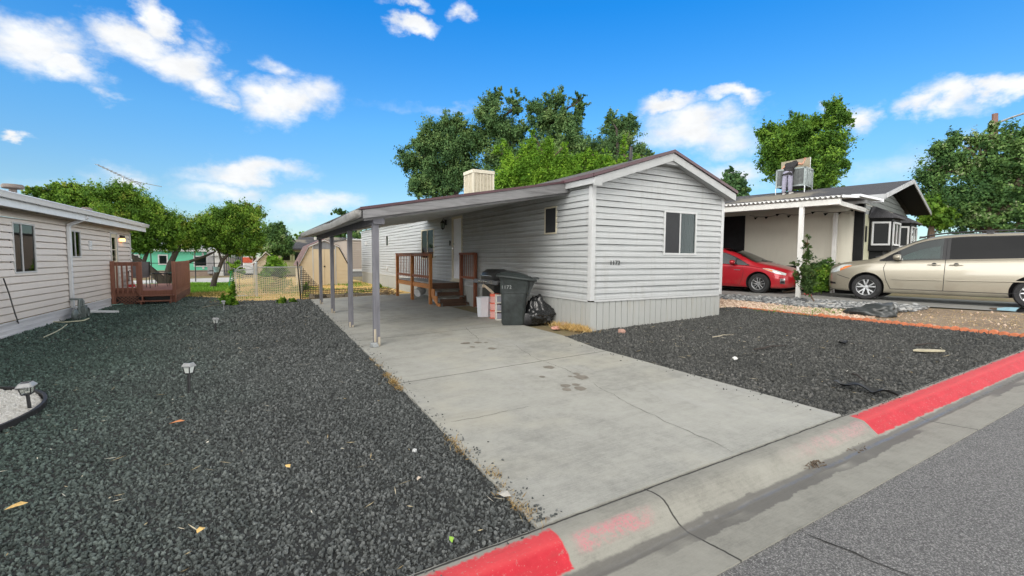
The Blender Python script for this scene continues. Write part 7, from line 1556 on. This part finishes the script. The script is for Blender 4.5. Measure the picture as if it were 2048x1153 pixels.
a, b_ = hx(508, YB), hx(556, YB); zz_ = hz(530, 530, YB); m = MB(o4); m.box(a,YB,gz(-1)-.05,b_,YB+3,zz_); m.ext([(a,YB,zz_),(b_,YB,zz_),((a+b_)/2,YB,hz(508,530,YB))], (0,3,0)); m.build('wall', m_siding('beige_shed_wall', (.45,.40,.31), .1), th_)
m = MB(o4); q = ((a+b_)/2, hz(507,530,YB)+.05); m.ext([(a-.2,YB-.2,zz_-.05),(q[0],YB-.2,q[1]),(q[0],YB-.2,q[1]+.07),(a-.2,YB-.2,zz_+.02)], (0,3.4,0)); m.ext([(b_+.2,YB-.2,zz_-.05),(q[0],YB-.2,q[1]),(q[0],YB-.2,q[1]+.07),(b_+.2,YB-.2,zz_+.02)], (0,3.4,0)); m.build('roof', mat('pale_tan_roof', (.42,.40,.36), .7), th_)
YY = 45.0; yh = thing('yellow_house', 'pale yellow house with dark windows and dark roof behind the bushy tree', 'house', (hx(560, YY), YY, gz(1))); o5 = np.array([hx(560, YY), YY, gz(1)])
a, b_ = hx(548, YY), hx(640, YY); zt_ = hz(500, 590, YY); m = MB(o5); m.box(a,YY,gz(1)-.05,b_,YY+6,zt_); m.build('wall', m_siding('pale_yellow_siding', (.50,.48,.28), .12), yh)
m = MB(o5); m.ext([(a-.4,YY-.5,zt_),(a-.4,YY+6.5,zt_),(a-.4,YY+6.5,zt_+.1),(a-.4,YY+3,hz(484,590,YY)+.3),(a-.4,YY-.5,zt_+.12)], (b_-a+.8,0,0)); m.build('roof', M_nshin, yh)
for (ua, ub) in ((560,583),(586,606),(612,632)):
    m = MB(o5); p, q = hx(ua, YY), hx(ub, YY); m.box(p,YY-.08,hz(522,590,YY),q,YY-.01,hz(503,590,YY)); wf = m.build('window', mat('pale_green_frame', (.42,.47,.25), .6), yh); m = MB(o5); m.box(p+.13,YY-.10,hz(521,590,YY),q-.13,YY-.075,hz(505,590,YY)); m.build('pane', M_glassd, wf)
YH = 36.0; bh = thing('mobile_home', 'beige home with grey base seen between the barn shed and the white home', 'mobile home', (hx(690, YH), YH, gz(5))); o6 = np.array([hx(690, YH), YH, gz(5)])
a, b_ = hx(694, YH), hx(790, YH); zt_ = hz(481, 710, YH); zb_ = hz(539, 710, YH); m = MB(o6); siding(m, (a,YH,0), X, -Y, lambda z: (0, b_-a), zb_, zt_, .16, dutch=False); m.add([(a,YH,zb_),(a,YH+14,zb_),(a,YH+14,zt_),(a,YH,zt_)], [(0,1,2,3)]); m.build('wall', m_siding('taupe_siding', (.36,.31,.27), .1), bh, normals=False)
m = MB(o6); m.box(a-.02,YH-.06,zb_-.16,b_,YH-.0,zb_); m.box(a-.04,YH-.08,zt_,b_+.2,YH-.03,zt_+.10); m.build('trim', M_trim, bh); m = MB(o6); m.box(a,YH,gz(5)-.1,b_,YH+13,zb_-.05); m.build('base', mat('grey_base', (.17,.175,.18), .8), bh)
m = MB(o6); m.box(a-.1,YH-.05,zt_+.02,b_+.2,YH+14,zt_+.12); m.build('roof', M_nshin, bh)
YK = 52.0; kh = thing('far_house', 'low dark grey roofed house behind the barn shed roof', 'house', (hx(640, YK), YK, gz(5))); o7 = np.array([hx(640, YK), YK, gz(5)])
a, b_ = hx(612, YK), hx(712, YK); zt_ = hz(494, 650, YK); m = MB(o7); m.box(a,YK,0,b_,YK+6,zt_); m.build('wall', m_siding('far_grey_siding', (.33,.33,.33), .1), kh); m = MB(o7); m.ext([(a-.4,YK-.5,zt_),(a-.4,YK+6.5,zt_),(a-.4,YK+3,hz(480,650,YK)+.4)], (b_-a+.8,0,0)); m.build('roof', M_nshin, kh)
m = MB(o7); c = onY(640, 480, YK); m.box(c[0]-.35,YK+1.2,zt_,c[0]+.35,YK+1.9,hz(474,640,YK)); m.build('chimney', mat('pale_chimney', (.45,.44,.38), .8), kh)
# pipe rail fence on the lawn edge, and the pot on its hook
pf_ = thing('pipe_fence', 'black pipe rail fence along the far side of the lawn', 'fence', (-9.0, 37.2, gz(-8))); op_ = np.array([-9.0, 37.2, gz(-8)])
px = [-14, -11.2, hx(302, 37.2), hx(345, 37.2), hx(390, 37.2), hx(428, 37.2), hx(484, 37.2)]
for x in px: m = MB(op_); m.tube([(x,37.2,gz(x)), (x,37.2,1.95 if x > -12 else 1.9)], .035, 7); m.build('post', M_black, pf_)
for z_ in (.62, 1.15): m = MB(op_); m.tube([(-14,37.2,z_),(px[-1],37.2,z_)], .025, 6); m.build('rail', M_black, pf_)
c = onY(433, 545, 27.5); pt = thing('hanging_planter', 'blue grey planter on a stake beside the leaning fruit tree', 'planter', (c[0], c[1], gz(c[0])))
m = MB(); m.lathe([(0,.85),(.10,.86),(.15,1.1),(.16,1.12),(.13,1.12)], n=14); m.build('pot', mat('blue_grey_pot', (.20,.30,.33), .5), pt, smooth=40); m = MB(); m.tube([(-.16,0,0),(-.16,0,1.15)], .012, 6); m.tube([(-.30,0,.95),(.2,0,.97)], .015, 6); m.build('stake', M_black, pt)
ar = at(245, 470, 40); an = thing('tv_antenna', 'thin rooftop style television antenna on a mast above the fruit trees', 'antenna', (ar[0], ar[1], gz(-8))); oa = np.array([ar[0], ar[1], gz(-8)])
A0 = lambda u, v: at(u, v, 40)
m = MB(oa); m.tube([oa, A0(246, 352)], .035, 7); m.build('mast', M_galv, an)
def rod(p, q, r): m = MB(oa); m.tube([p, q], r, 5); return m
b0, b1 = A0(203, 335), A0(273, 365); b1 = b1+np.array([0, 1.0, 0]); b0 = b0-np.array([0, 1.0, 0]); m = MB(oa); m.tube([b0, b1], .03, 6)
for i in range(12):
    k = i/11; c = lin3(b0, b1, k); w_ = .16+.03*i; m.tube([c-np.array([.5*w_, .9*w_, .1*w_]), c+np.array([.5*w_, .9*w_, .1*w_])], .014, 4)
m.build('boom', M_galv, an)
m = MB(oa); m.tube([A0(222,369), A0(268,363), A0(324,374)], .022, 5); m.tube([A0(268,363), A0(289,378)], .022, 5); m.tube([A0(268,363), A0(262,357)], .014, 5); m.build('element', M_galv, an)
up_ = at(1990, 520, 34); pole = thing('utility_pole', 'brown utility pole with a curved arm rising out of the large dark tree', 'utility pole', (up_[0], up_[1], gz(20))); o8 = np.array([up_[0], up_[1], gz(20)])
m = MB(o8); m.tube([o8, at(1990, 228, 34)], [.16,.12], 10); m.build('pole', wood('brown_pole', (.20,.11,.09), 'z'), pole); m = MB(o8); m.tube([at(1990,250,34), at(2003,243,34), at(2030,233,34), at(2065,222,34)], .05, 7); m.build('arm', M_galv, pole)

# ------------------------------------------------------------------ edging, debris, small finds
M_brick = mat('terracotta_edging', (.52,.17,.08), .85, var=.25, scale=14, bump=.3)
ed = thing('edging_bricks', 'scalloped terracotta edging row between the black gravel and the bare soil', 'brick edging', (11.22, 5, gz(11.2)))
M_path = []; y = 7.55
m = MB((11.22,5,gz(11.2)))
k = 0
while y > 2.2:
    Ls = .125; x_ = 11.2+.05*math.sin(y*.9); hgt = .055+.012*math.sin(k*1.7); hgt = hgt if y < 5.6 else hgt*.45
    pts = [(x_-.045, y-.004, gz(x_)-.03)]
    for i in range(9): a_ = i/8; pts.append((x_-.045, y-.004-(Ls-.008)*a_, gz(x_)+hgt*.55+hgt*.45*math.sin(math.pi*a_)))
    pts.append((x_-.045, y-.004-(Ls-.008), gz(x_)-.03)); m.ext(pts, (.075,0,0)); y -= Ls; k += 1
m.build('edging', M_brick, ed, bevel=.006)
def debris(name, label, cat, u, v, mesh_fn, mt, bevel=0, smooth=None, rz=0.0, lift=.018):
    p = pg(u, v); m = MB(); mesh_fn(m); o = m.build(name, mt, None, bevel=bevel, smooth=smooth); o.location = (p[0], p[1], gz(p[0])+lift); o.rotation_euler = (0, 0, rz); return tag(o, label, cat)
def strip(L, W_, seed, th=.006, curl=.03):
    rr = random.Random(seed)
    def f(m):
        n = 26; a = [rr.uniform(-1, 1) for _ in range(6)]
        fn = lambda p, q: (L*(p-.5), W_*(q-.5)*(.5+.5*math.sin(math.pi*min(1, p*1.1+.05))**.5)+.04*a[0]*math.sin(p*5+a[1]*3), .012+curl*abs(math.sin(p*6+a[2]*3))*.7+.03*(q-.5)**2*4*(.5+a[3]*.3)+.012*math.sin(p*17+q*3))
        m.grid(fn, n, 5); m.grid(lambda p, q: tuple(np.array(fn(p, q))-np.array([0,0,th])), n, 5)
    return f
M_bpl = mat('weathered_black_plastic', (.022,.023,.023), .55, var=.5, scale=9)
p0, p1 = pg(1668, 771), pg(1792, 800); c = (p0+p1)/2; ang = math.atan2(p1[1]-p0[1], p1[0]-p0[0]); Ls = np.linalg.norm(p1-p0)
debris('plastic_strip', 'long torn strip of black plastic lying on the gravel by the red kerb', 'plastic strip', 1730, 786, strip(Ls, .13, 3, curl=.05), M_bpl, smooth=60, rz=ang)
def stick(label, ua, va, ub, vb, r, mt, name='stick', cat='stick'):
    a, b_ = pg(ua, va), pg(ub, vb); a[2] = gz(a[0])+.03; b_[2] = gz(b_[0])+.028; mid = (a+b_)/2+np.array([.02, .02, .015]); m = MB(tuple(a)); m.tube([a, lin3(a, b_, .3)+np.array([.01,-.015,.01]), mid, b_], [r, r*1.1, r*.9, r*.4], 6); tag(m.build(name, mt, smooth=60), label, cat)
M_stick = mat('dark_stick', (.035,.028,.024), .9, var=.4)
stick('thin dark stick above the torn plastic strip', 1704, 752, 1734, 771, .010, M_stick); stick('dark bent stick on the right gravel bed below the gable', 1508, 703, 1572, 695, .014, M_stick); stick('short dark stick beside the pale broken piece', 1832, 694, 1878, 692, .013, M_stick); stick('pale dry stem lying on the gravel right of the skirting', 1425, 678, 1467, 673, .007, mat('pale_stem', (.45,.40,.30), .9))
stick('long pale twig on the gravel in front of the far lamp', 405, 617, 440, 611, .007, mat('pale_twig', (.42,.38,.28), .9))
debris('plastic_scrap', 'crumpled dark scrap on the right gravel bed', 'scrap', 1688, 692, strip(.34, .10, 8, curl=.06), M_bpl, smooth=60, rz=.4)
debris('broken_slab', 'pale broken flat piece lying on the right gravel bed', 'broken piece', 1855, 706, lambda m: m.ext([(-.22,-.02,.0),(-.10,-.06,.0),(.12,-.05,.0),(.24,-.01,0),(.12,.04,0),(-.12,.05,0)], (0,0,.03)), mat('pale_slab', (.42,.38,.27), .8, var=.2), bevel=.006, rz=-.6, lift=.02)
def lump(r, seed, fl=.7):
    def f(m):
        bm = bmesh.new(); bmesh.ops.create_icosphere(bm, subdivisions=2, radius=r)
        for v in bm.verts: v.co *= 1+.35*MN.noise(v.co*(1.2/r)+Vector((seed, 0, 0))); v.co.z *= fl
        m.add([tuple(v.co) for v in bm.verts], [tuple(v.index for v in f_.verts) for f_ in bm.faces]); bm.free()
    return f
M_rock = mat('pinkish_rock', (.38,.23,.18), .85, var=.3, scale=20, bump=.4)
debris('rock', 'lone pink brown rock on the black gravel below the gable', 'rock', 1243, 666, lump(.075, 2), M_rock, lift=.03); debris('rock', 'rounded tan rock in the dry grass beside the rubbish bag', 'rock', 1128, 654, lump(.10, 5), mat('tan_rock', (.36,.27,.20), .9, var=.25), lift=.03); debris('rock', 'flat salmon pink rock in front of the dry grass by the skirting', 'rock', 1112, 658, lump(.09, 7, .45), mat('salmon_rock', (.52,.27,.21), .9, var=.2), lift=.02)
debris('white_stone', 'single white stone on the right gravel bed', 'stone', 1470, 721, lump(.035, 3), M_white_s if 'M_white_s' in globals() else mat('white_stone', (.75,.75,.72), .8), lift=.03)
debris('pale_stone', 'single pale grey pebble on the foreground gravel near the driveway edge', 'stone', 829, 906, lump(.02, 4, .7), mat('pale_pebble', (.45,.46,.46), .8), lift=.02)
def leaf(m, L=.09, W_=.045):
    m.add([(-L/2,0,.0),(-.1*L,-W_/2,.012),(.25*L,-W_*.35,.006),(L/2,0,.0),(.25*L,W_*.4,.012),(-.1*L,W_/2,.004),(0,0,.016)], [(0,1,6),(1,2,6),(2,3,6),(3,4,6),(4,5,6),(5,0,6)])
M_oleaf = mat('orange_dead_leaf', (.62,.24,.09), .8, var=.3, scale=30); M_yleaf = mat('yellow_dead_leaf', (.68,.45,.16), .8, var=.3, scale=30); M_gleaf = mat('green_fresh_leaf', (.25,.45,.05), .6)
debris('dead_leaf', 'orange dead leaf on the gravel left of the lamp nearest the driveway', 'leaf', 354, 851, lambda m: leaf(m, .13, .06), M_oleaf, rz=.3, lift=.03); debris('dead_leaf', 'large tan crumpled leaf on the gravel near the left edge', 'leaf', 33, 1022, lambda m: (leaf(m, .11, .07)), M_yleaf, rz=.5, lift=.03); debris('dead_leaf', 'yellow crumpled leaf low on the foreground gravel', 'leaf', 402, 1071, lambda m: leaf(m, .06, .045), M_yleaf, rz=1, lift=.03); debris('dead_leaf', 'small yellow leaf on the gravel left of the driveway edge', 'leaf', 576, 941, lambda m: leaf(m, .06, .035), M_yleaf, rz=2, lift=.03); debris('green_leaf', 'small fresh green leaf on the gravel just above the red kerb', 'leaf', 903, 1090, lambda m: leaf(m, .06, .025), M_gleaf, rz=1.3, lift=.03); debris('dead_leaf', 'pale triangular leaf scrap at the driveway edge above the red kerb', 'leaf', 1008, 1000, lambda m: leaf(m, .10, .07), mat('pale_leaf', (.42,.40,.36), .8), rz=2.3, lift=.035)
debris('dead_leaf', 'tan pointed leaf in the middle of the foreground gravel', 'leaf', 838, 966, lambda m: leaf(m, .055, .03), mat('tan_leaf', (.5,.42,.34), .8), rz=.8, lift=.03)
for (u, v, s_, lab) in [(1628, 932, 1.0, 'wet brown clump of debris lying in the gutter water'),(1706, 898, 1.5, 'larger wet leaf clump in the gutter near the red kerb end')]:
    p = onZ(u, v, gz(4)-.105); m = MB(tuple(p))
    for i in range(70):
        a = random.uniform(0, 6.28); q = p+np.array([random.gauss(0, .055*s_), random.gauss(0, .022*s_), .006+random.uniform(0, .02)]); d_ = np.array([math.cos(a), math.sin(a)*.6, random.uniform(-.2,.4)])*random.uniform(.01, .035); m.tube([q, q+d_], random.uniform(.002,.005), 4)
    tag(m.build('debris_clump', mat('wet_debris', (.085,.055,.03), .6, var=.6, scale=50)), lab, 'debris')
# crumpled black plastic on the neighbouring bed
c = onZ(1752, 634, .37); bm = bmesh.new(); bmesh.ops.create_icosphere(bm, subdivisions=4, radius=1)
for v in bm.verts:
    p = v.co.copy(); r_ = 1+.32*MN.noise(p*1.7)+.22*abs(MN.noise(p*4+Vector((4,1,2)))); v.co = Vector((p.x*.40*r_-.12*max(0, -p.x), p.y*.30*r_, max(0, p.z*r_+.25)*.20*(1+.3*p.x)))
me = bpy.data.meshes.new('plastic_sheet'); bm.to_mesh(me); bm.free(); me.shade_smooth(); me.materials.append(mat('crumpled_black_sheet', (.03,.035,.035), .35, var=.4))
o = bpy.data.objects.new('plastic_sheet', me); COL.objects.link(o); o.location = (c[0], c[1], gz(c[0])-.01); o.rotation_euler = (0, 0, R(-60)); tag(o, 'crumpled black plastic sheet on the pale gravel behind the terracotta edging', 'plastic sheet')
debris('flagstone', 'flat pale flagstone at the foot of the sapling', 'flagstone', 1640, 611, lambda m: m.ext([(-.35,-.16,0),(.30,-.2,0),(.38,.12,0),(-.28,.18,0)], (0,0,.05)), mat('pale_flagstone', (.42,.39,.33), .85, var=.2), bevel=.012, rz=-.9, lift=.01)
# far tree line so that the plain does not end in a bare horizon
def massing(name, azs, dist, hgt, n, mt):
    lobes = []
    for a in azs: 
        d = dist*random.uniform(.9, 1.15); h = hgt*random.uniform(.6, 1.1); lobes.append(((math.sin(R(a))*d, math.cos(R(a))*d, h*.45), (h*.75, h*.75, h*.55)))
    o = leafmesh(name, *foliage(lobes, n, .8, clump=.25), mt, None, (0, 0, 0)); tag(o, kind='stuff')
massing('far_trees', [a for a in range(-60, 100, 4)], 130, 5.5, 30000, LF_dark)
massing('far_trees', [a for a in range(66, 110, 5)], 60, 4.0, 14000, LF_map)
